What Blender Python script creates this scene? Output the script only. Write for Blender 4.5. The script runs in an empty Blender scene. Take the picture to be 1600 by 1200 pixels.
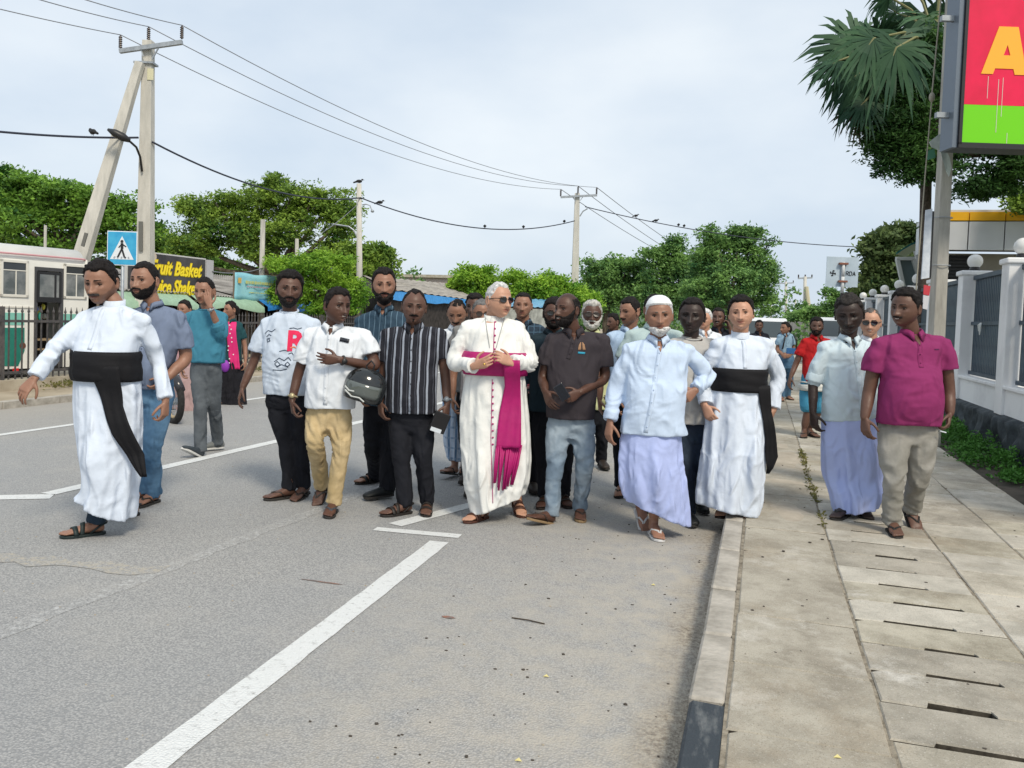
import bpy, bmesh, math, random
import numpy as np
from mathutils import Vector, Matrix
from mathutils.bvhtree import BVHTree

random.seed(7); RNG = np.random.default_rng(11)
scene = bpy.context.scene
COL = scene.collection

# ------------------------------------------------------------------ camera
FPX = 1300.0                       # focal length in pixels of a 1600 px wide frame
PSI = math.atan(390.0 / FPX)       # the camera looks 16.7 degrees left of the road direction (+Y)
PITCH = math.radians(2.3); ROLL = math.radians(2.0); SHIFT = -0.032; EYE = 1.55
cam_data = bpy.data.cameras.new('camera'); cam = bpy.data.objects.new('camera', cam_data); COL.objects.link(cam)
scene.camera = cam
cam_data.sensor_width = 36; cam_data.lens = 36 * FPX / 1600; cam_data.shift_y = SHIFT
cam_data.clip_start = 0.05; cam_data.clip_end = 3000
CAM_R = Matrix.Rotation(PSI, 4, 'Z') @ Matrix.Rotation(math.pi/2 - PITCH, 4, 'X') @ Matrix.Rotation(ROLL, 4, 'Z')
cam.matrix_world = Matrix.Translation((0, 0, EYE)) @ CAM_R
scene.render.resolution_x = 1024; scene.render.resolution_y = 768

# ------------------------------------------------------------------ sky, sun, exposure
SUN_EL = math.radians(46); SUN_AZ = math.radians(138)     # azimuth from +Y (down the road) clockwise: from the right, slightly behind the camera
world = bpy.data.worlds.new('World'); scene.world = world; world.use_nodes = True
nt = world.node_tree; nt.nodes.clear()
wo = nt.nodes.new('ShaderNodeOutputWorld'); bg = nt.nodes.new('ShaderNodeBackground')
sky = nt.nodes.new('ShaderNodeTexSky'); sky.sky_type = 'NISHITA'; sky.sun_disc = False
sky.sun_elevation = SUN_EL; sky.sun_rotation = SUN_AZ; sky.dust_density = 3.0; sky.air_density = 1.0
tc = nt.nodes.new('ShaderNodeTexCoord')
mp = nt.nodes.new('ShaderNodeMapping'); mp.inputs['Scale'].default_value = (1.0, 1.0, 2.2)
nz = nt.nodes.new('ShaderNodeTexNoise'); nz.inputs['Scale'].default_value = 2.1; nz.inputs['Detail'].default_value = 6; nz.inputs['Roughness'].default_value = 0.5
cr = nt.nodes.new('ShaderNodeValToRGB')
cr.color_ramp.elements[0].position = 0.38; cr.color_ramp.elements[0].color = (4.9, 5.65, 6.5, 1)
cr.color_ramp.elements[1].position = 0.66; cr.color_ramp.elements[1].color = (6.6, 7.05, 7.4, 1)
mx = nt.nodes.new('ShaderNodeMixRGB'); mx.inputs[0].default_value = 0.88      # a high veil of cloud over the clear sky
nt.links.new(tc.outputs['Generated'], mp.inputs[0]); nt.links.new(mp.outputs[0], nz.inputs['Vector'])
nt.links.new(nz.outputs['Fac'], cr.inputs[0]); nt.links.new(sky.outputs[0], mx.inputs[1]); nt.links.new(cr.outputs[0], mx.inputs[2])
nt.links.new(mx.outputs[0], bg.inputs['Color']); bg.inputs['Strength'].default_value = 0.1
nt.links.new(bg.outputs[0], wo.inputs['Surface'])
sun_data = bpy.data.lights.new('sun', 'SUN'); sun = bpy.data.objects.new('sun', sun_data); COL.objects.link(sun)
sun_data.energy = 2.0; sun_data.angle = math.radians(13); sun_data.color = (1.0, 0.90, 0.74)
sd = Vector((math.sin(SUN_AZ)*math.cos(SUN_EL), math.cos(SUN_AZ)*math.cos(SUN_EL), math.sin(SUN_EL)))
sun.rotation_euler = sd.to_track_quat('Z', 'Y').to_euler(); sun.location = (0, 0, 30)
scene.view_settings.view_transform = 'Standard'; scene.view_settings.look = 'None'
scene.view_settings.gamma = 1; scene.view_settings.use_curve_mapping = False; scene.view_settings.exposure = 0.50

# ------------------------------------------------------------------ geometry of the place as measured
RV = Vector((math.cos(PSI), math.sin(PSI), 0)); FV = Vector((-math.sin(PSI), math.cos(PSI), 0))
EYEV = Vector((0, 0, EYE)); R3 = CAM_R.to_3x3()
def ray(u, v): return (R3 @ Vector(((u-800)/FPX, (600-v+1600*SHIFT)/FPX, -1))).normalized()
def ground(u, v, z=0.0):
    d = ray(u, v); t = (z-EYE)/d.z; return EYEV + d*t
def atdepth(u, v, D):
    d = ray(u, v); return EYEV + d*(D/d.dot(FV))
def atside(u, v, X):
    d = ray(u, v); return EYEV + d*(X/d.x)
def depth_of(p): return (Vector(p)-EYEV).dot(FV)

# ------------------------------------------------------------------ scene helpers
def tag(o, label=None, cat=None, group=None, kind=None):
    if label: o['label'] = label
    if cat: o['category'] = cat
    if group: o['group'] = group
    if kind: o['kind'] = kind
    return o
def empty(name, loc, label, cat, group=None, rz=0.0):
    o = bpy.data.objects.new(name, None); COL.objects.link(o); o.location = loc; o.rotation_euler = (0, 0, rz)
    o.empty_display_size = 0.2
    return tag(o, label, cat, group)
def link(name, me, mat=None, parent=None, smooth=False):
    o = bpy.data.objects.new(name, me); COL.objects.link(o)
    if mat is not None and len(me.materials) == 0:
        for m in (mat if isinstance(mat, (list, tuple)) else [mat]): me.materials.append(m)
    if parent is not None: o.parent = parent
    if smooth and len(me.polygons): me.polygons.foreach_set('use_smooth', [True]*len(me.polygons))
    return o
def mesh_np(name, V, F):
    me = bpy.data.meshes.new(name)
    me.from_pydata([tuple(v) for v in V] if not isinstance(V, np.ndarray) else V.tolist(), [], F if isinstance(F, list) else F.tolist())
    me.update(); return me
def quads_mesh(name, V):
    """V (n*4, 3) array of independent quads"""
    n = len(V)//4; me = bpy.data.meshes.new(name)
    me.vertices.add(n*4); me.vertices.foreach_set('co', V.astype(np.float32).ravel())
    me.loops.add(n*4); me.loops.foreach_set('vertex_index', np.arange(n*4, dtype=np.int32))
    me.polygons.add(n); me.polygons.foreach_set('loop_start', np.arange(0, n*4, 4, dtype=np.int32))
    me.polygons.foreach_set('loop_total', np.full(n, 4, dtype=np.int32)); me.update(calc_edges=True); return me

class MB:
    """collects primitive shapes, builds ONE mesh object"""
    def __init__(s): s.v = []; s.f = []; s.mi = []; s.cur = 0
    def add(s, V, F):
        b = len(s.v); s.v += [tuple(p) for p in V]; s.f += [tuple(i+b for i in f) for f in F]; s.mi += [s.cur]*len(F); return s
    def box(s, c, size, rz=0.0, M=None):
        x, y, z = [k/2 for k in size]
        P = [Vector((a*x, b*y, d*z)) for a in (-1, 1) for b in (-1, 1) for d in (-1, 1)]
        R = M if M is not None else Matrix.Rotation(rz, 3, 'Z')
        P = [R @ p + Vector(c) for p in P]
        return s.add(P, [(0,1,3,2), (4,6,7,5), (0,4,5,1), (2,3,7,6), (0,2,6,4), (1,5,7,3)])
    def bar(s, a, b, w, h=None, up=(0,0,1)):
        a = Vector(a); b = Vector(b); h = h or w; d = (b-a); L = d.length; d.normalize(); up = Vector(up)
        if abs(d.dot(up)) > .99: up = Vector((0,1,0))
        x = d.cross(up).normalized(); z = x.cross(d)
        P = [c + x*(i*w/2) + z*(j*h/2) for c in (a, b) for i in (-1, 1) for j in (-1, 1)]
        return s.add(P, [(0,1,3,2), (4,6,7,5), (0,4,5,1), (2,3,7,6), (0,2,6,4), (1,5,7,3)])
    def tube(s, pts, r, n=8, cap=True):
        pts = [Vector(p) for p in pts]; rs = r if isinstance(r, (list, tuple)) else [r]*len(pts)
        V, F = tube_vf(pts, rs, n, cap); return s.add(V, F)
    def prism(s, poly, z0, z1, M=None):
        n = len(poly); P = [Vector((x, y, z0)) for x, y in poly] + [Vector((x, y, z1)) for x, y in poly]
        if M is not None: P = [M @ p for p in P]
        return s.add(P, [tuple(range(n-1, -1, -1)), tuple(range(n, 2*n))] + [(i, (i+1) % n, n+(i+1) % n, n+i) for i in range(n)])
    def ball(s, c, r, nu=14, nv=9):
        r = r if isinstance(r, (list, tuple)) else (r, r, r); V = []; F = []
        for j in range(1, nv):
            a = math.pi*j/nv
            for i in range(nu):
                t = 2*math.pi*i/nu; V.append((c[0]+r[0]*math.sin(a)*math.cos(t), c[1]+r[1]*math.sin(a)*math.sin(t), c[2]+r[2]*math.cos(a)))
        V.append((c[0], c[1], c[2]+r[2])); V.append((c[0], c[1], c[2]-r[2])); T = len(V)-2; B = len(V)-1
        for j in range(nv-2):
            for i in range(nu): k = (i+1) % nu; F.append((j*nu+i, (j+1)*nu+i, (j+1)*nu+k, j*nu+k))
        for i in range(nu): k = (i+1) % nu; F.append((T, i, k)); F.append((B, (nv-2)*nu+k, (nv-2)*nu+i))
        return s.add(V, F)
    def mat(s, i): s.cur = i; return s
    def build(s, name, mat, parent=None, smooth=False, bevel=0):
        me = bpy.data.meshes.new(name); me.from_pydata(s.v, [], s.f); me.polygons.foreach_set('material_index', s.mi); me.update()
        o = link(name, me, mat, parent, smooth)
        if bevel:
            m = o.modifiers.new('bevel', 'BEVEL'); m.width = bevel; m.segments = 2; m.limit_method = 'ANGLE'
        return o
def tube_vf(pts, rs, n=8, cap=True):
    V = []; F = []; prev = None
    for i, p in enumerate(pts):
        d = (pts[min(i+1, len(pts)-1)] - pts[max(i-1, 0)]).normalized()
        if prev is None:
            u = d.cross(Vector((0,0,1)));  u = u if u.length > .05 else d.cross(Vector((1,0,0)))
        else: u = prev - d*prev.dot(d)
        u.normalize(); prev = u; w = d.cross(u)
        for k in range(n): t = 2*math.pi*k/n; V.append(p + (u*math.cos(t) + w*math.sin(t))*rs[i])
    for i in range(len(pts)-1):
        for k in range(n): j = (k+1) % n; F.append((i*n+k, i*n+j, (i+1)*n+j, (i+1)*n+k))
    if cap: F.append(tuple(range(n-1, -1, -1))); F.append(tuple((len(pts)-1)*n+k for k in range(n)))
    return V, F

# ------------------------------------------------------------------ numpy value noise
_perm = RNG.permutation(4096); _val = RNG.random(4096)*2-1
def vnoise(P):
    P = np.asarray(P, float); I = np.floor(P).astype(int); f = P-I; f = f*f*f*(f*(f*6-15)+10); out = 0
    for dx in (0, 1):
        for dy in (0, 1):
            for dz in (0, 1):
                h = _val[_perm[(_perm[(_perm[(I[:, 0]+dx) & 4095] + I[:, 1]+dy) & 4095] + I[:, 2]+dz) & 4095]]
                out = out + h*(f[:, 0] if dx else 1-f[:, 0])*(f[:, 1] if dy else 1-f[:, 1])*(f[:, 2] if dz else 1-f[:, 2])
    return out
def fbm(P, o=3):
    r = 0; a = 1
    for i in range(o): r = r + a*vnoise(P*(2**i)+i*17.3); a *= .5
    return r

# ------------------------------------------------------------------ materials
_mats = {}
def NT(m): return m.node_tree.nodes, m.node_tree.links
def mat(name, color, rough=0.7, metal=0.0, var=0.0, vscale=8.0, bump=0.0, bscale=40.0, spec=0.4, color2=None, contrast=(0.35, 0.65), detail=4, stretch=None, trans=0.0, emit=None, bump_d=0.01):
    if name in _mats: return _mats[name]
    m = bpy.data.materials.new(name); m.use_nodes = True; N, L = NT(m); b = N['Principled BSDF']
    b.inputs['Base Color'].default_value = (*color, 1); b.inputs['Roughness'].default_value = rough; b.inputs['Metallic'].default_value = metal
    b.inputs['Specular IOR Level'].default_value = spec
    if trans: b.inputs['Transmission Weight'].default_value = trans
    if emit: b.inputs['Emission Color'].default_value = (*emit[:3], 1); b.inputs['Emission Strength'].default_value = emit[3]
    t = N.new('ShaderNodeTexCoord'); src = t.outputs['Object']
    if stretch:
        mm = N.new('ShaderNodeMapping'); mm.inputs['Scale'].default_value = stretch; L.new(src, mm.inputs[0]); src = mm.outputs[0]
    if var or color2:
        n = N.new('ShaderNodeTexNoise'); n.inputs['Scale'].default_value = vscale; n.inputs['Detail'].default_value = detail; n.inputs['Roughness'].default_value = .6
        L.new(src, n.inputs['Vector']); r = N.new('ShaderNodeValToRGB')
        c2 = color2 or tuple(min(1, c*(1+var)) for c in color); c1 = color if color2 else tuple(c*(1-var) for c in color)
        r.color_ramp.elements[0].position = contrast[0]; r.color_ramp.elements[1].position = contrast[1]
        r.color_ramp.elements[0].color = (*c1, 1); r.color_ramp.elements[1].color = (*c2, 1)
        L.new(n.outputs['Fac'], r.inputs[0]); L.new(r.outputs[0], b.inputs['Base Color'])
    if bump:
        n = N.new('ShaderNodeTexNoise'); n.inputs['Scale'].default_value = bscale; n.inputs['Detail'].default_value = 4
        L.new(src, n.inputs['Vector']); k = N.new('ShaderNodeBump'); k.inputs['Strength'].default_value = bump; k.inputs['Distance'].default_value = bump_d
        L.new(n.outputs['Fac'], k.inputs['Height']); L.new(k.outputs[0], b.inputs['Normal'])
    _mats[name] = m; return m
def stripes_mat(name, base, bands, rough=.85, axis='X', plaid=None):
    """base colour and bands = [(period, offset, width, colour)] across the cloth"""
    if name in _mats: return _mats[name]
    m = mat(name, base, rough, var=.06, vscale=30, bump=.35, bscale=26); N, L = NT(m); b = N['Principled BSDF']
    prev = b.inputs['Base Color'].links[0].from_socket
    t = N.new('ShaderNodeTexCoord'); sp = N.new('ShaderNodeSeparateXYZ'); L.new(t.outputs['Object'], sp.inputs[0])
    nz = N.new('ShaderNodeTexNoise'); nz.inputs['Scale'].default_value = 5; L.new(t.outputs['Object'], nz.inputs['Vector'])
    ns = N.new('ShaderNodeMath'); ns.operation = 'MULTIPLY_ADD'; L.new(nz.outputs['Fac'], ns.inputs[0]); ns.inputs[1].default_value = .02
    for bd in bands:
        per, off, w, c = bd[:4]; ax = bd[4] if len(bd) > 4 else axis
        s_ = N.new('ShaderNodeMath'); s_.operation = 'ADD'; L.new(sp.outputs[ax], s_.inputs[0])
        nn = N.new('ShaderNodeMath'); nn.operation = 'MULTIPLY'; L.new(nz.outputs['Fac'], nn.inputs[0]); nn.inputs[1].default_value = .02
        L.new(nn.outputs[0], s_.inputs[1])
        a = N.new('ShaderNodeMath'); a.operation = 'ADD'; L.new(s_.outputs[0], a.inputs[0]); a.inputs[1].default_value = off+100*per
        d = N.new('ShaderNodeMath'); d.operation = 'DIVIDE'; L.new(a.outputs[0], d.inputs[0]); d.inputs[1].default_value = per
        fr = N.new('ShaderNodeMath'); fr.operation = 'FRACT'; L.new(d.outputs[0], fr.inputs[0])
        lt = N.new('ShaderNodeMath'); lt.operation = 'LESS_THAN'; L.new(fr.outputs[0], lt.inputs[0]); lt.inputs[1].default_value = w/per
        x = N.new('ShaderNodeMixRGB'); L.new(lt.outputs[0], x.inputs[0]); L.new(prev, x.inputs[1]); x.inputs[2].default_value = (*c, 1); prev = x.outputs[0]
    L.new(prev, b.inputs['Base Color']); return m
def creases(m, scale=7.0, strength=.75, dist=.045):
    # thin pulled creases: a ridged noise stretched down the cloth
    if m.get('creased'): return m
    m['creased'] = 1; N, L = NT(m); b = N['Principled BSDF']; t = N.new('ShaderNodeTexCoord'); mm = N.new('ShaderNodeMapping'); mm.inputs['Scale'].default_value = (1.5, 1.0, .62); mm.inputs['Rotation'].default_value = (0, .45, 0)
    L.new(t.outputs['Object'], mm.inputs[0]); n = N.new('ShaderNodeTexNoise'); n.noise_type = 'RIDGED_MULTIFRACTAL'; n.inputs['Scale'].default_value = scale; n.inputs['Detail'].default_value = 3; n.inputs['Distortion'].default_value = .9; L.new(mm.outputs[0], n.inputs['Vector'])
    k = N.new('ShaderNodeBump'); k.inputs['Strength'].default_value = strength; k.inputs['Distance'].default_value = dist; L.new(n.outputs['Fac'], k.inputs['Height'])
    if b.inputs['Normal'].links: L.new(b.inputs['Normal'].links[0].from_socket, k.inputs['Normal'])
    L.new(k.outputs[0], b.inputs['Normal']); return m
def cloth(name, c, rough=.85, var=.05): return creases(mat('cloth_'+name, c, rough, var=var, vscale=7, bump=.35, bscale=18, spec=.2))
# ================================================================== GROUND, ROAD, PAVEMENT
def sheet(name, x0, x1, y0, y1, z, m, kind='structure'):
    me = mesh_np(name, [(x0, y0, z), (x1, y0, z), (x1, y1, z), (x0, y1, z)], [(0, 1, 2, 3)])
    return tag(link(name, me, m), kind=kind)

def asphalt_material(name='asphalt', paint=None):
    m = bpy.data.materials.new(name); m.use_nodes = True; N, L = NT(m); b = N['Principled BSDF']
    b.inputs['Roughness'].default_value = .82; b.inputs['Specular IOR Level'].default_value = .3
    t = N.new('ShaderNodeTexCoord'); P = t.outputs['Object']
    def noise(sc, det=3, rg=.6, vec=P):
        n = N.new('ShaderNodeTexNoise'); n.inputs['Scale'].default_value = sc; n.inputs['Detail'].default_value = det; n.inputs['Roughness'].default_value = rg
        L.new(vec, n.inputs['Vector']); return n.outputs['Fac']
    def ramp(s, p0, p1, c0=(0, 0, 0), c1=(1, 1, 1)):
        r = N.new('ShaderNodeValToRGB'); r.color_ramp.elements[0].position = p0; r.color_ramp.elements[1].position = p1
        r.color_ramp.elements[0].color = (*c0, 1); r.color_ramp.elements[1].color = (*c1, 1); L.new(s, r.inputs[0]); return r.outputs[0]
    def mix(f, a, c, mode='MIX'):
        x = N.new('ShaderNodeMixRGB'); x.blend_type = mode
        for s, k in ((f, 0), (a, 1), (c, 2)):
            if isinstance(s, (int, float)): x.inputs[k].default_value = s
            elif isinstance(s, tuple): x.inputs[k].default_value = (*s, 1)
            else: L.new(s, x.inputs[k])
        return x.outputs[0]
    # aggregate: small stones of differing tone set in darker binder
    vo = N.new('ShaderNodeTexVoronoi'); vo.inputs['Scale'].default_value = 105; L.new(P, vo.inputs['Vector'])
    sp = N.new('ShaderNodeSeparateColor'); L.new(vo.outputs['Color'], sp.inputs[0])
    stone = ramp(sp.outputs[0], 0.0, 1.0, (.31, .308, .30), (.465, .458, .44))
    base = mix(ramp(vo.outputs['Distance'], .35, .72), stone, (.245, .245, .242))
    big = ramp(noise(.33, 3), .35, .68)
    base = mix(mix(1.0, big, (.45, .45, .45), 'MULTIPLY'), base, (.255, .268, .285))
    mid = ramp(noise(1.9, 5, .7), .52, .78)
    base = mix(mix(1.0, mid, (.5, .5, .5), 'MULTIPLY'), base, (.40, .385, .36))
    # pale dust: towards the kerb, and across the junction on the left
    sx = N.new('ShaderNodeSeparateXYZ'); L.new(P, sx.inputs[0])
    ad = N.new('ShaderNodeMath'); ad.operation = 'MULTIPLY_ADD'; L.new(noise(.9, 5, .65), ad.inputs[0]); ad.inputs[1].default_value = 2.4; L.new(sx.outputs[0], ad.inputs[2])
    dust = ramp(ad.outputs[0], .1, 1.0)
    mr = N.new('ShaderNodeMapRange'); L.new(ad.outputs[0], mr.inputs[0]); mr.inputs[1].default_value = -1.0; mr.inputs[2].default_value = 1.0; mr.inputs[3].default_value = 0; mr.inputs[4].default_value = .95
    fl = N.new('ShaderNodeMath'); fl.operation = 'MULTIPLY'; L.new(mr.outputs[0], fl.inputs[0]); L.new(ramp(noise(6, 6, .7), .3, .62), fl.inputs[1])
    base = mix(fl.outputs[0], base, (.44, .405, .345))
    m2 = N.new('ShaderNodeMapRange'); L.new(ad.outputs[0], m2.inputs[0]); m2.inputs[1].default_value = -6.5; m2.inputs[2].default_value = -9.5; m2.inputs[3].default_value = 0; m2.inputs[4].default_value = .6
    base = mix(m2.outputs[0], base, (.37, .335, .28))
    gt = N.new('ShaderNodeMath'); gt.operation = 'MULTIPLY_ADD'; L.new(noise(2.2, 7, .7), gt.inputs[0]); gt.inputs[1].default_value = .55; L.new(sx.outputs[0], gt.inputs[2])
    m3 = N.new('ShaderNodeMapRange'); L.new(gt.outputs[0], m3.inputs[0]); m3.inputs[1].default_value = -.18; m3.inputs[2].default_value = .06; m3.inputs[3].default_value = 0; m3.inputs[4].default_value = .9
    base = mix(m3.outputs[0], base, ramp(noise(38, 6, .75), .38, .60, (.15, .12, .09), (.42, .375, .30)))
    # oil and tar spots
    base = mix(ramp(noise(3.1, 6, .75), .69, .76, (0, 0, 0), (.45, .45, .45)), base, (.16, .16, .16))
    if paint: lo, hi, c = paint; base = mix(ramp(noise(26, 7, .75), lo, hi), base, c)
    L.new(base, b.inputs['Base Color'])
    k = N.new('ShaderNodeBump'); k.inputs['Strength'].default_value = .7; k.inputs['Distance'].default_value = .006; L.new(vo.outputs['Distance'], k.inputs['Height']); k.invert = True
    L.new(k.outputs[0], b.inputs['Normal']); return m
ASPHALT = asphalt_material()
M_SAND = mat('sandy_earth', (.30, .25, .18), .95, color2=(.42, .36, .27), vscale=1.3, bump=.6, bscale=30, detail=8)
def concrete(name, lo, hi, grime=(.16, .145, .12), pale=(.60, .58, .53)):
    """weathered concrete: stains run on from slab to slab because they follow the place, tone differs per slab"""
    m = bpy.data.materials.new(name); m.use_nodes = True; N, L = NT(m); b = N['Principled BSDF']; b.inputs['Roughness'].default_value = .92; b.inputs['Specular IOR Level'].default_value = .2; ge = N.new('ShaderNodeNewGeometry')
    def nz(s, d=6, r=.65): n = N.new('ShaderNodeTexNoise'); n.inputs['Scale'].default_value = s; n.inputs['Detail'].default_value = d; n.inputs['Roughness'].default_value = r; L.new(ge.outputs['Position'], n.inputs['Vector']); return n.outputs['Fac']
    def rp(s, a, z, c0=(0, 0, 0), c1=(1, 1, 1)): r = N.new('ShaderNodeValToRGB'); r.color_ramp.elements[0].position = a; r.color_ramp.elements[1].position = z; r.color_ramp.elements[0].color = (*c0, 1); r.color_ramp.elements[1].color = (*c1, 1); L.new(s, r.inputs[0]); return r.outputs[0]
    def mx(f, a, c):
        x = N.new('ShaderNodeMixRGB')
        for s, k in ((f, 0), (a, 1), (c, 2)):
            if isinstance(s, tuple): x.inputs[k].default_value = (*s, 1)
            else: L.new(s, x.inputs[k])
        return x.outputs[0]
    c = rp(nz(2.6, 9, .72), .38, .60, lo, hi); c = mx(rp(nz(1.5, 9, .75), .55, .66, (0, 0, 0), (.8, .8, .8)), c, pale); c = mx(rp(nz(.9, 8, .7), .52, .70, (0, 0, 0), (.7, .7, .7)), c, (.36, .30, .22)); c = mx(rp(nz(4.5, 8, .72), .57, .72, (0, 0, 0), (.5, .5, .5)), c, grime)
    c = mx(rp(nz(170, 2, .6), .56, .68, (0, 0, 0), (.55, .55, .55)), c, grime); c = mx(rp(nz(120, 2, .6), .60, .72, (0, 0, 0), (.5, .5, .5)), c, pale); L.new(c, b.inputs['Base Color'])
    k = N.new('ShaderNodeBump'); k.inputs['Strength'].default_value = .6; k.inputs['Distance'].default_value = .006; L.new(nz(60, 5), k.inputs['Height']); L.new(k.outputs[0], b.inputs['Normal']); return m
M_CONC = [concrete('slab_concrete_%s' % k, a, b_) for k, a, b_ in (('a', (.28, .255, .20), (.46, .43, .35)), ('b', (.32, .295, .24), (.50, .465, .39)), ('c', (.26, .24, .20), (.42, .39, .33)), ('d', (.37, .35, .30), (.54, .51, .44)))]
M_KERB = mat('kerb_concrete', (.27, .25, .215), .9, color2=(.45, .42, .37), vscale=7, bump=.6, bscale=50, detail=9)
M_KERBB = mat('kerb_black_paint', (.035, .045, .055), .7, color2=(.17, .18, .18), vscale=9, bump=.5, bscale=50, detail=9, contrast=(.5, .78), stretch=(2.5, .7, 1))
M_PAINT = asphalt_material('road_paint', (.26, .46, (.66, .675, .67)))
M_EDGE = mat('slab_edge_shade', (.06, .052, .04), 1, var=.4, vscale=30)  # slab sides coloured near black: painted shade of the deep drain slots
M_DARKEARTH = mat('damp_earth', (.05, .045, .035), 1, var=.4, vscale=20)

sheet('ground', -1500, 1500, -60, 2500, -.06, mat('dry_ground', (.22, .20, .12), .95, color2=(.12, .15, .06), vscale=.08))
sheet('road', -10.3, -.21, -6, 420, 0, ASPHALT)
M_FAINT = asphalt_material('worn_paint', (.50, .68, (.52, .525, .52)))
def marking(x0, y0, x1, y1, w, m=None, name='lane_marking', wob=.004):
    a = Vector((x0, y0)); b = Vector((x1, y1)); d = (b-a); Ln = d.length; d.normalize(); n = Vector((-d.y, d.x)); k = max(2, int(Ln/.12)); V = []; F = []
    r = random.Random(int(x0*100+y0*7))
    for i in range(k+1):
        p = a+d*(Ln*i/k)
        for s in (-1, 1): q = p+n*(s*w/2+r.uniform(-wob, wob)); V.append((q.x, q.y, .004 if not m else .0028 if name == 'dust_streak' else .0014))
    for i in range(k): F.append((2*i, 2*i+2, 2*i+3, 2*i+1))
    return tag(link(name, mesh_np(name, V, F), m or M_PAINT), kind='structure')
marking(-1.86, 1.2, -2.05, 5.27, .135)
marking(-2.60, 5.40, -1.97, 5.46, .10)
marking(-2.52, 5.56, -2.16, 6.60, .13); marking(-2.14, 6.9, -2.2, 60, .12)
marking(-5.45, 5.30, -5.38, 12.5, .14); marking(-5.38, 13.2, -5.3, 60, .12); marking(-6.5, 4.55, -5.35, 5.25, .17)
marking(-8.33, 7.0, -8.25, 60, .12); marking(-3.35, 2.4, -3.22, 7.5, .12, M_FAINT, 'worn_lane_marking', .02)

M_TAN = asphalt_material('dusty_streak', (.46, .66, (.46, .41, .32)))
a_ = ground(-60, 868); b_ = ground(250, 893); c_ = ground(500, 905); marking(a_.x, a_.y, b_.x, b_.y, .16, M_TAN, 'dust_streak', .05)
# kerb: single stones end to end, every other one once painted black
kerb = tag(link('kerb', mesh_np('kerb', [(-.205, -4, -.02), (-.07, -4, -.02), (-.07, 120, -.02), (-.205, 120, -.02), (-.205, -4, .10), (-.07, -4, .10), (-.07, 120, .10), (-.205, 120, .10)],
           [(0,3,2,1), (4,5,6,7), (0,1,5,4), (1,2,6,5), (2,3,7,6), (3,0,4,7)]), M_DARKEARTH), kind='structure')
def stone_mesh(name, sx, sy, sz, r, bev=.012, jit=.004):
    """a block with worn, slightly uneven edges (44 triangles)"""
    bm = bmesh.new(); bmesh.ops.create_cube(bm, size=1)
    for v in bm.verts: v.co = Vector((v.co.x*sx, v.co.y*sy, v.co.z*sz)) + Vector([r.uniform(-jit, jit) for _ in range(3)])
    bmesh.ops.bevel(bm, geom=bm.edges[:], offset=bev, segments=1, affect='EDGES')
    me = bpy.data.meshes.new(name); bm.to_mesh(me); bm.free(); return me
rk = random.Random(3)
y = -.2; i = 0
KM = [stone_mesh('kerb_stone', .138, .80, .17, rk) for _ in range(4)]
ys = [(.6, 1.45), (1.47, 2.36), (2.38, 3.18), (3.20, 3.88), (3.90, 4.57), (4.59, 5.4)]
while ys[-1][1] < 40: ys.append((ys[-1][1]+.015, ys[-1][1]+.85))
for i, (a, b_) in enumerate(ys):
    me = KM[i % 4].copy() if i < 8 else KM[i % 4]
    black = i in (1, 2) or (i > 8 and i % 4 == 1)
    me = KM[i % 4].copy(); me.materials.clear()
    o = link('kerb_stone', me, M_KERBB if black else M_KERB, kerb); o.location = (-.137+rk.uniform(-.004, .004), (a+b_)/2, .047+rk.uniform(-.004, .004)); o.scale = (1, (b_-a)/.815, 1)
    if black: o['label'] = 'kerb stone with worn black paint'

# pavement bed and the slabs laid on it
pave = tag(link('pavement', mesh_np('pavement', [(-.066, -5, -.02), (2.78, -5, -.02), (2.78, 160, -.02), (-.066, 160, -.02), (-.066, -5, .095), (2.78, -5, .095), (2.78, 160, .095), (-.066, 160, .095)],
           [(0,3,2,1), (4,5,6,7), (0,1,5,4), (1,2,6,5), (2,3,7,6), (3,0,4,7)]), mat('pavement_bed', (.045, .04, .03), .95, color2=(.12, .10, .08), vscale=3, detail=8)), kind='structure')
def slab_mesh(w, d, r, notch=None, h=.045):
    j = lambda s=.004: r.uniform(-s, s)
    pts = [(-w/2+j(), -d/2+j()), (w/2+j(), -d/2+j())]
    if notch:
        c, nw, nd = notch; pts = [pts[0], (c-nw/2, -d/2), (c-nw/2+.012, -d/2+nd), (c+nw/2-.012, -d/2+nd*.8), (c+nw/2, -d/2), pts[1]]
    # chipped corners now and then
    pts += [(w/2+j(), d/2+j()), (-w/2+j(), d/2+j())]
    if r.random() < .4: k = r.uniform(.015, .05); pts = pts[:-1] + [(-w/2+k, d/2), (-w/2, d/2-k*.7)]
    m = MB(); n = len(pts); b = .006
    top = [(x*(1-2*b/w), yy*(1-2*b/d), h) for x, yy in pts]; mid = [(x, yy, h-b) for x, yy in pts]; bot = [(x, yy, 0) for x, yy in pts]
    m.add(bot+mid+top, [(i, (i+1) % n, n+(i+1) % n, n+i) for i in range(n)] + [(n+i, n+(i+1) % n, 2*n+(i+1) % n, 2*n+i) for i in range(n)] + [tuple(range(2*n, 3*n))])
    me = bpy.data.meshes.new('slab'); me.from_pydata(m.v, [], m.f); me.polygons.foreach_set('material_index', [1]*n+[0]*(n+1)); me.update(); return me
rs = random.Random(21)
M_JOINT = mat('joint_sand', (.13, .11, .08), .98, color2=(.34, .30, .235), vscale=18, bump=.8, bscale=80, detail=9)
M_STRIP = [concrete('dusty_strip_%s' % k, a, b_, (.14, .12, .09), (.54, .515, .46)) for k, a, b_ in (('a', (.29, .262, .21), (.45, .42, .35)), ('b', (.26, .235, .19), (.42, .39, .325)))]
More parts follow.
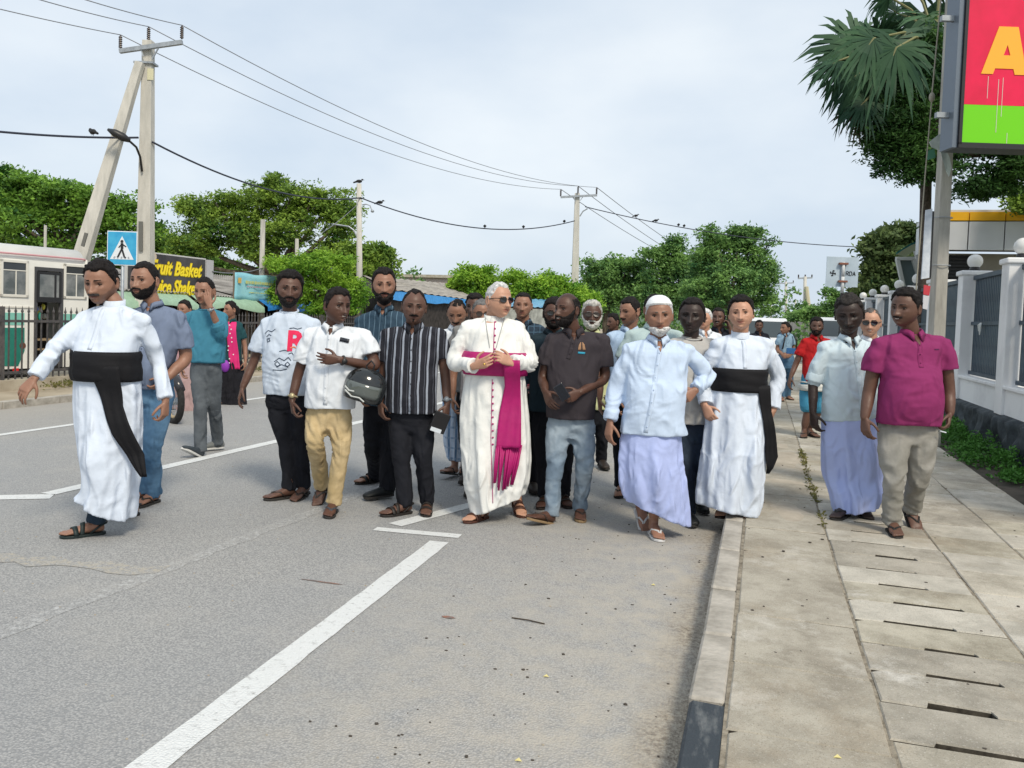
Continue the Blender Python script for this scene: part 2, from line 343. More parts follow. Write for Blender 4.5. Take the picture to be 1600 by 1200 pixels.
def lay(name, x0, x1, y0, y1, variants, pitch, notch_at=None, z=.090, jz=.0025, limit=999):
    y = y0; n = 0
    protos = [slab_mesh(x1-x0-.004, pitch-.006, rs, (notch_at(rs) if notch_at else None)) for _ in range(variants)]
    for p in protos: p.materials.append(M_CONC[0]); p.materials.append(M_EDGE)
    while y < y1 and n < limit:
        me = protos[n % variants]
        o = bpy.data.objects.new(name, me); COL.objects.link(o); o.parent = pave
        o.location = ((x0+x1)/2+rs.uniform(-.003, .003), y+pitch/2, z-.0+rs.uniform(-jz, jz)); o.rotation_euler = (rs.uniform(-.006, .006), rs.uniform(-.004, .004), rs.uniform(-.006, .006))
        o.material_slots[0].link = 'OBJECT'; o.material_slots[0].material = rs.choice(M_STRIP) if name == 'concrete_strip' else rs.choice(M_CONC if rs.random() < .85 else M_CONC[3:])
        y += pitch; n += 1
lay('drain_slab', .49, 1.165, .9, 19, 9, .315, lambda r: (r.uniform(-.06, .06), r.uniform(.18, .36), r.uniform(.028, .055)) if r.random() < .85 else None)
lay('paving_slab', 1.170, 1.658, 1.2, 19, 5, .43)
lay('paving_slab', 1.665, 2.16, 1.5, 19, 5, .43)
lay('paving_slab', 2.17, 2.60, 1.4, 7.6, 4, .43, jz=.008)
lay('concrete_strip', -.058, .482, .5, 8.6, 7, .62, jz=.003, z=.088)
lay('concrete_strip', -.058, .482, 9.0, 26, 4, 1.1, jz=.003, z=.088)
lay('far_paving_slab', .49, 2.16, 19.2, 45, 3, .9, jz=.003)
for x_, w_ in ((.4875, .022), (1.1675, .020), (1.6625, .016), (-.062, .020)): mb = MB(); mb.box((x_, 20, .11), (w_, 42, .036)); tag(mb.build('joint_sand', M_JOINT), kind='structure')
# blown sand lying against the joint and the kerb
def sand_patch(cx, cy, sx, sy, h, z0=.128, seed=0, m=M_SAND, n=26, parent=None, name='blown_sand'):
    V = []; F = []
    for i in range(n+1):
        for j in range(n+1):
            x = (i/n*2-1); yv = (j/n*2-1); V.append((cx+x*sx, cy+yv*sy, 0))
    A = np.array(V); rr = np.hypot((A[:, 0]-cx)/sx, (A[:, 1]-cy)/sy)
    nn = fbm(np.c_[A[:, 0]*3+seed, A[:, 1]*2, A[:, 0]*0+seed], 4)
    A[:, 2] = z0 + h*(1-rr*1.15) + .5*h*nn - .004
    for i in range(n):
        for j in range(n):
            a = i*(n+1)+j; q = (a, a+n+1, a+n+2, a+1)
            if max(A[k, 2] for k in q) > z0-.02: F.append(q)
    return tag(link(name, mesh_np(name, A, F), m, smooth=True), kind='stuff')
M_SAND2 = mat('pale_blown_sand', (.33, .29, .23), .97, color2=(.47, .42, .345), vscale=4, bump=.7, bscale=45, detail=9)
sand_patch(.22, 6.9, .36, 1.9, .014, seed=3, m=M_SAND2); sand_patch(.30, 9.6, .30, 1.6, .016, seed=9, m=M_SAND2); sand_patch(.15, 4.6, .16, .9, .010, seed=14, m=M_SAND2)

# left side: low kerb, sandy verge and the plinth under the railing
sheet('verge', -60, -10.3, -6, 160, -.012, M_SAND)
mk = MB(); r = random.Random(5); y = 2
while y < 60: L_ = r.uniform(.9, 1.1); mk.box((-10.36+r.uniform(-.01, .01), y+L_/2, .03), (.16, L_-.02, .14)); y += L_
tag(mk.build('far_kerb', M_KERB), kind='structure')
mk = MB(); mk.box((-12.55, 22, .05), (.35, 60, .24)); tag(mk.build('railing_plinth', mat('plinth', (.33, .28, .21), .9, color2=(.45, .40, .31), vscale=3, bump=.4)), kind='structure')

# litter and small marks on the ground
def scatter(name, n, f, m, kind='stuff'):
    mb = MB(); r = random.Random(n)
    for i in range(n): f(mb, r, i)
    return tag(mb.build(name, m), kind=kind)
def peb(x0, x1, y0, y1, z, s0, s1):
    def f(mb, r, i):
        x = r.uniform(x0, x1); yv = y0*(y1/y0)**r.random(); s = r.uniform(s0, s1); a = r.uniform(0, 3)
        pts = [(x+s*math.cos(a+k*1.05)*r.uniform(.6, 1.2), yv+s*math.sin(a+k*1.05)*r.uniform(.5, .9)) for k in range(6)]; mb.prism(pts, z-.002, z+s*r.uniform(.2, .6))
    return f
scatter('gravel', 190, peb(-1.6, -.22, 1.6, 12, .001, .003, .009), mat('dark_grit', (.07, .06, .05), 1))
scatter('gravel', 130, peb(-.04, 2.1, 1.8, 9, .135, .004, .011), mat('dark_grit', (.07, .06, .05), 1))
scatter('gravel', 200, peb(-6, -.6, 1.5, 10, .001, .003, .007), mat('pale_grit', (.38, .33, .26), 1))
def leaf(mb, r, i):
    p, z = [((.07-.9, 3.45), .002), ((-.75, 2.75), .002), ((-1.3, 2.4), .002), ((.3, 2.9), .136), ((.8, 2.4), .137), ((-.55, 4.9), .002)][i % 6]; s = .014
    mb.add([(p[0]-s, p[1], z), (p[0], p[1]-s*.5, z+.006), (p[0]+s, p[1], z+.002), (p[0], p[1]+s*.6, z+.01)], [(0, 1, 2, 3)])
scatter('fallen_leaf', 6, leaf, mat('dry_leaf', (.62, .55, .25), .8))
mb = MB(); g_ = ground(825, 971); mb.tube([(g_.x-.09, g_.y+.01, .004), (g_.x, g_.y, .008), (g_.x+.09, g_.y-.01, .004)], .0035, 5)
tag(mb.build('twig', mat('twig', (.06, .045, .03), .9)), 'thin dry twig lying on the asphalt before the group', 'twig')
M_RUST = mat('rust_stain', (.17, .14, .13), .9, color2=(.26, .13, .09), vscale=25, detail=8, contrast=(.45, .6))
for (u, v, sx, sy) in ((505, 910, .17, .012), (700, 965, .05, .02)):
    g_ = ground(u, v); pts = [(g_.x+sx*math.cos(a)*random.uniform(.6, 1), g_.y+sy*math.sin(a)*random.uniform(.5, 1), .003) for a in [k*.35 for k in range(18)]]
    tag(link('rust_stain', mesh_np('rust_stain', pts, [tuple(range(18))]), M_RUST), kind='structure')

# weeds: leafy tufts made of small leaves
def tuft(n, c, sx, sy, h, ls, seed=0):
    g = np.random.default_rng(seed); P = np.c_[g.normal(0, .45, n)*sx, g.normal(0, .45, n)*sy, np.zeros(n)]
    hh = h*np.exp(-(P[:, 0]/sx)**2-(P[:, 1]/sy)**2); P[:, 2] = g.random(n)**.7*hh+.01
    return leaf_quads(P+np.array(c), ls, g, up=.5)
def leaf_quads(P, ls, g, up=.3, aspect=.5, droop=None):
    n = len(P); D = g.normal(size=(n, 3)); D[:, 2] = D[:, 2]*.6 + (up if droop is None else -droop); D /= np.linalg.norm(D, axis=1)[:, None]
    W = np.cross(D, g.normal(size=(n, 3))); W /= np.linalg.norm(W, axis=1)[:, None]+1e-9
    s = ls*(.6+.8*g.random(n))[:, None]; B = np.cross(D, W)*s*.12
    V = np.empty((n, 4, 3)); V[:, 0] = P; V[:, 1] = P+D*s*.5+W*s*aspect*.5+B; V[:, 2] = P+D*s; V[:, 3] = P+D*s*.5-W*s*aspect*.5+B
    return V.reshape(-1, 3)
def leafmat(name, c1, c2, c3=None, trans=.25):
    if name in _mats: return _mats[name]
    m = bpy.data.materials.new(name); m.use_nodes = True; N, L = NT(m); b = N['Principled BSDF']; b.inputs['Roughness'].default_value = .55; b.inputs['Specular IOR Level'].default_value = .25
    ge = N.new('ShaderNodeNewGeometry'); r = N.new('ShaderNodeValToRGB'); r.color_ramp.elements[0].color = (*c1, 1); r.color_ramp.elements[1].color = (*c2, 1)
    if c3: e = r.color_ramp.elements.new(.9); e.color = (*c3, 1); r.color_ramp.elements[1].position = .85 if False else r.color_ramp.elements[1].position
    t = N.new('ShaderNodeTexCoord'); n = N.new('ShaderNodeTexNoise'); n.inputs['Scale'].default_value = .9; n.inputs['Detail'].default_value = 2; L.new(t.outputs['Object'], n.inputs['Vector'])
    a = N.new('ShaderNodeMath'); a.operation = 'MULTIPLY_ADD'; L.new(ge.outputs['Random Per Island'], a.inputs[0]); a.inputs[1].default_value = .45
    s = N.new('ShaderNodeMath'); s.operation = 'MULTIPLY_ADD'; L.new(n.outputs['Fac'], s.inputs[0]); s.inputs[1].default_value = 2.0; s.inputs[2].default_value = -.70
    L.new(s.outputs[0], a.inputs[2]); L.new(a.outputs[0], r.inputs[0]); L.new(r.outputs[0], b.inputs['Base Color'])
    tr = N.new('ShaderNodeBsdfTranslucent'); L.new(r.outputs[0], tr.inputs['Color']); mxs = N.new('ShaderNodeMixShader'); mxs.inputs[0].default_value = trans
    out = N['Material Output']; L.new(b.outputs[0], mxs.inputs[1]); L.new(tr.outputs[0], mxs.inputs[2]); L.new(mxs.outputs[0], out.inputs['Surface'])
    _mats[name] = m; return m
M_WEED = leafmat('weed_leaf', (.035, .12, .02), (.13, .34, .06), trans=.2)
W = []
rw = random.Random(8)
for k in range(46):
    yv = 9.3 + 9*(k/46) + rw.uniform(-.1, .1); W.append(tuft(240 if yv < 14 else 120, (2.62-rw.random()**1.5*(.20 if yv < 10 else .42), yv, .10), .17, .22, rw.uniform(.12, .34) if yv > 9.8 else .08, .045, k))
tag(link('weeds', quads_mesh('weeds', np.concatenate(W)), M_WEED), kind='stuff')
W = [tuft(16, (.478+rw.uniform(-.015, .015), rw.uniform(6.3, 10.2), .10), .03, .06, .07, .03, 200+k) for k in range(30)]
W += [tuft(60, (-12.3+rw.uniform(-.1, .25), rw.uniform(10, 30), .0), .25, .4, .10, .06, 300+k) for k in range(50)]
tag(link('sparse_weeds', quads_mesh('sparse_weeds', np.concatenate(W)), leafmat('dry_weed', (.07, .09, .02), (.22, .20, .07))), kind='stuff')
# ================================================================== RIGHT: BOUNDARY WALL, BANK, POLES, BOARDS
M_WALL = mat('white_wall_paint', (.60, .61, .63), .75, color2=(.78, .79, .80), vscale=1.6, bump=.15, bscale=60, detail=8, contrast=(.25, .5))
M_ROCK = mat('black_rock_paint', (.012, .018, .024), .75, color2=(.055, .07, .08), vscale=6, bump=.6, bscale=22, detail=8)
M_GATE = mat('blue_grey_gate_paint', (.020, .038, .06), .45, color2=(.045, .075, .105), vscale=4, detail=6)
M_BALL = mat('opal_globe', (.70, .70, .68), .3, spec=.5)
M_BLACK = mat('black_plastic', (.02, .02, .022), .4)
WX = 2.79; P0 = 8.95; STEP = 2.37; NP = 9
wall = empty('boundary_wall', (WX, P0, 0), 'white boundary wall with dark metal screens over a rough black plinth', 'wall')
def rockface(y0, y1, x, z0, z1):
    ny = int((y1-y0)/.045); nz = 14; Y, Z = np.meshgrid(np.linspace(y0, y1, ny+1), np.linspace(z0, z1, nz+1), indexing='ij')
    P = np.c_[np.zeros(Y.size), Y.ravel()*5.2, Z.ravel()*4.2]; n = fbm(P, 2)
    st = np.abs(vnoise(np.c_[np.zeros(Y.size)+4, Y.ravel()*3.3, Z.ravel()*2.1])); X = x - .035 - .05*n - .05*np.minimum(st, .25)*2
    edge = (Z.ravel() > z1-.001); X[edge] = x+.03
    V = np.c_[X, Y.ravel(), Z.ravel()]; F = [(i*(nz+1)+j, i*(nz+1)+j+1, (i+1)*(nz+1)+j+1, (i+1)*(nz+1)+j) for i in range(ny) for j in range(nz)]
    return V, F
def local(o, name, V, F, m, smooth=False):
    V = np.array(V, float) - np.array(o.location); return link(name, mesh_np(name, V, F), m, o, smooth)
V, F = rockface(3, 12.6, WX-.02, .05, .60); local(wall, 'rock_plinth', V, F, M_ROCK, True)
V, F = rockface(12.6, 32, WX-.02, .05, .60); local(wall, 'rock_plinth', V, F, M_ROCK, True)
def lbox(o, name, c, size, m, bevel=0.0):
    mb = MB(); mb.box(Vector(c)-o.location, size); return mb.build(name, m, o, bevel=bevel)
lbox(wall, 'low_wall', (WX+.12, 17.5, .755), (.22, 29, .31), M_WALL)
lbox(wall, 'sill', (WX+.11, 17.5, .925), (.27, 29, .04), M_WALL, .006)
slat_me = None
for k in range(-1, NP):
    yc = P0+STEP*k
    lbox(wall, 'pillar', (WX+.15, yc, 1.50), (.36, .31, 1.82), M_WALL, .01)
    lbox(wall, 'pillar_cap', (WX+.15, yc, 2.435), (.42, .37, .07), M_WALL, .018)
    b0 = MB(); b0.tube([Vector((WX+.15, yc, 2.465))-wall.location, Vector((WX+.15, yc, 2.53))-wall.location], [.085, .06], 14); b0.build('lamp_base', M_BLACK, wall, True)
    b0 = MB(); b0.ball(Vector((WX+.15, yc, 2.615))-wall.location, .105, 20, 12); b0.build('globe', M_BALL, wall, True)
    if k >= 0:
        ya = yc-STEP+.165; yb = yc-.165
        sc_ = lbox(wall, 'screen_frame', (WX+.13, (ya+yb)/2, 2.36), (.05, yb-ya, .06), M_GATE)
        for z in (.99, 1.70):
            lbox(wall, 'screen_rail', (WX+.125, (ya+yb)/2, z), (.04, yb-ya, .05), M_GATE)
        n = int((yb-ya)/.088)
        if slat_me is None:
            mb = MB(); mb.box((0, 0, 0), (.018, .056, 1.36)); o = mb.build('screen_slat', M_GATE); slat_me = o.data; bpy.data.objects.remove(o)
        for i in range(n):
            o = link('screen_slat', slat_me, None, wall); o.location = Vector((WX+.145, ya+(i+.5)*(yb-ya)/n, 1.68)) - wall.location
# bits of cloth tied on the screen
mb = MB(); p = Vector((WX+.10, 12.9, 1.70)); mb.tube([p, p+Vector((-.02, -.04, -.05)), p+Vector((-.03, -.07, -.16))], [.015, .02, .006], 6); mb.tube([p, p+Vector((-.02, .05, -.03)), p+Vector((-.02, .05, -.11))], [.014, .018, .005], 6)
tag(mb.build('rag', mat('rag_white', (.6, .62, .6), .9)), 'white rag knotted to the metal screen rail', 'rag')

# bank building behind the wall
bank = empty('bank_building', (9, 24, 0), 'bank building with grey fascia panels under a yellow band', 'building')
M_PAN = mat('fascia_panel', (.52, .54, .58), .35, color2=(.62, .64, .67), vscale=.6, detail=3); M_YEL = mat('yellow_band', (.80, .42, .02), .4); M_BWALL = mat('bank_wall', (.42, .39, .34), .8, var=.1, vscale=2)
FY = 22.0
def onY(u, v, Y): d = ray(u, v); return EYEV + d*(Y/d.y)
a = onY(1474, 345, FY); zt = onY(1560, 331, FY).z; zs = onY(1560, 346, FY).z; zb = onY(1560, 391, FY).z; x = a.x
W_ = onY(1571, 346, FY).x - onY(1514, 346, FY).x; x = onY(1514, 346, FY).x - W_
lbox(bank, 'wall', (x+5.4, FY+2.0, zb/2+.1), (10, 2.0, zb-.2), M_BWALL)
lbox(bank, 'roof', (x+5.3, FY+1.55, zt+.02), (10.4, 2.8, .10), M_PAN)
for k in range(9):
    lbox(bank, 'fascia_panel', (x+W_*(k+.5), FY+.06, (zs+zb)/2), (W_-.025, .12, zs-zb), M_PAN, .004)
    lbox(bank, 'yellow_panel', (x+W_*(k+.5), FY+.05, (zt+zs)/2+.01), (W_-.02, .14, zt-zs-.02), M_YEL, .004)
for k in range(2): lbox(bank, 'side_panel', (x-.04, FY+.2+W_*(k+.5), (zs+zb)/2), (.1, W_-.025, zs-zb), M_PAN)
lbox(bank, 'fascia_back', (x+5.3, FY+.35, (zt+zb)/2-.02), (10.4, .4, zt-zb-.06), M_BLACK)
for k in range(11): lbox(bank, 'louvre_slat', (x+.62, FY+.9, zb-.15-.085*k), (.9, .06, .045), mat('louvre', (.03, .03, .035), .4))
lbox(bank, 'louvre_back', (x+.62, FY+.97, zb-.6), (.95, .04, 1.1), mat('louvre', (.03, .03, .035), .4))
lbox(bank, 'column', (x+1.35, FY+.9, 1.5), (.45, .3, 3.0), M_BWALL)
lbox(bank, 'window', (x+2.6, FY+.94, 1.9), (1.9, .06, 1.5), mat('dark_glass', (.03, .04, .05), .08, spec=.8)); lbox(bank, 'lintel', (x+2.6, FY+.90, 2.72), (2.0, .1, .08), M_PAN)
mb = MB(); mb.tube([Vector((x+.35, FY+.3, zb))-bank.location, Vector((x+.35, FY+.3, zb-.3))-bank.location], .05, 8); mb.build('drain_pipe', M_PAN, bank)

# entrance canopy and slanted sign frame farther down the wall
can = empty('canopy', (5, 24, 0), 'teal curved canopy over a slanted grey frame behind the wall', 'canopy')
pts = [(1400, 395), (1412, 387), (1424, 380), (1436, 376), (1450, 373)]
A = [atdepth(u, v, 22.5)-can.location for u, v in pts]; Bk = [atdepth(u, v+2, 24.5)-can.location+Vector((.3, .3, 0)) for u, v in pts]
mb = MB(); n = len(A); th = Vector((0, 0, -.05)); mb.add(A+Bk+[q+th for q in A]+[q+th for q in Bk], [(i, i+1, n+i+1, n+i) for i in range(n-1)]+[(2*n+i, 3*n+i, 3*n+i+1, 2*n+i+1) for i in range(n-1)]+[(i, 2*n+i, 2*n+i+1, i+1) for i in range(n-1)]+[(n+i, n+i+1, 3*n+i+1, 3*n+i) for i in range(n-1)])
mb.build('awning', mat('teal_sheet', (.01, .10, .10), .4, spec=.5), can)
M_FR = mat('pale_frame', (.50, .53, .52), .6)
mb = MB()
for (u0, v0, u1, v1) in ((1402, 405, 1413, 455), (1427, 405, 1442, 452), (1400, 404, 1428, 404), (1410, 455, 1442, 455)): mb.bar(atdepth(u0, v0, 22.3)-can.location, atdepth(u1, v1, 22.3)-can.location, .09)
mb.build('frame', M_FR, can)
mb = MB(); q = [atdepth(u, v, 22.35)-can.location for u, v in ((1404, 406), (1426, 406), (1440, 454), (1412, 454))]; mb.add(q+[p+FV*.05 for p in q], [(0, 1, 2, 3), (7, 6, 5, 4), (0, 4, 5, 1), (1, 5, 6, 2), (2, 6, 7, 3), (3, 7, 4, 0)]); mb.build('panel', mat('grey_green_panel', (.10, .14, .15), .5), can)
mb = MB(); q = [atdepth(u, v, 22.6)-can.location for u, v in ((1428, 392), (1450, 392), (1452, 446), (1444, 452))]; mb.add(q+[p+FV*.05 for p in q], [(0, 1, 2, 3), (7, 6, 5, 4), (0, 4, 5, 1), (1, 5, 6, 2), (2, 6, 7, 3), (3, 7, 4, 0)]); mb.build('white_panel', M_WALL, can)
mb = MB(); mb.bar(atdepth(1440, 440, 22.5)-can.location, Vector((atdepth(1440, 440, 22.5).x, atdepth(1440, 440, 22.5).y, 0))-can.location, .12); mb.build('post', M_FR, can)

# ------------------------------------------------ poles
M_POLE = mat('pole_concrete', (.30, .29, .26), .9, color2=(.47, .455, .41), vscale=3, bump=.4, bscale=50, detail=8, stretch=(3, 3, .5))
M_POLEL = mat('pale_pole_concrete', (.44, .43, .39), .9, color2=(.58, .56, .51), vscale=2.5, bump=.3, bscale=50, detail=8, stretch=(3, 3, .5))
M_STEEL = mat('galvanised_steel', (.33, .36, .39), .5, metal=.4, var=.15)
def taper(mb, a, b, wa, wb, da=None, db=None, up=None):
    a = Vector(a); b = Vector(b); d = (b-a).normalized(); x = (up or RV).copy(); x = (x-d*x.dot(d)).normalized(); z = d.cross(x); da = da or wa; db = db or wb
    P = [a+x*(i*wa/2)+z*(j*da/2) for i, j in ((-1, -1), (1, -1), (1, 1), (-1, 1))] + [b+x*(i*wb/2)+z*(j*db/2) for i, j in ((-1, -1), (1, -1), (1, 1), (-1, 1))]
    mb.add(P, [(3, 2, 1, 0), (4, 5, 6, 7), (0, 1, 5, 4), (1, 2, 6, 5), (2, 3, 7, 6), (3, 0, 4, 7)])
base = atdepth(1458, 640, 10.6); base.z = .1; top = atdepth(1494, -120, 10.6)
rp = empty('concrete_pole', base, 'grey concrete pole beside the red board, torn posters stuck on it', 'pole')
mb = MB(); taper(mb, (0, 0, 0), top-base, .165, .12, .17, .12); mb.build('shaft', M_POLE, rp, bevel=.012)
M_PAPER = mat('old_paper', (.45, .52, .50), .9, color2=(.62, .68, .66), vscale=9, detail=8)
def onpole(u, v, D=10.42): return atdepth(u, v, D)-base
def sheetpx(pts, D, D2, name, m, parent, off):
    q = [atdepth(u, v, D)-off for u, v in pts]; k = len(q); mb = MB(); mb.add(q+[p+FV*D2 for p in q], [tuple(range(k)), tuple(range(2*k-1, k-1, -1))]+[(i, k+i, k+(i+1) % k, (i+1) % k) for i in range(k)]); return mb.build(name, m, parent)
sheetpx([(1447, 328), (1457, 326), (1452, 434), (1440, 436)], 10.40, .02, 'poster', mat('blue_white_poster', (.50, .55, .62), .8, color2=(.66, .70, .76), vscale=12), rp, base)
sheetpx([(1457, 330), (1460, 330), (1455, 434), (1452, 434)], 10.41, .05, 'poster_board', M_BLACK, rp, base)
sheetpx([(1444, 445), (1454, 447), (1452, 462), (1443, 460)], 10.40, .012, 'notice', mat('red_notice', (.55, .05, .07), .7), rp, base)
sheetpx([(1443, 461), (1452, 463), (1449, 484), (1442, 482)], 10.40, .012, 'notice', mat('white_notice', (.62, .62, .66), .7), rp, base)
sheetpx([(1480, 200), (1470, 208), (1452, 222), (1456, 230), (1470, 236), (1474, 244), (1480, 238), (1484, 246), (1487, 262), (1483, 276), (1479, 268), (1480, 225)], 10.44, .01, 'torn_paper', M_PAPER, rp, base)
sheetpx([(1448, 236), (1460, 232), (1462, 246), (1450, 250)], 10.46, .01, 'torn_paper', mat('green_paper', (.08, .25, .17), .8), rp, base)
for zz in (2.3, 2.9): mb = MB(); p = (top-base)*(zz/(top-base).z); mb.tube([p+Vector((.11*math.cos(a)*1.1, .105*math.sin(a)*1.1, 0)) for a in np.linspace(0, 2*math.pi, 17)], .006, 5, False); mb.build('strap', M_STEEL, rp)
# stay wire with an insulator
mb = MB(); w0 = atdepth(1474, -40, 10.3); w1 = atdepth(1456, 152, 10.3); w2 = atdepth(1430, 470, 10.3)
mb.tube([w0, w1+Vector((0, 0, .05))], .009, 6); mb.tube([w1-Vector((0, 0, .05)), atdepth(1445, 280, 10.3), w2], .008, 6); mb.ball(w1, (.035, .035, .06), 10, 7)
tag(mb.build('stay_wire', mat('stay_wire', (.30, .28, .22), .6)), 'thin stay wire with an insulator hanging left of the red board', 'wire')

# ATM board
bd = atdepth(1496, 222, 9.6); bcen = empty('billboard', bd, 'red and green ATM board with a black frame, high at the right edge', 'billboard')
BH = 2.35; BW = 3.2
RB = Matrix((RV, FV, Vector((0, 0, 1)))).transposed()
def bbx(name, x0, x1, y0, y1, z0, z1, m, bevel=0):
    mb = MB(); mb.box(RB @ Vector(((x0+x1)/2, (y0+y1)/2, (z0+z1)/2)), (x1-x0, y1-y0, z1-z0), M=RB); return mb.build(name, m, bcen, bevel=bevel)
s_ = 9.6/1300
M_RED = mat('backlit_red_film', (.80, .006, .07), .35, color2=(.66, .004, .05), vscale=2.2, detail=3); M_GRN = mat('green_film', (.16, .62, .0), .35); M_YL = mat('yellow_film', (.95, .43, .035), .4)
bbx('frame', 0, .035, -.03, .0, -.03, BH, M_BLACK); bbx('frame', 0, BW, -.03, .0, -.065, -.005, M_BLACK)
bbx('green_panel', .036, BW-.03, -.012, .0, -.004, .425, M_GRN); bbx('red_panel', .036, BW-.03, -.012, 0, .427, BH, M_RED)
bbx('cabinet', .0, BW, .002, .30, -.06, BH, mat('cabinet_grey', (.05, .06, .07), .5)); bbx('side_trim', -.06, -.002, .0, .28, -.06, BH, mat('side_trim', (.14, .17, .21), .4, metal=.3))
def letter(polys, x, z, h, m, name='letter'):
    mb = MB()
    for poly in polys: mb.add([RB @ Vector((x+px*h, -.020, z+pz*h)) for px, pz in poly]+[RB @ Vector((x+px*h, -.0125, z+pz*h)) for px, pz in poly], [tuple(range(len(poly))), tuple(range(2*len(poly)-1, len(poly)-1, -1))]+[(i, len(poly)+i, len(poly)+(i+1) % len(poly), (i+1) % len(poly)) for i in range(len(poly))])
    return mb.build(name, m, bcen)
LZ = .775; LH = .535
A_ = [[(0, 0), (.26, 0), (.30, .10), (.46, .42), (.52, .75), (.54, 1), (.34, 1)], [(.30, .10), (.66, .10), (.70, .0), (.70, .30), (.60, .42), (.46, .42)], [(.54, 1), (.52, .75), (.58, .42), (.60, .42), (.70, 0), (.97, 0), (.76, 1)]]
A_ = [[(0, 0), (.25, 0), (.29, .12), (.455, .40), (.53, .62), (.53, 1), (.33, 1)], [(.29, .12), (.68, .12), (.60, .40), (.455, .40)], [(.53, 1), (.53, .62), (.60, .40), (.68, .12), (.715, 0), (.97, 0), (.74, 1)]]
letter(A_, .215, LZ, LH, M_YL)
letter([[(0, 1), (0, .78), (.28, .78), (.54, .78), (.82, .78), (.82, 1)], [(.28, .78), (.28, 0), (.54, 0), (.54, .78)]], .215+.90*LH, LZ, LH, M_YL)
letter([[(0, 0), (.22, 0), (.22, 1), (0, 1)], [(.22, 1), (.22, .6), (.47, .1), (.47, .5)], [(.47, .5), (.47, .1), (.72, .6), (.72, 1)], [(.72, 0), (.94, 0), (.94, 1), (.72, 1)]], .215+1.80*LH, LZ, LH, M_YL)
for k_, (x_, za, zb_) in enumerate(((.42, .12, .72), (.47, .30, .74), (.55, -.0, .12), (.73, .45, .76), (.30, .50, .75))): bbx('drip_stain', x_, x_+.006, -.0145, -.0125, za, zb_, mat('drip_white', (.62, .55, .50), .7))
bbx('bracket', -.2, .0, .10, .16, .3, .36, M_STEEL)
bbx('bracket', -.2, .0, .10, .16, 1.4, 1.46, M_STEEL)

# RDA sign seen from behind
g0 = atdepth(1307, 600, 15.6); g0.z = .13
rs_ = empty('road_sign', g0, 'back of a square grey road sign lettered RDA on a banded post', 'sign', rz=PSI)
M_SG = mat('sign_back_grey', (.38, .47, .55), .5, color2=(.45, .54, .62), vscale=3)
zt = (atdepth(1307, 401, 15.6)-g0).z; zb = (atdepth(1307, 448, 15.6)-g0).z
mb = MB(); mb.box((0, -.0, (zt+zb)/2), (.60, .012, zt-zb)); mb.build('plate', M_SG, rs_, bevel=.004)
zz = 0
for k in range(9):
    z1 = min(zz+.3, zt-.12) if k < 8 else zt-.1
    mb = MB(); mb.tube([(0, -.045, zz), (0, -.045, z1)], .03, 12); mb.build('post_band', mat('post_white', (.6, .62, .63), .6) if k % 2 or zz > zb-.1 else M_BLACK, rs_, True); zz = z1
    if zz >= zt-.12: break
for z in (zb+.10, zt-.13):
    mb = MB(); mb.box((0, -.05, z), (.16, .07, .035)); mb.build('clamp', mat('rusty_clamp', (.22, .09, .06), .8), rs_)
def seg_text(parent, strokes, w, m, name, y=-.012, ax=None):
    mb = MB()
    for (x0, z0, x1, z1) in strokes: mb.bar((x0, y, z0), (x1, y, z1), .004, w, up=(0, 0, 1)) if False else mb.bar((x0, y, z0), (x1, y, z1), w, .004, up=(0, 1, 0))
    return mb.build(name, m, parent)
def glyph(ch, x, z, h, w):
    G = {'R': [(0,0,0,1), (0,1,.7,1), (.7,1,.9,.85), (.9,.85,.9,.65), (.9,.65,.7,.5), (.7,.5,0,.5), (.4,.5,.95,0)], 'D': [(0,0,0,1), (0,1,.6,1), (.6,1,.95,.7), (.95,.7,.95,.3), (.95,.3,.6,0), (.6,0,0,0)], 'A': [(0,0,.5,1), (.5,1,1,0), (.2,.35,.8,.35)]}
    return [(x+a*w, z+b*h, x+c*w, z+d*h) for a, b, c, d in G[ch]]
st = []
for i, ch in enumerate('RDA'): st += glyph(ch, .072+i*.062, zb+.215, .075, .048)
seg_text(rs_, st, .011, M_BLACK, 'lettering')
cx, cz = -.175, zb+.25; st = [(cx, cz-.015, cx, cz+.05), (cx-.015, cz, cx+.05, cz), (cx, cz+.015, cx, cz-.05), (cx+.015, cz, cx-.05, cz), (cx, cz+.05, cx+.03, cz+.04), (cx+.05, cz, cx+.04, cz-.03), (cx, cz-.05, cx-.03, cz-.04), (cx-.05, cz, cx-.04, cz+.03)]
seg_text(rs_, st, .018, M_BLACK, 'emblem')
# ================================================================== LEFT: RAILING, BUS, STALLS, SIGNS
M_IRON = mat('dark_iron', (.045, .045, .05), .55, color2=(.10, .09, .085), vscale=9)
FX = -12.5; FY0, FY1 = 9.0, 24.5
rail = empty('railing', (FX, FY0, .17), 'dark iron picket railing on a low plinth along the far side of the road', 'fence')
mb = MB(); h = 1.16
mb.box((0, 0, h/2), (.022, .022, h)); mb.ball((0, 0, h+.035), (.024, .024, .035), 6, 5); mb.tube([(0, 0, h+.06), (0, 0, h+.13)], [.014, .002], 6); o = mb.build('picket', M_IRON); pk = o.data; bpy.data.objects.remove(o)
n = int((FY1-FY0)/.135)
for i in range(n):
    if 14.4 < FY0+i*.135 < 15.0: continue
    o = link('picket', pk, None, rail); o.location = (0, i*.135, 0)
for z in (.12, 1.02): mb = MB(); mb.box((0, (FY1-FY0)/2, z), (.045, FY1-FY0, .045)); mb.build('rail', M_IRON, rail)
for k in range(8): mb = MB(); mb.box((0, k*2.16, .62), (.06, .06, 1.3)); mb.build('post', M_IRON, rail)

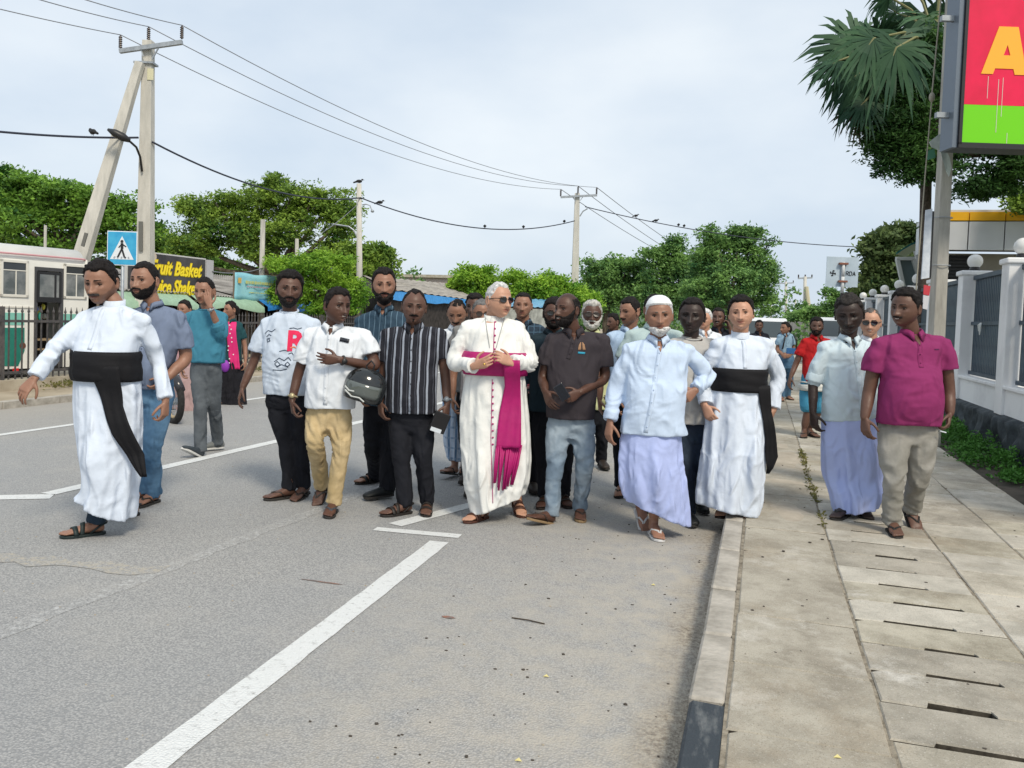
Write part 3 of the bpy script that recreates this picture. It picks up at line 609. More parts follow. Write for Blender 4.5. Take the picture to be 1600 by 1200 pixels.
# ------------------------------------------------ bus
A_b = atdepth(141, 560, 17.1); B_b = atdepth(0, 560, 15.5)
bdir = Vector((A_b.x-B_b.x, A_b.y-B_b.y, 0)).normalized(); ang = math.atan2(bdir.y, bdir.x)
bus = empty('parked_bus', (A_b.x, A_b.y, -.01), 'cream and green bus with its middle door open, parked behind the railing', 'bus', rz=ang)
Bn = Vector((math.sin(ang), -math.cos(ang), 0))      # out of the near side
def bl(u, v):
    d = ray(u, v); t = (Vector((A_b.x, A_b.y, 0))-EYEV).dot(Bn)/d.dot(Bn); p = EYEV+d*t; return ((p-bus.location).dot(bdir), p.z+.01)
M_BW = mat('bus_cream', (.72, .71, .66), .35, color2=(.80, .79, .74), vscale=2, spec=.5); M_BG = mat('bus_green', (.015, .16, .12), .35, color2=(.03, .22, .17), vscale=3)
M_BGL = mat('bus_glass', (.10, .115, .12), .08, spec=.8, color2=(.30, .31, .31), vscale=2.2, contrast=(.4, .7)); M_RUB = mat('rubber', (.018, .018, .018), .85, var=.3, vscale=30)
M_CH = mat('chrome_trim', (.66, .64, .58), .35); M_BWL = mat('bus_light_green', (.20, .48, .40), .4)
BL = 7.6; Wd = 2.2
zr = bl(60, 383)[1]; zg = bl(70, 405)[1]; zw1 = bl(20, 468)[1]; zst = bl(20, 480)[1]; zbot = bl(60, 575)[1]
dx0 = bl(53, 500)[0]; dx1 = bl(98, 500)[0]
# body shell: rounded roof, with the doorway left open
def prof(x, inset=0.0):
    r = .36; pts = [(0, zbot)] + [(0, zr-r-.0)] + [(r-r*math.cos(a), zr-r+r*math.sin(a)) for a in np.linspace(.3, math.pi/2, 5)] + [(Wd-r+r*math.sin(a), zr-r+r*math.cos(a)) for a in np.linspace(0, math.pi/2, 5)] + [(Wd, zbot)]
    return [(x, y, z) for y, z in pts]
def shell(x0, x1, name='body_panel'):
    mb = MB(); P = prof(x0); Q = prof(x1); n = len(P); mb.add(P+Q, [(i, n+i, n+i+1, i+1) for i in range(n-1)] + [(n-1, 2*n-1, n, 0)]+[tuple(range(n)), tuple(range(2*n-1, n-1, -1))]); return mb.build(name, M_BW, bus, True)
# side built of panels round the doorway; roof and far side as one shell set 6 cm in
mb = MB(); P = [(-BL, y+.06, z) for x, y, z in prof(0)]; Q = [(-.10, y+.06, z) for x, y, z in prof(0)]
P = [p for p in P if p[2] >= zr-.37 or p[1] > 1]; Q = [p for p in Q if p[2] >= zr-.37 or p[1] > 1]; n = len(P)
mb.add(P+Q, [(i, n+i, n+i+1, i+1) for i in range(n-1)]); o = mb.build('roof', M_BW, bus, True); mo = o.modifiers.new('s', 'SOLIDIFY'); mo.thickness = .03
def bbox(name, x0, x1, y0, y1, z0, z1, m, bevel=0.0):
    mb = MB(); mb.box(((x0+x1)/2, (y0+y1)/2, (z0+z1)/2), (abs(x1-x0), abs(y1-y0), abs(z1-z0))); return mb.build(name, m, bus, bevel=bevel)
bbox('side_panel', -BL, dx0, 0, .05, zbot, zr-.30, M_BW); bbox('side_panel', dx1, -.06, 0, .05, zbot, zr-.30, M_BW)
zdt = bl(75, 418)[1]; bbox('door_header', dx0, dx1, .003, .05, zdt, zr-.30, M_BW)
bbox('rear_panel', -.10, -.04, .05, Wd, zbot, zr-.2, M_BW, .03); bbox('far_side', -BL, -.1, Wd-.02, Wd+.03, zbot, zr-.3, M_BW); bbox('floor', -BL, -.1, .05, Wd, zbot-.05, zbot+.02, M_BLACK)
mb = MB(); mb.tube([(-BL, .035, zr-.2), (-.15, .035, zr-.2), (-.03, .12, zr-.22)], .02, 6); mb.build('drip_rail', mat('pink_line', (.55, .28, .30), .5), bus)
# green bands
zg1 = bl(20, 487)[1]; zg2 = bl(20, 508)[1]; zg3 = bl(30, 512)[1]
for x0, x1 in ((-BL, bl(38, 480)[0]), (bl(99, 480)[0], -.06)):
    bbox('light_band', x0, x1, -.006, .0, zg2, zg1-.02, M_BWL)
mb = MB(); q = [bl(-60, 512), bl(38, 512), bl(38, 548), bl(28, 572), bl(-60, 572)]; mb.add([(x, -.008, z) for x, z in q]+[(x, 0, z) for x, z in q], [(0, 1, 2, 3, 4), (0, 5, 6, 1), (1, 6, 7, 2), (2, 7, 8, 3)]); mb.build('green_panel', M_BG, bus)
bbox('green_panel', bl(99, 500)[0], -.06, -.008, 0, bl(110, 540)[1], bl(110, 510)[1], M_BG)
bbox('rub_strip', -BL, dx0-.02, -.02, .0, zst-.01, zst+.02, M_CH)
def busframe(x0, x1, z0, z1, split=None, name='window'):
    w = .05; mb = MB()
    for a, b_, c, d in ((x0, x1, z1-w, z1), (x0, x1, z0, z0+w), (x0, x0+w, z0, z1), (x1-w, x1, z0, z1)): mb.box(((a+b_)/2, -.01, (c+d)/2), (abs(b_-a), .03, abs(d-c)))
    if split: mb.box(((x0+x1)/2, -.008, z0+(z1-z0)*.72), (x1-x0, .024, .02)); mb.box((x0+(x1-x0)*split, -.008, z0+(z1-z0)*.36), (.02, .024, (z1-z0)*.72))
    f = mb.build(name, M_CH, bus, bevel=.004)
    mb = MB(); mb.box(((x0+x1)/2, .002-.006, z0+(z1-z0)*.36), (x1-x0-.02, .008, (z1-z0)*.70)); mb.build('pane', M_BGL, f)
    mb = MB(); mb.box(((x0+x1)/2, .002-.006, z0+(z1-z0)*.86), (x1-x0-.02, .008, (z1-z0)*.26)); mb.build('tinted_pane', mat('tinted_glass', (.04, .045, .05), .1, spec=.8), f)
zt_, zb_ = bl(20, 406)[1], bl(20, 464)[1]
for (u0, u1) in ((-46, -4), (0, 44)): busframe(bl(u0, 430)[0], bl(u1, 430)[0], zb_, zt_, .55)
busframe(bl(99, 430)[0], bl(135, 430)[0], bl(115, 467)[1], bl(115, 413)[1], .55)
for k in range(3): busframe(bl(-50, 430)[0]-1.2*(k+1)+.05, bl(-50, 430)[0]-1.2*k-.05, zb_, zt_, .55)
# door frame, half open door leaf and dim inside with hanging goods
bbox('door_frame', dx0-.0, dx0+.06, -.015, .05, zbot, zdt, mat('door_grey', (.06, .06, .065), .5)); bbox('door_frame', dx1-.06, dx1, -.015, .05, zbot, zdt, mat('door_grey', (.06, .06, .065), .5)); bbox('door_frame', dx0, dx1, -.012, .05, zdt-.07, zdt, mat('door_grey', (.06, .06, .065), .5))
x0, z1 = bl(61, 428); x1, z0 = bl(91, 465)
mb = MB(); w = .05
for a, b_, c, d in ((x0-w, x1+w, z1, z1+w), (x0-w, x1+w, z0-.10, z0), (x0-w, x0, z0, z1), (x1, x1+w, z0, z1), ((x0+x1)/2+.1, (x0+x1)/2+.14, z0, z1)): mb.box(((a+b_)/2, -.02, (c+d)/2), (b_-a, .02, d-c))
f = mb.build('door_leaf', M_BLACK, bus); mb = MB(); mb.box(((x0+x1)/2, -.02, (z0+z1)/2), (x1-x0, .006, z1-z0)); mb.build('pane', M_BGL, f)
bbox('bulkhead', dx0-.4, dx1+.3, 1.0, 1.05, zbot, zr-.3, mat('bus_inside', (.07, .065, .06), .8))
rr = random.Random(4)
for k in range(14):
    u = rr.uniform(60, 93); v = rr.uniform(472, 500); x, z = bl(u, v); mb = MB(); mb.ball((x, rr.uniform(.15, .5), z), (rr.uniform(.03, .06), .05, rr.uniform(.05, .11)), 8, 6)
    mb.build('hanging_packet', mat('packet_%d' % (k % 5), [(.6, .05, .05), (.05, .15, .6), (.7, .65, .1), (.55, .55, .5), (.05, .4, .3)][k % 5], .5), bus, True)
for k in range(3): x, z = bl(70, 530+k*15); bbox('step', dx0+.06, dx1-.06, .05, .6-.15*k, z-.03, z, mat('step_tan', (.30, .22, .13), .7))
for (u, v, r_) in ((-6, 548, .46),):
    x, z = bl(u, v); x = min(x, -2.4)
    for yy in (.02, Wd-.25):
        mb = MB(); mb.tube([(x, yy-.02, .46), (x, yy+.24, .46)], .46, 32); w_ = mb.build('wheel', M_RUB, bus, False, bevel=.03)
        mb = MB(); mb.tube([(x, yy-.035, .46), (x, yy-.0, .46)], [.24, .27], 24); mb.build('rim', mat('rim_grey', (.25, .25, .26), .5, metal=.3), w_)
    mb = MB(); mb.tube([(x+.58*math.cos(a), -.005, .46+.58*math.sin(a)) for a in np.linspace(-.2, math.pi+.2, 15)], .04, 6); mb.build('wheel_arch', M_BLACK, bus)
    mb = MB(); mb.tube([(x, .012-.02, .48), (x, .05, .48)], .56, 28); mb.build('wheel_well', M_BLACK, bus)
    for yy in (.02, Wd-.25): mb = MB(); mb.tube([(x-4.2, yy-.02, .46), (x-4.2, yy+.24, .46)], .46, 28); mb.build('wheel', M_RUB, bus)
x, z = bl(24, 577); bbox('tail_lamp', x-.05, x+.05, -.03, .01, z-.04, z+.02, mat('red_lens', (.6, .02, .02), .2))
x, z = bl(35, 540); mb = MB(); mb.tube([(x, -.015, z), (x, .0, z)], .06, 14); mb.build('filler_cap', mat('cap_brown', (.12, .05, .03), .6), bus)

# ------------------------------------------------ zebra crossing sign
g0 = atdepth(191, 600, 16.6); g0.z = -.01
zs_ = empty('crossing_sign', g0, 'blue pedestrian crossing sign with a walking figure in a white triangle', 'sign', rz=PSI)
c = atdepth(191, 388, 16.6); cz = c.z+.01; cx = (c-g0).dot(RV)
mb = MB(); mb.box((cx, 0, cz), (.60, .012, .68)); mb.build('plate', mat('sign_white', (.70, .74, .78), .45), zs_, bevel=.005)
mb = MB(); mb.box((cx, -.008, cz), (.565, .004, .645)); mb.build('blue_panel', mat('sign_blue', (.03, .30, .56), .4, color2=(.06, .40, .64), vscale=4), zs_)
mb = MB(); mb.prism([(cx-.235, cz-.22), (cx+.235, cz-.22), (cx, cz+.24)], .010, .013, Matrix(((1, 0, 0, 0), (0, 0, -1, 0), (0, 1, 0, 0), (0, 0, 0, 1)))); mb.build('triangle', mat('sign_white', (.7, .74, .78), .45), zs_)
mb = MB(); yy = -.0155
for a in ((0, .10, .004, -.01, .055), (.0, -.01, -.075, -.17, .035), (.0, -.01, .055, -.18, .035), (0, .085, -.065, .01, .022), (0, .085, .085, .03, .022), (-.075, -.17, -.095, -.175, .025), (.055, -.18, .085, -.185, .025)):
    mb.bar((cx+a[0], yy, cz+a[1]), (cx+a[2], yy, cz+a[3]), a[4], .004, up=(0, 1, 0))
mb.tube([(cx, yy-.003, cz+.135), (cx, yy+.002, cz+.135)], .03, 14); mb.build('figure', M_BLACK, zs_)
mb = MB()
for k in range(5): mb.bar((cx-.16+.075*k, -.0145, cz-.205), (cx-.13+.065*k, -.0145, cz-.165), .03, .003, up=(0, 1, 0))
mb.build('stripes', mat('sign_grey_stripe', (.35, .38, .42), .5), zs_)
mb = MB(); mb.tube([(cx, .035, 0), (cx, .035, cz+.3)], .03, 12); mb.build('post', M_STEEL, zs_, True)

# ------------------------------------------------ roadside stalls behind the railing
SX = -17.0
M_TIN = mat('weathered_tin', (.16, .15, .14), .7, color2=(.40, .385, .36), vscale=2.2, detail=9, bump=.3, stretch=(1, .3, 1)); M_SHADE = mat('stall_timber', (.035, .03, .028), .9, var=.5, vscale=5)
def corr(name, p00, p10, p11, p01, n, m, parent, amp=.025, t=.006):
    """corrugated sheet between four corners, ribs running from the 0 edge to the 1 edge"""
    p00, p10, p11, p01 = [Vector(p)-parent.location for p in (p00, p10, p11, p01)]; nr = (p10-p00).cross(p01-p00).normalized(); nr = nr if nr.z > 0 else -nr; V = []; F = []
    for i in range(n*4+1):
        s = i/(n*4); o_ = nr*amp*math.sin(i*math.pi/2)
        a = p00.lerp(p10, s)+o_; b = p01.lerp(p11, s)+o_; V += [a, b, a-nr*t, b-nr*t]
    for i in range(n*4): k = 4*i; F += [(k, k+4, k+5, k+1), (k+2, k+3, k+7, k+6), (k, k+2, k+6, k+4), (k+1, k+5, k+7, k+3)]
    return link(name, mesh_np(name, V, F), m, parent)
def stall(y0, y1, label, roofm, tarp, hz=1.95, seed=0):
    r = random.Random(seed); st_ = empty('market_stall', (SX, (y0+y1)/2, 0), label, 'stall', 'stalls behind the railing')
    m = (y0+y1)/2
    n = max(1, int((y1-y0)/.85))
    for i in range(n):
        a, b_ = y0+(y1-y0)*i/n+.01, y0+(y1-y0)*(i+1)/n+.03; j = r.uniform(-.03, .03)
        corr('roof_sheet', (SX+.55, a, hz+j), (SX+.55, b_, hz+j+r.uniform(-.02, .02)), (SX-3.4, b_, hz+.75+j), (SX-3.4, a, hz+.75+j), 8, roofm, st_)
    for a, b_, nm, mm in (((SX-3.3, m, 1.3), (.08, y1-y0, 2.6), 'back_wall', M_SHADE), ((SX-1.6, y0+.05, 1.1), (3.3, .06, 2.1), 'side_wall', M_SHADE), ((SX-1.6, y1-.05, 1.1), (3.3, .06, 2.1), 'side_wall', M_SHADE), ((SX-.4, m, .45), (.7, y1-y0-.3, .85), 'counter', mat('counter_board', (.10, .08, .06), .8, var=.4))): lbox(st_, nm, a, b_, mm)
    for yy in (y0+.12, m, y1-.12): mb = MB(); mb.tube([(SX+.35-SX, yy-m, 0), (SX+.35-SX, yy-m, hz-.03)], .035, 7); mb.build('post', mat('post_wood', (.16, .13, .10), .9), st_)
    if tarp: 
        mb = MB(); k = 14; V = []
        for i in range(k+1):
            yy = y0+(y1-y0)*i/k-m; sg = .05*math.sin(i*math.pi/k*2+seed); V += [(.50, yy, hz-.05), (.95, yy, hz-.30-sg), (.50, yy, hz-.06), (.95, yy, hz-.31-sg), (.96, yy, hz-.45-sg*1.4), (.965, yy, hz-.45-sg*1.4)]
        mb.add(V, [(6*i, 6*i+6, 6*i+7, 6*i+1) for i in range(k)]+[(6*i+2, 6*i+3, 6*i+9, 6*i+8) for i in range(k)]+[(6*i+1, 6*i+7, 6*i+11, 6*i+4) for i in range(k)]); mb.build('tarpaulin', tarp, st_, True)
    for k in range(6):
        p = (SX-.4+r.uniform(-.2, .2), r.uniform(y0+.4, y1-.4)); c = r.choice([(.5, .32, .05), (.45, .06, .04), (.08, .3, .08), (.5, .5, .45), (.1, .2, .4)])
        mb = MB(); s = r.uniform(.12, .2); mb.box((p[0]-SX, p[1]-m, .88+s/2), (s*1.3, s*1.8, s)); mb.build('goods', mat('goods_%d%d%d' % tuple(int(x*99) for x in c), c, .7), st_, bevel=.01)
    return st_
M_TGREEN = mat('pale_green_tarp', (.30, .45, .33), .6, var=.1); M_TBLUE = mat('blue_tarp', (.03, .20, .55), .5, var=.2)
stall(17.6, 21.0, 'stall with grey tin roof under the fruit juice board, leftmost of the row', M_TIN, M_TGREEN, seed=1)
stall(21.2, 24.4, 'stall with grey tin roof and pale green tarpaulin below the gap between the two boards', M_TIN, M_TGREEN, seed=2)
stall(24.6, 28.4, 'stall with tin roof and blue tarpaulin below the pale blue banner', M_TIN, M_TBLUE, seed=3)
stall(28.6, 33.0, 'dark stall with tin roof behind the low bright green tree', M_TIN, None, seed=4)

# fruit basket board
Yb0 = atside(236, 430, SX+.5).y; Yb1 = atside(322, 430, SX+.5).y; Yb2 = atside(333, 430, SX+.5).y
z0 = atside(280, 468, SX+.5).z; z1 = atside(280, 401, SX+.5).z
fb = empty('shop_board', (SX+.5, Yb0, z0), 'black shop board with yellow script Fruit Basket Juice Shake', 'sign')
Lb = Yb1-Yb0; H_ = z1-z0; x_off = .9
lbox(fb, 'backing', (SX+.42, Yb0+Lb/2-x_off/2, z0+H_/2), (.12, Lb+x_off, H_+.08), mat('board_white', (.55, .55, .55), .6)); lbox(fb, 'panel', (SX+.486, Yb0+Lb/2-x_off/2, z0+H_/2), (.01, Lb+x_off-.06, H_), mat('board_black', (.03, .028, .03), .35, color2=(.075, .07, .075), vscale=1.2))
lbox(fb, 'end_panel', (SX+.42, (Yb1+Yb2)/2+.03, z0+H_/2-.05), (.14, Yb2-Yb1, H_+.12), mat('end_grey', (.42, .42, .44), .7))
for yy in (.1, Lb-.1): mb = MB(); mb.tube([(-.1, yy, -z0), (-.1, yy, 0)], .04, 8); mb.build('post', M_STEEL, fb)
def text_mesh(body, size, extrude, offset, shear=0.0, spacing=1.0):
    cu = bpy.data.curves.new('t', 'FONT'); cu.body = body; cu.size = size; cu.extrude = extrude; cu.offset = offset; cu.shear = shear; cu.space_character = spacing; cu.resolution_u = 3
    o = bpy.data.objects.new('t', cu); COL.objects.link(o); dg = bpy.context.evaluated_depsgraph_get(); dg.update(); me = bpy.data.meshes.new_from_object(o.evaluated_get(dg)); bpy.data.objects.remove(o); bpy.data.curves.remove(cu); me.materials.clear(); return me
def put_text(name, body, size, parent, origin, xdir, m, extrude=.004, offset=.0, shear=.0, width=None, spacing=1.0, updir=Vector((0, 0, 1))):
    me = text_mesh(body, size, extrude, offset, shear, spacing); n = len(me.vertices); co = np.empty(n*3); me.vertices.foreach_get('co', co); co = co.reshape(-1, 3)
    if width: co[:, 0] = (co[:, 0]-co[:, 0].min())*width/(np.ptp(co[:, 0])+1e-9)
    xd = np.array(xdir); zd = np.array(updir); nd = np.cross(xd, zd); P = np.array(origin) + co[:, :1]*xd + co[:, 1:2]*zd + co[:, 2:3]*nd
    me.vertices.foreach_set('co', P.astype(np.float32).ravel()); me.update(); return link(name, me, m, parent)
M_TY = mat('letter_yellow', (.90, .72, .03), .5); M_TDY = mat('letter_outline', (.55, .42, .0), .5)
for body, zz, w_, x_, sz in (('Fruit Basket', H_*.56, Lb*.93, .0, H_*.44), ('Juice Shake', H_*.13, Lb*.80, .0, H_*.44)):
    put_text('lettering', body, sz, fb, (.000, x_-.05, zz), (0, 1, 0), M_TDY, .004, .030, .35, w_+.04); put_text('lettering', body, sz, fb, (.007, x_-.03, zz), (0, 1, 0), M_TY, .004, .010, .35, w_)
rr = random.Random(9)
for k in range(13):
    yy = rr.uniform(-.75, -.1) if k % 2 else rr.uniform(-.5, .35); zz = rr.choice([.12, .25, .42, .5, .85, .93])*H_; mb = MB(); mb.tube([(-.006, yy, zz), (.006, yy, zz)], rr.uniform(.08, .13), 12)
    mb.build('fruit_print', mat('fruit_%d' % (k % 3), [(.55, .27, .13), (.62, .40, .24), (.62, .52, .42)][k % 3], .6), fb)
# pale blue banner
Y0 = atside(366, 450, SX+.6).y; Y1 = atside(434, 450, SX+.6).y; z0 = atside(400, 470, SX+.6).z; z1 = atside(400, 429, SX+.6).z
bn = empty('banner', (SX+.6, Y0, z0), 'pale blue cloth banner with faded yellow lines above the stall roofs', 'banner')
V = []; F = []; k = 20
for i in range(k+1):
    for j in range(7): V.append((.03*math.sin(i*.9+j*.4), (Y1-Y0)*i/k, (z1-z0)*j/6+.02*math.sin(i*.5)))
F = [(i*7+j, (i+1)*7+j, (i+1)*7+j+1, i*7+j+1) for i in range(k) for j in range(6)]
o = link('cloth', mesh_np('cloth', V, F), mat('banner_blue', (.22, .50, .62), .7, color2=(.30, .60, .66), vscale=1.5), bn, True); mo = o.modifiers.new('s', 'SOLIDIFY'); mo.thickness = .01
rr = random.Random(2); Lw = Y1-Y0
M_FAD = mat('faded_yellow_print', (.52, .56, .22), .7); M_FADR = mat('faded_red_print', (.45, .30, .38), .7)
for row, (zz, hh, mm, a, b_) in enumerate(((.68, .12, M_FAD, .22, .92), (.52, .06, M_FADR, .25, .88), (.30, .05, M_FAD, .3, .8))):
    mb = MB(); x = a
    while x < b_: w_ = rr.uniform(.015, .04); mb.box((.045, Lw*(x+w_/2), (z1-z0)*zz), (.004, Lw*w_, (z1-z0)*hh*rr.uniform(.7, 1))); x += w_+rr.uniform(.006, .02)
    mb.build('faded_print', mm, bn)
mb = MB(); mb.box((.045, Lw*.09, (z1-z0)*.72), (.004, Lw*.07, (z1-z0)*.2)); mb.build('crest_print', mat('crest_orange', (.6, .4, .12), .7), bn)
for yy in (0, Lw): mb = MB(); mb.tube([(-.02, yy, -z0), (-.02, yy, z1-z0+.05)], .03, 7); mb.build('post', mat('post_wood', (.16, .13, .10), .9), bn)
# grey shed roofs behind the boards
def shed(name, label, corners, wallz, m, wallm, cat='shed'):
    c = sum((Vector(p) for p in corners), Vector())/4; s = empty(name, (c.x, c.y, 0), label, cat)
    corr('roof_sheet', *corners, 14, m, s); 
    q = [Vector((p[0], p[1], 0))-s.location for p in corners]; t = [Vector(p)-s.location-Vector((0, 0, .08)) for p in corners]; q = [a.lerp(Vector((0, 0, 0)), .06) for a in q]; t = [Vector((a.x, a.y, b.z)) for a, b in zip(q, t)]
    for i in range(4):
        j = (i+1) % 4; mb = MB(); nn = (q[j]-q[i]).cross(Vector((0, 0, 1))).normalized()*.06; P = [q[i], q[j], t[j], t[i]]; mb.add(P+[p-nn for p in P], [(0, 1, 2, 3), (7, 6, 5, 4), (0, 4, 5, 1), (1, 5, 6, 2), (2, 6, 7, 3), (3, 7, 4, 0)]); mb.build('wall', wallm, s)
    return s
def pp(u, v, D): p = atdepth(u, v, D); return (p.x, p.y, p.z)
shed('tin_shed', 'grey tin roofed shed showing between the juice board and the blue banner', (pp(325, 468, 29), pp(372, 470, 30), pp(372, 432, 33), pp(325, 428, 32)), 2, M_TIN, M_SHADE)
# long low shack with a weathered roof and blue tarpaulin edge
sh = shed('shack', 'long low shack with weathered sheet roof and blue tarpaulin along its eave', (pp(612, 452, 31), pp(752, 470, 42), pp(700, 443, 52), pp(566, 430, 37)), 2, mat('old_asbestos', (.20, .18, .16), .9, color2=(.42, .39, .34), vscale=2.5, detail=9, stretch=(1, 1, 1)), M_SHADE)
P0_ = Vector(pp(606, 453, 30.8)); P1_ = Vector(pp(756, 471, 42)); k = 12; mb = MB(); V = []
for i in range(k+1):
    p = P0_.lerp(P1_, i/k)-sh.location; dn = Vector((0, 0, -.32-.05*math.sin(i*1.7))); V += [p, p+dn+RV*.05, p+FV*.02, p+dn+RV*.05+FV*.02]
mb.add(V, [(4*i, 4*i+1, 4*i+5, 4*i+4) for i in range(k)]+[(4*i+2, 4*i+6, 4*i+7, 4*i+3) for i in range(k)]); mb.build('tarpaulin', mat('bright_blue_tarp', (.05, .28, .66), .5, var=.15), sh, True)
mb = MB(); P = [Vector(pp(566, 432, 36.6)), Vector(pp(612, 455, 31.2)), Vector(pp(566, 458, 33)), Vector(pp(566, 432, 36.6))+FV*.1, Vector(pp(612, 455, 31.2))+FV*.1, Vector(pp(566, 458, 33))+FV*.1]; mb.add([p-sh.location for p in P], [(0, 1, 2), (5, 4, 3), (0, 3, 4, 1), (1, 4, 5, 2), (2, 5, 3, 0)]); mb.build('gable', M_SHADE, sh)
# second blue roofed stall behind the group, and a pale building in the distance
shed('blue_roofed_stall', 'blue roofed stall visible behind the bishop and the plaid shirted man', (pp(780, 478, 38), pp(905, 482, 44), pp(900, 470, 47), pp(780, 465, 42)), 2, mat('blue_sheet', (.08, .26, .45), .5, color2=(.20, .42, .58), vscale=1.5), mat('pale_stall_wall', (.32, .33, .30), .8, var=.3, vscale=3), 'stall')
hb = empty('distant_house', atdepth(700, 500, 75), 'pale pink distant house with a flat roof beyond the shack', 'building'); hb.location.z = 0
lbox(hb, 'wall', hb.location+Vector((0, 0, 2.4)), (7, 6, 4.8), mat('pale_pink_wall', (.48, .40, .37), .8)); lbox(hb, 'roof', hb.location+Vector((0, 0, 4.9)), (7.6, 6.6, .25), M_CONC[1])
for k in (-1.8, 0, 1.8): w_ = lbox(hb, 'window', hb.location+Vector((3.52, k, 3)), (.08, .9, 1.1), mat('dark_glass', (.03, .04, .05), .08, spec=.8))
shed('low_building', 'low tan roofed building at the far end of the road on the right', (pp(1232, 497, 95), pp(1275, 499, 85), pp(1275, 489, 92), pp(1232, 487, 100)), 2, mat('tan_roof', (.42, .30, .20), .8), M_BWALL, 'building')
# ================================================================== POWER LINES
M_INS = mat('brown_insulator', (.035, .02, .018), .3); M_WIRE = mat('aluminium_wire', (.22, .23, .25), .5, metal=.3); M_CABLE = mat('bundled_cable', (.025, .03, .05), .6)
def insulators(parent, p, h=.34, r=.05):
    mb = MB(); mb.tube([p, p+Vector((0, 0, h))], r*.45, 8)
    for i in range(6): z = .03+h*.9*i/6; mb.tube([p+Vector((0, 0, z)), p+Vector((0, 0, z+.02)), p+Vector((0, 0, z+.035))], [r, r*.9, r*.4], 12)
    o = mb.build('insulator', M_INS, parent); return p+Vector((0, 0, h+.02))
# main pole
D1 = 22.5; b1 = atdepth(226, 500, D1); b1.z = -.01; t1 = atdepth(232, 64, D1)
p1 = empty('concrete_pole', b1, 'tall pale concrete pole at left with steel cross arm and three insulators', 'pole')
mb = MB(); taper(mb, (0, 0, 0), t1-b1, .44, .25, .36, .22); mb.build('shaft', M_POLEL, p1, bevel=.01)
sh_ = D1/1300
for z in (2.2, 2.9, 4.1, 4.9):
    pass
mb = MB(); q = atdepth(221, 360, D1-.19)-b1; mb.tube([q, q+FV*.03], .001, 6)
for u, v0, v1 in ((220, 346, 392),):
    mb = MB(); q0 = atdepth(u, v0, D1-.20)-b1; q1 = atdepth(u, v1, D1-.20)-b1; mb.bar(q0, q1, .10, .04, up=FV); mb.build('recess', mat('pole_recess', (.14, .14, .13), .9), p1)
ca = atdepth(187, 80, D1-.2)-b1; cb = atdepth(285, 66, D1-.2)-b1
mb = MB(); mb.bar(ca, cb, .10, .11); mb.bar(atdepth(219, 75, D1-.22)-b1, atdepth(224, 88, D1-.2)-b1, .03); mb.bar(atdepth(248, 74, D1-.22)-b1, atdepth(238, 92, D1-.2)-b1, .03); mb.build('cross_arm', M_STEEL, p1)
tips1 = [insulators(p1, atdepth(188, 76, D1-.2)-b1)+b1, insulators(p1, atdepth(232, 63, D1)-b1)+b1, insulators(p1, atdepth(284, 61, D1-.2)-b1)+b1]
mb = MB(); mb.box(atdepth(235, 116, D1-.13)-b1, (.16, .02, .30), PSI); mb.build('number_plate', mat('plate_yellow', (.60, .58, .40), .7), p1)
mb = MB(); mb.tube([atdepth(222, 268, D1-.2)-b1, atdepth(219, 245, D1-.25)-b1, atdepth(213, 230, D1-.6)-b1, atdepth(203, 221, D1-.9)-b1], .03, 8); mb.build('lamp_arm', M_BLACK, p1, True)
mb = MB(); L0 = atdepth(203, 220, D1-.9)-b1; L1 = atdepth(168, 202, D1-1.1)-b1; mb.tube([L0, L0.lerp(L1, .3), L0.lerp(L1, .7), L1], [.05, .11, .10, .03], 10); mb.build('lamp_head', M_BLACK, p1, True)
# prop
b2 = atdepth(78, 560, 21.3); b2.z = -.01; t2 = atdepth(219, 98, D1-.25)
pr = empty('pole_prop', b2, 'leaning pale concrete prop pole bracing the tall pole at left', 'pole')
mb = MB(); taper(mb, (0, 0, 0), t2-b2, .46, .20, .30, .18); mb.build('shaft', M_POLEL, pr, bevel=.01)
mb = MB(); mb.bar(atdepth(135, 364, 21.0)-b2, atdepth(129, 385, 21.0)-b2, .08, .04, up=FV); mb.build('recess', mat('pole_recess', (.14, .14, .13), .9), pr)
mb = MB(); q = atdepth(228, 100, D1)-b2; mb.box(q, (.52, .36, .05), PSI); mb.build('clamp', M_STEEL, pr)
# pole 2
D2 = 47; b3 = atdepth(898, 480, D2); b3.z = 0; t3 = atdepth(902, 302, D2)
p2 = empty('concrete_pole', b3, 'tall concrete pole in the middle distance with cross arm above the trees', 'pole')
mb = MB(); taper(mb, (0, 0, 0), t3-b3, .50, .26, .36, .22); mb.build('shaft', M_POLEL, p2, bevel=.01)
mb = MB(); mb.bar(atdepth(876, 308, D2-.2)-b3, atdepth(933, 305, D2-.2)-b3, .11, .11); mb.bar(atdepth(894, 307, D2-.2)-b3, atdepth(900, 315, D2-.2)-b3, .04); mb.bar(atdepth(912, 306, D2-.2)-b3, atdepth(906, 314, D2-.2)-b3, .04); mb.build('cross_arm', M_STEEL, p2)
tips2 = [insulators(p2, atdepth(u, v, D2-.2)-b3, .38, .06)+b3 for u, v in ((876, 307), (903, 302), (932, 304))]
mb = MB(); mb.tube([atdepth(906, 338, D2)-b3, atdepth(911, 330, D2)-b3, atdepth(918, 326, D2)-b3], .04, 6); mb.build('lamp_arm', M_STEEL, p2)
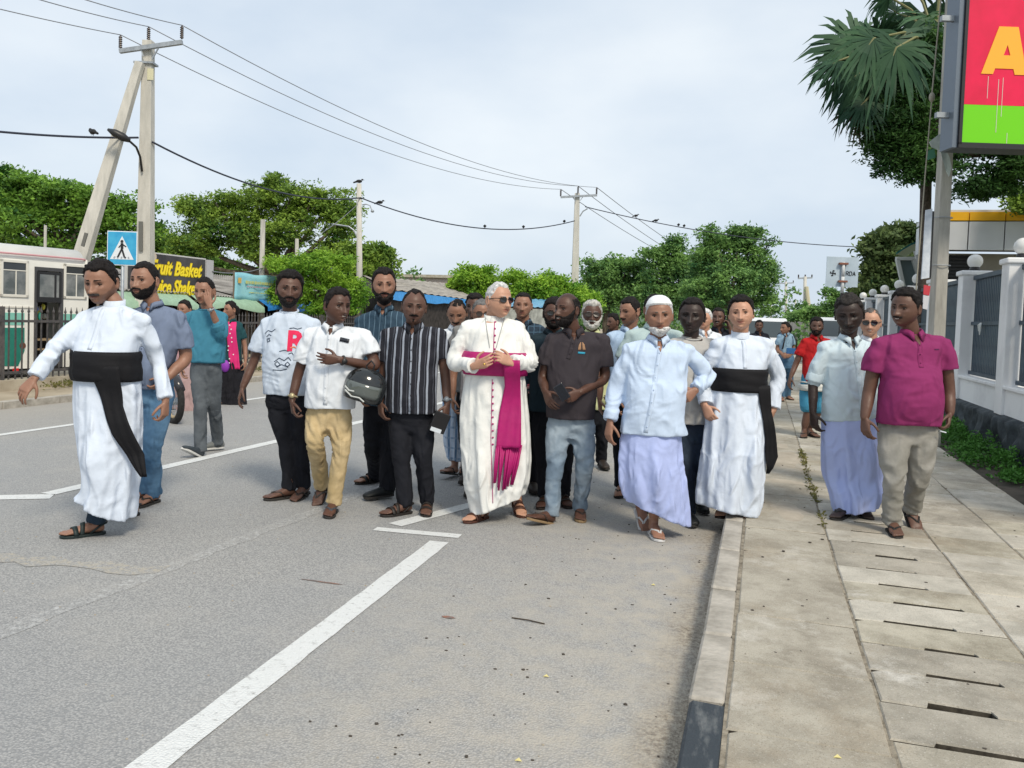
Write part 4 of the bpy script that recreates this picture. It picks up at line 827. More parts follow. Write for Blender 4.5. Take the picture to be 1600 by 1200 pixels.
# pole 3 with two street lamps
D3 = 35; b4 = atdepth(563, 520, D3); b4.z = 0; t4 = atdepth(561, 287, D3)
p3 = empty('concrete_pole', b4, 'slim round concrete pole with a bird on top, left of the bearded man', 'pole')
mb = MB(); mb.tube([(0, 0, 0), t4-b4], [.15, .10], 14); mb.build('shaft', M_POLEL, p3, True)
mb = MB(); mb.tube([atdepth(u, v, D3)-b4 for u, v in ((566, 320), (572, 319), (578, 321), (581, 328))], .025, 6); mb.ball(atdepth(582, 330, D3)-b4, (.08, .08, .06), 8, 6); mb.build('lamp_arm', M_STEEL, p3)
mb = MB(); mb.tube([atdepth(u, v, D3)-b4 for u, v in ((558, 370), (553, 360), (545, 354), (520, 350))], .035, 6); mb.build('lamp_arm', M_STEEL, p3)
def simple_pole(u, v1, D, w, label, lean=0, m=None, arm=None, v0=500):
    b = atdepth(u-lean, v0, D); b.z = 0; t = atdepth(u, v1, D); e = empty('utility_pole', b, label, 'pole'); mb = MB(); mb.tube([(0, 0, 0), t-b], [w, w*.75], 10); mb.build('shaft', m or M_POLEL, e, True)
    if arm:
        mb = MB(); mb.bar(atdepth(u-arm, v1+3, D)-b, atdepth(u+arm, v1+2, D)-b, w*.7); mb.build('cross_arm', M_STEEL, e)
        for s in (-1, 0, 1):
            mb = MB(); q = atdepth(u+s*arm*.95, v1+2, D)-b; mb.tube([q, q+Vector((0, 0, .3))], .07, 6); mb.build('insulator', M_INS, e)
    return e
simple_pole(411, 343, 29, .11, 'weathered grey timber pole standing above the pale blue banner', 4, M_POLE)
simple_pole(464, 373, 31, .09, 'short grey post top showing above the low bright green tree', 0, M_POLE)
simple_pole(71, 352, 24, .05, 'thin crooked post sticking up behind the bus roof', 2, M_POLE)
simple_pole(1258, 432, 80, .20, 'far pole with cross arm left of the grey sign, with a pale prop', 0, None, 11)
simple_pole(1228, 440, 105, .20, 'far pole with cross arm just right of the big round tree', -2, None, 12)
simple_pole(1205, 460, 135, .18, 'faint far pole at the right edge of the big round tree', 0, None, 9)
simple_pole(1243, 468, 170, .2, 'smallest far pole at the end of the road', 0, None, 8)
b = atdepth(1272, 500, 79); b.z = 0; e = empty('pole_prop', b, 'pale yellowish prop leaning on the far pole left of the grey sign', 'pole'); mb = MB(); mb.tube([(0, 0, 0), atdepth(1260, 448, 79.6)-b], [.28, .2], 8); mb.build('shaft', mat('prop_cream', (.50, .46, .32), .9), e)
# wires
def wire(name, pts, r, m, label, sag=0.0, n=24):
    out = []
    for a, b in zip(pts[:-1], pts[1:]):
        for i in range(n+(1 if b is pts[-1] else 0)): t = i/n; p = a.lerp(b, t); out.append(p-Vector((0, 0, sag*4*t*(1-t))))
    mb = MB(); mb.tube(out, r, 5); return tag(mb.build(name, m, smooth=True), label, 'cable')
NAMES = ['left', 'middle', 'right']
near = [(-260, -52), (-60, -58), (20, -66)]
TIP_A = [atdepth(u, v, 17) for u, v in ((-160, -26), (-10, -22), (60, -24))]
for i in range(3):
    a = TIP_A[i]
    wire('power_line', [a, tips1[i]], .012, M_WIRE, 'power line leaving the picture upward from the %s insulator of the tall pole' % NAMES[i], .05)
    wire('power_line', [tips1[i], tips2[i]], .013, M_WIRE, 'power line spanning the sky from the %s insulator of the tall left pole' % NAMES[i], .95)
far = [(1010, 392), (1045, 400), (1085, 396)]
for i, (u, v) in enumerate(((1190, 446), (1204, 455), (1218, 452))):
    wire('power_line', [tips2[i], atdepth(u, v, 104)], .02, M_WIRE, 'power line from the %s insulator of the middle pole to the far poles' % NAMES[i], 1.3)
wire('bundled_cable', [atdepth(-40, 202, 19), atdepth(216, 215, D1-.2)], .028, M_CABLE, 'thick dark cable entering from the left edge to the tall pole', .06)
c3 = atdepth(563, 309, D3-.1); c4 = atdepth(898, 345, D2-.1)
wire('bundled_cable', [atdepth(238, 222, D1-.1), c3], .028, M_CABLE, 'thick dark cable between the tall left pole and the slim pole', .55)
wire('bundled_cable', [c3, c4], .028, M_CABLE, 'thick dark cable sagging from the slim pole to the middle pole', .85)
wire('bundled_cable', [atdepth(914, 323, D2-.1), atdepth(1345, 386, 50)], .026, M_CABLE, 'dark cable crossing from the middle pole to the trees on the right', .42)
wire('service_wire', [atdepth(560, 318, D3), atdepth(480, 378, 28)], .012, M_WIRE, 'thin service wire dropping left from the slim pole', .1)
wire('service_wire', [atdepth(332, 424, 26), atdepth(412, 418, 29)], .02, M_WIRE, 'slack pale wires between the juice board and the grey post', .12)
# ------------------------------------------------ crows
M_CROW = mat('crow_feathers', (.012, .012, .014), .6)
mb = MB(); mb.ball((0, 0, .10), (.065, .13, .07), 10, 8); mb.ball((0, -.13, .17), (.038, .045, .038), 8, 6); mb.tube([(0, -.16, .17), (0, -.225, .155)], [.016, .003], 6); mb.tube([(0, .08, .09), (0, .24, .03)], [.045, .03], 6)
mb.tube([(.05, -.06, .12), (.045, .16, .06)], [.035, .012], 6); mb.tube([(-.05, -.06, .12), (-.045, .16, .06)], [.035, .012], 6); mb.tube([(.02, 0, .05), (.02, 0, -.0)], .006, 5); mb.tube([(-.02, 0, .05), (-.02, 0, 0)], .006, 5)
o = mb.build('crow', M_CROW, None, True); crow_me = o.data; bpy.data.objects.remove(o)
def crow(u, v, D, rz, label, tilt=0, s=1.0):
    o = bpy.data.objects.new('crow', crow_me); COL.objects.link(o); o.location = atdepth(u, v, D); o.rotation_euler = (tilt, 0, rz); o.scale = (s, s, s); tag(o, label, 'bird', 'crows on the wires')
crow(145, 212, 21.6, -1.9, 'crow on the cable left of the street lamp head')
def on_wire(a, b, sag, u):
    best = min((abs(800+FPX*(p := a.lerp(b, t/200)-Vector((0, 0, sag*4*(t/200)*(1-t/200)))).dot(RV)/p.dot(FV)+math.tan(ROLL)*0-u), t) for t in range(201)); t = best[1]/200
    return a.lerp(b, t)-Vector((0, 0, sag*4*t*(1-t)-.02))
_crow = crow
def crow(u, v, D, rz, label, tilt=0, s=1.0):
    _crow(u, v, D, rz, label, tilt*.5, s); o = [k for k in COL.objects if k.get('label') == label][-1]; W5 = (c3, c4, .85) if 570 < u < 890 else (atdepth(914, 323, D2-.1), atdepth(1345, 386, 50), .42) if 1000 < u < 1070 else (tips2[2], atdepth(1218, 452, 104), 1.3) if 970 < u < 1000 else None
    if W5: o.location = on_wire(*W5, u)
crow(561, 287, D3, 1.9, 'crow perched on top of the slim pole'); crow(588, 317, 35.6, 1.9, 'crow on the cable just right of the slim pole')
crow(751, 357, 41.5, .3, 'crow on the sagging cable above the bishop', .6); crow(811, 358, 43.2, .3, 'crow on the sagging cable nearer the middle pole', .6); crow(874, 351, 45.8, .4, 'crow on the cable just left of the middle pole', .6)
crow(984, 321, 56, 1.5, 'crow on the right power line beyond the middle pole'); crow(1017, 345, 47.5, 1.2, 'crow on the cable above the left part of the far trees', .2)
crow(1051, 352, 47.8, .2, 'left of two crows close together on the cable', .5); crow(1060, 354, 47.8, .2, 'right of two crows close together on the cable', .5)

# ================================================================== TREES
M_BARK = mat('bark', (.07, .055, .04), .95, color2=(.17, .14, .105), vscale=9, bump=.8, bscale=20, stretch=(1, 1, .3))
M_L_DARK = leafmat('leaf_dark', (.02, .075, .02), (.17, .32, .05)); M_L_NEEM = leafmat('leaf_neem', (.025, .10, .025), (.33, .48, .07)); M_L_LIME = leafmat('leaf_lime', (.06, .22, .025), (.40, .62, .07), trans=.35)
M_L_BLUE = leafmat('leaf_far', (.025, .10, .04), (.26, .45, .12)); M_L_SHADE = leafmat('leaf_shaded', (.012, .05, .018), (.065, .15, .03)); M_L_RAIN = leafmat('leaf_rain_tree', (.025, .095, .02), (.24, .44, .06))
def crown_pts(blobs, n, g, clump=.28, per=60, flat=1.0, hang=.0):
    """leaves gathered in clumps on the outside of overlapping blobs"""
    C = np.array([b[:3] for b in blobs]); R = np.array([b[3:6] for b in blobs]); w = (R[:, 0]*R[:, 2]+R[:, 0]*R[:, 1]); w /= w.sum()
    nc = max(8, n//per); k = g.choice(len(C), nc, p=w); d = g.normal(size=(nc, 3)); d /= np.linalg.norm(d, axis=1)[:, None]; rr = (.72+.34*g.random(nc))[:, None]
    rr *= np.where(g.random(nc) < .16, 1.18, 1.0)[:, None]; cc = C[k]+d*R[k]*rr; i = np.repeat(np.arange(nc), per); m = g.normal(size=(nc*per, 3)); m /= np.linalg.norm(m, axis=1)[:, None]; s = (clump*(.45+1.0*g.random(nc)**1.5))[i][:, None]
    m = m*(g.random(nc*per)**.5)[:, None]; m[:, 2] = np.abs(m[:, 2])*.75-.25 if flat == 1.0 else m[:, 2]*flat
    P = cc[i]+m*s; P[:, 2] -= hang*g.random(nc*per)*s[:, 0]; return P
def tree(name, label, cat_, D, trunk, blobs, n, ls, m, clump, seed, per=55, dd=.8, r0=.22, flat=1.0, aspect=.45, group=None, up=.1, zbase=0, limb=True):
    g = np.random.default_rng(seed); r = random.Random(seed); s = D/1300
    bl2 = []
    for u, v, ru, rv in blobs:
        bl2.append((u, v, ru*.72, rv*.72))
        for q in range(4): a_ = r.uniform(0, 6.28); bl2.append((u+math.cos(a_)*ru*.62, v+math.sin(a_)*rv*.58, ru*r.uniform(.34, .52), rv*r.uniform(.34, .52)))
    blobs = bl2; b = atdepth(trunk[0], 500, D); b.z = zbase; e = empty(name, b, label, cat_, group); W = []
    for u, v, ru, rv in blobs:
        off = r.uniform(-dd, dd)*ru*s; c = atdepth(u, v, D+off)-b; W.append((c.x, c.y, c.z, ru*s*.95, ru*s*.95, rv*s*.95))
    P = crown_pts(W, n, g, clump, per, flat); V = leaf_quads(P, ls, g, up=up, aspect=aspect)
    link('crown', quads_mesh('crown', V), m, e)
    mb = MB(); tz = atdepth(trunk[0], trunk[1], D)-b; lean = Vector((r.uniform(-.2, .2), r.uniform(-.2, .2), 0)); mid = Vector((tz.x*.5, tz.y*.5, tz.z*.5))+lean; mb.tube([Vector((0, 0, -.1)), mid, tz], [r0*1.2, r0, r0*.8], 10)
    if limb:
        for w in W[::5][:14]:
            c = Vector(w[:3]); k = tz.lerp(c, .5)+Vector((r.uniform(-.3, .3), r.uniform(-.3, .3), -.1)); mb.tube([tz*.97, k, c+Vector((0, 0, w[5]*.3))], [r0*.55, r0*.3, r0*.1], 6)
    mb.build('trunk', M_BARK, e, True); return e
tree('rain_tree', 'broad umbrella shaped dark green tree behind the bus at the left edge', 'tree', 42, (100, 400), [(20, 275, 45, 18), (-30, 300, 60, 25), (70, 292, 50, 18), (120, 302, 45, 16), (30, 310, 70, 20), (160, 318, 45, 17), (200, 322, 42, 16), (90, 335, 75, 22), (20, 350, 80, 25), (150, 352, 60, 20), (210, 350, 45, 18), (60, 375, 75, 18), (140, 378, 60, 15), (235, 365, 22, 14), (-60, 350, 60, 40)], 42000, .21, M_L_RAIN, .95, 1, per=80, flat=.38, aspect=.5, dd=1.0, r0=.4)
tree('neem_tree', 'large bright topped neem tree behind the stalls and the timber pole', 'tree', 41, (430, 430), [(310, 335, 32, 34), (290, 375, 25, 30), (345, 360, 45, 40), (335, 318, 20, 18), (400, 315, 42, 36), (425, 285, 26, 20), (455, 310, 38, 30), (400, 370, 60, 40), (490, 310, 30, 26), (520, 320, 30, 34), (465, 355, 45, 40), (535, 350, 30, 35), (510, 395, 40, 30), (280, 410, 40, 22), (545, 315, 20, 22)], 56000, .17, M_L_NEEM, .62, 2, per=90, r0=.35)
tree('neem_tree', 'smaller rounded tree right of the slim pole above the shack', 'tree', 38, (580, 440), [(590, 395, 18, 20), (600, 405, 14, 16), (575, 410, 25, 22), (560, 425, 30, 20), (592, 425, 20, 15), (545, 400, 20, 20)], 12000, .2, M_L_NEEM, .55, 3, r0=.18)
tree('low_tree', 'low feathery bright green tree in front of the slim pole', 'tree', 29, (500, 470), [(480, 410, 36, 22), (445, 425, 28, 24), (520, 420, 32, 24), (500, 450, 42, 30), (545, 450, 24, 26), (455, 460, 34, 25), (560, 470, 14, 16), (520, 480, 36, 18)], 30000, .12, M_L_LIME, .36, 4, per=60, up=-.1, aspect=.35, r0=.13)
tree('dark_tree', 'dark green tree mass behind the juice board and the tall pole', 'tree', 46, (255, 440), [(255, 385, 35, 26), (235, 400, 30, 24), (285, 405, 40, 26), (320, 415, 35, 22), (350, 425, 40, 20), (210, 410, 30, 20), (180, 415, 40, 20)], 16000, .24, M_L_DARK, .7, 5, r0=.2)
tree('bush', 'pale green leafy bush left of the bishop above the shack roof', 'bush', 46, (745, 480), [(730, 430, 20, 14), (750, 440, 24, 16), (722, 445, 18, 12), (760, 425, 16, 10), (775, 445, 20, 18), (745, 462, 30, 14)], 11000, .2, M_L_LIME, .55, 6, r0=.1, group='light green bushes behind the group')
tree('bush', 'pale green leafy bush right of the bishop, behind the plaid shirted man', 'bush', 46, (840, 480), [(800, 432, 18, 12), (822, 445, 26, 18), (850, 440, 24, 14), (875, 448, 24, 16), (890, 460, 26, 14), (845, 465, 35, 18), (910, 465, 24, 20), (800, 460, 24, 18)], 17000, .2, M_L_LIME, .55, 7, r0=.1, group='light green bushes behind the group')
tree('far_tree', 'dark green tree right of the middle pole, leftmost of the far row', 'tree', 62, (950, 480), [(925, 415, 16, 14), (945, 425, 30, 22), (965, 415, 22, 16), (985, 418, 22, 14), (960, 450, 50, 30), (930, 465, 30, 25), (1000, 440, 30, 26)], 22000, .25, M_L_BLUE, .85, 8, r0=.25, group='trees beyond the group')
tree('far_tree', 'green tree of middle height in the far row behind the cap wearer', 'tree', 60, (1035, 480), [(1020, 405, 22, 18), (1050, 398, 22, 18), (1055, 380, 9, 10), (1035, 425, 36, 28), (1070, 415, 28, 28), (1040, 465, 50, 32)], 20000, .25, M_L_BLUE, .85, 9, r0=.25, group='trees beyond the group')
tree('far_tree', 'tallest rounded green tree of the far row above the smiling young priest', 'tree', 54, (1140, 480), [(1115, 372, 20, 18), (1112, 362, 8, 10), (1155, 363, 18, 14), (1145, 375, 30, 20), (1175, 372, 22, 16), (1130, 395, 40, 28), (1175, 400, 32, 28), (1100, 400, 24, 28), (1190, 430, 26, 26), (1140, 440, 60, 40), (1100, 460, 45, 35), (1190, 465, 26, 28), (1200, 384, 8, 9), (1206, 420, 8, 10)], 38000, .21, M_L_BLUE, .72, 10, r0=.3, group='trees beyond the group')
tree('roadside_tree', 'open branched green tree behind the wall, right of the grey sign', 'tree', 31, (1385, 480), [(1400, 372, 28, 18), (1420, 362, 20, 12), (1375, 385, 24, 18), (1368, 410, 16, 18), (1400, 410, 34, 26), (1362, 440, 18, 20), (1395, 450, 32, 26), (1350, 458, 16, 14), (1430, 390, 20, 20)], 16000, .22, leafmat('leaf_grey_green', (.02, .06, .02), (.17, .23, .08)), .5, 11, per=45, r0=.16, zbase=.1)
tree('roadside_tree', 'small dark bush left of the grey sign post in the distance', 'bush', 60, (1296, 480), [(1292, 447, 9, 9), (1298, 458, 12, 10), (1300, 475, 18, 14), (1280, 488, 25, 10), (1255, 492, 22, 8)], 5000, .22, M_L_BLUE, .6, 12, r0=.1)
# big shaded tree on the right, its crown running out of the picture
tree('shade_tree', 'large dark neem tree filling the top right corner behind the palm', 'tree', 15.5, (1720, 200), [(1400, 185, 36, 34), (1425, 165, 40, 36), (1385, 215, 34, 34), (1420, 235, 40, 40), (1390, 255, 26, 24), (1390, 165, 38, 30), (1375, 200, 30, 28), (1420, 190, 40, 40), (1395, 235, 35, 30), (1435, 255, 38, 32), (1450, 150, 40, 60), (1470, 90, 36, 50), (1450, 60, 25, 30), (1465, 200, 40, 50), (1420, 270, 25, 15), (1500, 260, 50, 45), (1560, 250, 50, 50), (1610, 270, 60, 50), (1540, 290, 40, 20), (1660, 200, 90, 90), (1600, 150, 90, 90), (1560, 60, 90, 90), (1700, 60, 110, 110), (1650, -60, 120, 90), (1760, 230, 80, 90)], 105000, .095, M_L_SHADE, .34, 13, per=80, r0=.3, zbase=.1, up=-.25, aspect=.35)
tree('low_tree', 'patch of lighter green leaves at the right edge under the red board', 'tree', 19, (1650, 300), [(1590, 300, 16, 22), (1605, 320, 26, 20), (1640, 310, 40, 30)], 5000, .12, M_L_NEEM, .35, 14, r0=.1)
# ------------------------------------------------ palmyra palm: fan leaves on stalks
PD = 16.2; pc = atdepth(1462, 62, PD); pb = Vector((pc.x+.1, pc.y+.1, .1))
palm = empty('palmyra_palm', pb, 'palmyra palm with stiff fan leaves standing behind the stay wire', 'tree')
mb = MB(); q = pc-pb; m1 = atdepth(1444, 420, PD)-pb; m2 = atdepth(1448, 230, PD)-pb; mb.tube([Vector((0, 0, 0)), m1, m2, q], [.13, .105, .10, .16], 14); mb.build('trunk', mat('palm_bark', (.045, .035, .03), .95, color2=(.11, .09, .075), vscale=14, bump=1, bscale=25), palm, True)
M_FROND = leafmat('palm_leaf', (.010, .045, .028), (.062, .135, .062), trans=.12); M_DEAD = leafmat('palm_leaf_dead', (.05, .045, .03), (.16, .13, .08), trans=.1); M_STALK = mat('palm_stalk', (.20, .20, .09), .6)
def fan(tip, hub_dir, R, seed, m, fold=.35, stalk_from=None):
    """a fan leaf: blades radiate from the hub in a dished disc, tips drooping"""
    r = random.Random(seed); mb = MB(); V = []; F = []; c = Vector(tip)-pb; h = Vector(hub_dir).normalized(); nrm = (-FV+Vector((r.uniform(-.7, .7), r.uniform(-.3, .3), r.uniform(-.2, .8)))).normalized(); side = nrm.cross(h).normalized(); nrm = side.cross(h).normalized()
    nb = 44
    for i in range(nb):
        a = math.radians(-128+256*i/(nb-1))+r.uniform(-.07, .07); d = h*math.cos(a)+side*math.sin(a); L = R*(.70+.34*r.random())*(1-.22*abs(math.sin(a/2))**3); wv = nrm.cross(d).normalized(); cup = nrm*(.22*abs(math.sin(a)))
        w = L*.046; droop = Vector((0, 0, -1))*L*(.18+.5*r.random()**2)+RV*L*r.uniform(-.10, .10); z = nrm*(.02 if i % 2 else -.02)
        p0 = c; p1 = c+d*L*.45+cup*L*.4+z; p2 = c+d*L*.78+cup*L*.6+droop*.35; p3 = c+d*L+cup*L*.6+droop
        k = len(V); V += [p0, p1+wv*w, p1-wv*w, p2+wv*w*.75, p2-wv*w*.75, p3]; F += [(k, k+2, k+1), (k+1, k+2, k+4, k+3), (k+3, k+4, k+5)]
    mb.add(V, F); fr = mb.build('fan_leaf', m, palm)
    s0 = Vector(stalk_from)-pb if stalk_from is not None else pc-pb; md = s0.lerp(c, .55)+Vector((0, 0, .12)); mb = MB(); mb.tube([s0, md, c, c+h*R*.25], [.035, .025, .018, .006], 6); mb.build('stalk', M_STALK, fr)
sx = PD/1300
for k, (u, v, du, dv, R_, dep, dead) in enumerate([(1350, 110, -1, .7, 82, -.9, 0), (1338, 92, -.9, .1, 70, -.4, 0), (1340, 75, -1, .35, 88, -.6, 0), (1375, 62, -.5, -.2, 62, .1, 0), (1392, 62, -.1, 1, 88, -.9, 0), (1415, 55, .3, 1, 84, -.6, 0), (1370, 95, -.8, .8, 78, .2, 0), (1440, 70, .5, .9, 80, -.3, 0), (1356, 110, -.6, 1, 62, .5, 0),
        (1390, -5, -.8, -.1, 46, .0, 0), (1425, -25, -.1, -1, 80, .2, 0), (1470, -40, .3, -1, 85, 0, 0), (1520, 0, 1, -.3, 90, .3, 0), (1510, 60, 1, .4, 85, .6, 0), (1400, 20, -.6, -.3, 55, .8, 0), (1440, 20, 0, .5, 75, .9, 0), (1460, 30, .2, .6, 80, -.2, 0), (1352, 158, -.8, .8, 50, -.9, 0), (1345, 175, -.5, 1.0, 46, -.7, 1), (1310, 95, -.9, .5, 50, -1.0, 0), (1365, 60, -.6, .9, 60, -1.6, 0), (1400, 75, -.3, 1, 74, -1.7, 0), (1408, 120, -.1, 1, 78, -.1, 1), (1445, 130, .2, 1, 75, -.2, 1), (1425, 100, 0, 1, 80, .3, 1)]):
    t_ = atdepth(u, v, PD+dep); hd = RV*du - Vector((0, 0, 1))*dv + FV*random.uniform(-.4, .4) - FV*.2; fan(t_, hd, R_*sx, 40+k, M_DEAD if dead else M_FROND)
# low far hill and the distant wood line
hill = []; nh = 60
for i in range(nh+1):
    u = 250+i*15; v = 470-36*math.exp(-((u-640)/110.0)**2)-10*math.exp(-((u-420)/160.0)**2)+1.5*math.sin(i*2.1); p = atdepth(u, v, 620); hill += [(p.x, p.y, p.z), (p.x, p.y, -5), (p.x+FV.x*300, p.y+FV.y*300, -5)]
tag(link('hill', mesh_np('hill', hill, [(3*i+1, 3*i+4, 3*i+3, 3*i) for i in range(nh)]+[(3*i, 3*i+3, 3*i+5, 3*i+2) for i in range(nh)]), mat('hill_woods', (.10, .16, .12), 1, color2=(.18, .25, .18), vscale=.09, detail=8), smooth=True), kind='structure')
g = np.random.default_rng(77); W = []
for u in range(220, 1330, 22):
    D_ = 70+10*math.sin(u); p = atdepth(u, 500, D_); W.append((p.x, p.y, 1.0+1.6*random.random(), 2.4, 2.4, 1.6+random.random()))
tag(link('far_woods', quads_mesh('far_woods', leaf_quads(crown_pts(W, 26000, g, .9, 40), .36, g)), M_L_BLUE), kind='stuff')
W = []
for u in range(-100, 1600, 30): p = atdepth(u, 500, 190); W.append((p.x, p.y, 1.5+1.5*random.random(), 7, 7, 3+2*random.random()))
tag(link('far_woods', quads_mesh('far_woods', leaf_quads(crown_pts(W, 12000, g, 2.2, 30), 1.0, g)), leafmat('leaf_horizon', (.07, .13, .08), (.14, .22, .12))), kind='stuff')

# ================================================================== VEHICLES
M_VW = mat('vehicle_white', (.66, .68, .70), .25, spec=.6); M_VG = mat('vehicle_glass', (.03, .045, .05), .05, spec=.9)
def van(u, D, label, W=1.72, H=1.95, z=.13, rz=0.0, col=None):
    g0 = atdepth(u, 500, D); g0.z = z; e = empty('parked_van', g0, label, 'van', rz=rz); m_ = col or M_VW; prof_ = [(-.05, .35), (-.02, .85), (.35, 1.05), (.95, H-.12), (1.2, H), (4.2, H), (4.35, H-.15), (4.4, .4), (4.3, .25), (.1, .25)]
    V = []; n = len(prof_)
    for s, k in ((-1, 1), (1, 1)):
        for y, zz in prof_: V.append((s*W/2*(1-.10*max(0, (zz-1.0))/(H-1.0)), y, zz))
    mb = MB(); mb.add(V, [tuple(range(n)), tuple(range(2*n-1, n-1, -1))]+[(i, n+i, n+(i+1) % n, (i+1) % n) for i in range(n)]); mb.build('body', m_, e, bevel=.07)
    def quad(name, P, mm, off): mb = MB(); Q = [Vector(p) for p in P]; mb.add(Q+[q+Vector(off) for q in Q], [(3, 2, 1, 0), (4, 5, 6, 7), (0, 1, 5, 4), (1, 2, 6, 5), (2, 3, 7, 6), (3, 0, 4, 7)]); return mb.build(name, mm, e)
    quad('windscreen', [(-W*.42, .42, 1.10), (W*.42, .42, 1.10), (W*.39, .93, H-.17), (-W*.39, .93, H-.17)], M_VG, (0, -.03, .03))
    for s in (-1, 1):
        quad('side_window', [(s*(W/2*.985), .95, 1.15), (s*(W/2*.985), 3.9, 1.15), (s*(W/2*.93), 3.9, H-.3), (s*(W/2*.93), 1.25, H-.3)], M_VG, (s*.03, 0, 0))
        mb = MB(); mb.box((s*W*.36, -.03, .72), (.30, .06, .20)); mb.build('headlight', mat('lamp_glass', (.7, .72, .72), .1), e, bevel=.02); mb = MB(); mb.box((s*(W/2+.10), .75, 1.15), (.16, .08, .2)); mb.build('mirror', M_BLACK, e, bevel=.02)
        for y in (.75, 3.5): mb = MB(); mb.tube([(s*(W/2-.18), y, .31), (s*(W/2+.01), y, .31)], .31, 22); mb.build('wheel', M_RUB, e)
    mb = MB(); mb.box((0, -.04, .62), (W*.42, .04, .14)); mb.build('grille', M_BLACK, e); mb = MB(); mb.box((0, -.07, .40), (W*.98, .10, .20)); mb.build('bumper', m_, e, bevel=.03); mb = MB(); mb.box((0, -.125, .42), (.5, .01, .12)); mb.build('number_plate', mat('plate_yellow', (.6, .58, .4), .7), e)
    return e
van(1196, 32.0, 'white van facing the camera behind the walking woman', 1.8, 1.88, 0.02)
van(1309, 34, 'white van farther back, partly hidden by the man in the white shirt', 1.7, 1.9)
# ------------------------------------------------ motorcycle half hidden at the left
g0 = ground(271, 661); mc = empty('motorcycle', g0, 'motorcycle with dusty tan rimmed wheel behind the man in blue grey shirt', 'motorcycle', rz=PSI+math.radians(42))
def wheel(y, name='wheel'):
    mb = MB(); mb.tube([(0, y+.265*math.cos(a), .29+.265*math.sin(a)) for a in np.linspace(0, 2*math.pi, 33)], .045, 10, False); w_ = mb.build(name, M_RUB, mc, True)
    mb = MB(); mb.tube([(0, y+.215*math.cos(a), .29+.215*math.sin(a)) for a in np.linspace(0, 2*math.pi, 33)], .022, 8, False); mb.build('rim', mat('dusty_rim', (.42, .33, .20), .7), w_)
    mb = MB(); [mb.tube([(0, y, .29), (0, y+.21*math.cos(a), .29+.21*math.sin(a))], .004, 4) for a in np.linspace(0, 2*math.pi, 15)[:-1]]; mb.tube([(-.06, y, .29), (.06, y, .29)], .05, 12); mb.build('spokes', M_STEEL, w_)
wheel(0); wheel(1.24)
mb = MB(); [mb.tube([(s*.09, 0, .29), (s*.09, .12, .62), (s*.07, .27, .95)], .022, 8) for s in (-1, 1)]; mb.build('fork', M_STEEL, mc, True)
mb = MB(); mb.tube([(-.36, .40, 1.02), (-.15, .30, 1.03), (0, .27, .98), (.15, .30, 1.03), (.36, .40, 1.02)], .016, 8); mb.build('handlebar', M_BLACK, mc, True)
mb = MB(); mb.ball((0, .18, .88), (.09, .08, .10), 14, 9); mb.build('headlamp', mat('lamp_glass', (.7, .72, .72), .1), mc, True)
mb = MB(); mb.ball((0, .55, .80), (.14, .27, .13), 16, 10); mb.build('tank', mat('tank_black', (.03, .03, .035), .2), mc, True); mb = MB(); mb.ball((0, 1.0, .80), (.13, .36, .06), 14, 8); mb.build('seat', M_RUB, mc, True)
mb = MB(); mb.box((0, .62, .42), (.24, .36, .30)); mb.tube([(.12, .6, .25), (.14, 1.0, .25), (.15, 1.45, .33)], [.03, .04, .05], 10); mb.build('engine', M_STEEL, mc, bevel=.02)
mb = MB(); mb.tube([(0, .15, .34+.27), (0, -.05, .34+.26), (0, -.24, .34+.12)], .06, 8); mb.build('mudguard', mat('tank_black', (.03, .03, .035), .2), mc, True)
# ================================================================== PEOPLE: builders
def smooth01(x): x = np.clip(x, 0, 1); return x*x*(3-2*x)
def join_vf(parts):
    V = []; F = []; b = 0
    for v, f in parts: v = np.asarray(v, float).reshape(-1, 3); V.append(v); F += [tuple(i+b for i in q) for q in f]; b += len(v)
    return np.concatenate(V), F
def grid_faces(nr, nc, closed=True):
    F = []
    for i in range(nr-1):
        for j in range(nc if closed else nc-1): k = (j+1) % nc; F.append((i*nc+j, i*nc+k, (i+1)*nc+k, (i+1)*nc+j))
    return F
def limb(pts, rs, n=14, flat=None, sub=5, cap=True, flat_end=False):
    """rounded tapering limb through joints (metres), Catmull-Rom smoothed; closed"""
    P = [np.array(p, float) for p in pts]; m = len(P); C = []; R = []
    for i in range(m-1):
        p0 = P[max(i-1, 0)]; p1 = P[i]; p2 = P[i+1]; p3 = P[min(i+2, m-1)]
        for k in range(sub):
            t = k/sub; C.append(.5*((2*p1)+(-p0+p2)*t+(2*p0-5*p1+4*p2-p3)*t*t+(-p0+3*p1-3*p2+p3)*t**3)*1.0); R.append(rs[i]+(rs[i+1]-rs[i])*t)
    C.append(P[-1]); R.append(rs[-1]); C = np.array(C); R = np.array(R)
    if cap:   # rounded ends
        d0 = C[0]-C[1]; d0 /= np.linalg.norm(d0)+1e-9; d1 = C[-1]-C[-2]; d1 /= np.linalg.norm(d1)+1e-9
        e2 = [] if flat_end else [C[-1]+d1*R[-1]*.6, C[-1]+d1*R[-1]*.9]; r2 = [] if flat_end else [R[-1]*.8, R[-1]*.35]; C = np.array([C[0]+d0*R[0]*.9, C[0]+d0*R[0]*.6]+list(C)+e2); R = np.array([R[0]*.35, R[0]*.8]+list(R)+r2)
    V, F = tube_vf([Vector(c) for c in C], list(R), n)
    V = np.array([tuple(v) for v in V])
    if flat:  # scale about the axis along a world direction
        ax, s = flat; ax = np.array(ax, float); ax /= np.linalg.norm(ax); c = np.repeat(C, n, axis=0); o = V-c; V = c+o+np.outer(o @ ax, ax)*(s-1)
    return V, F
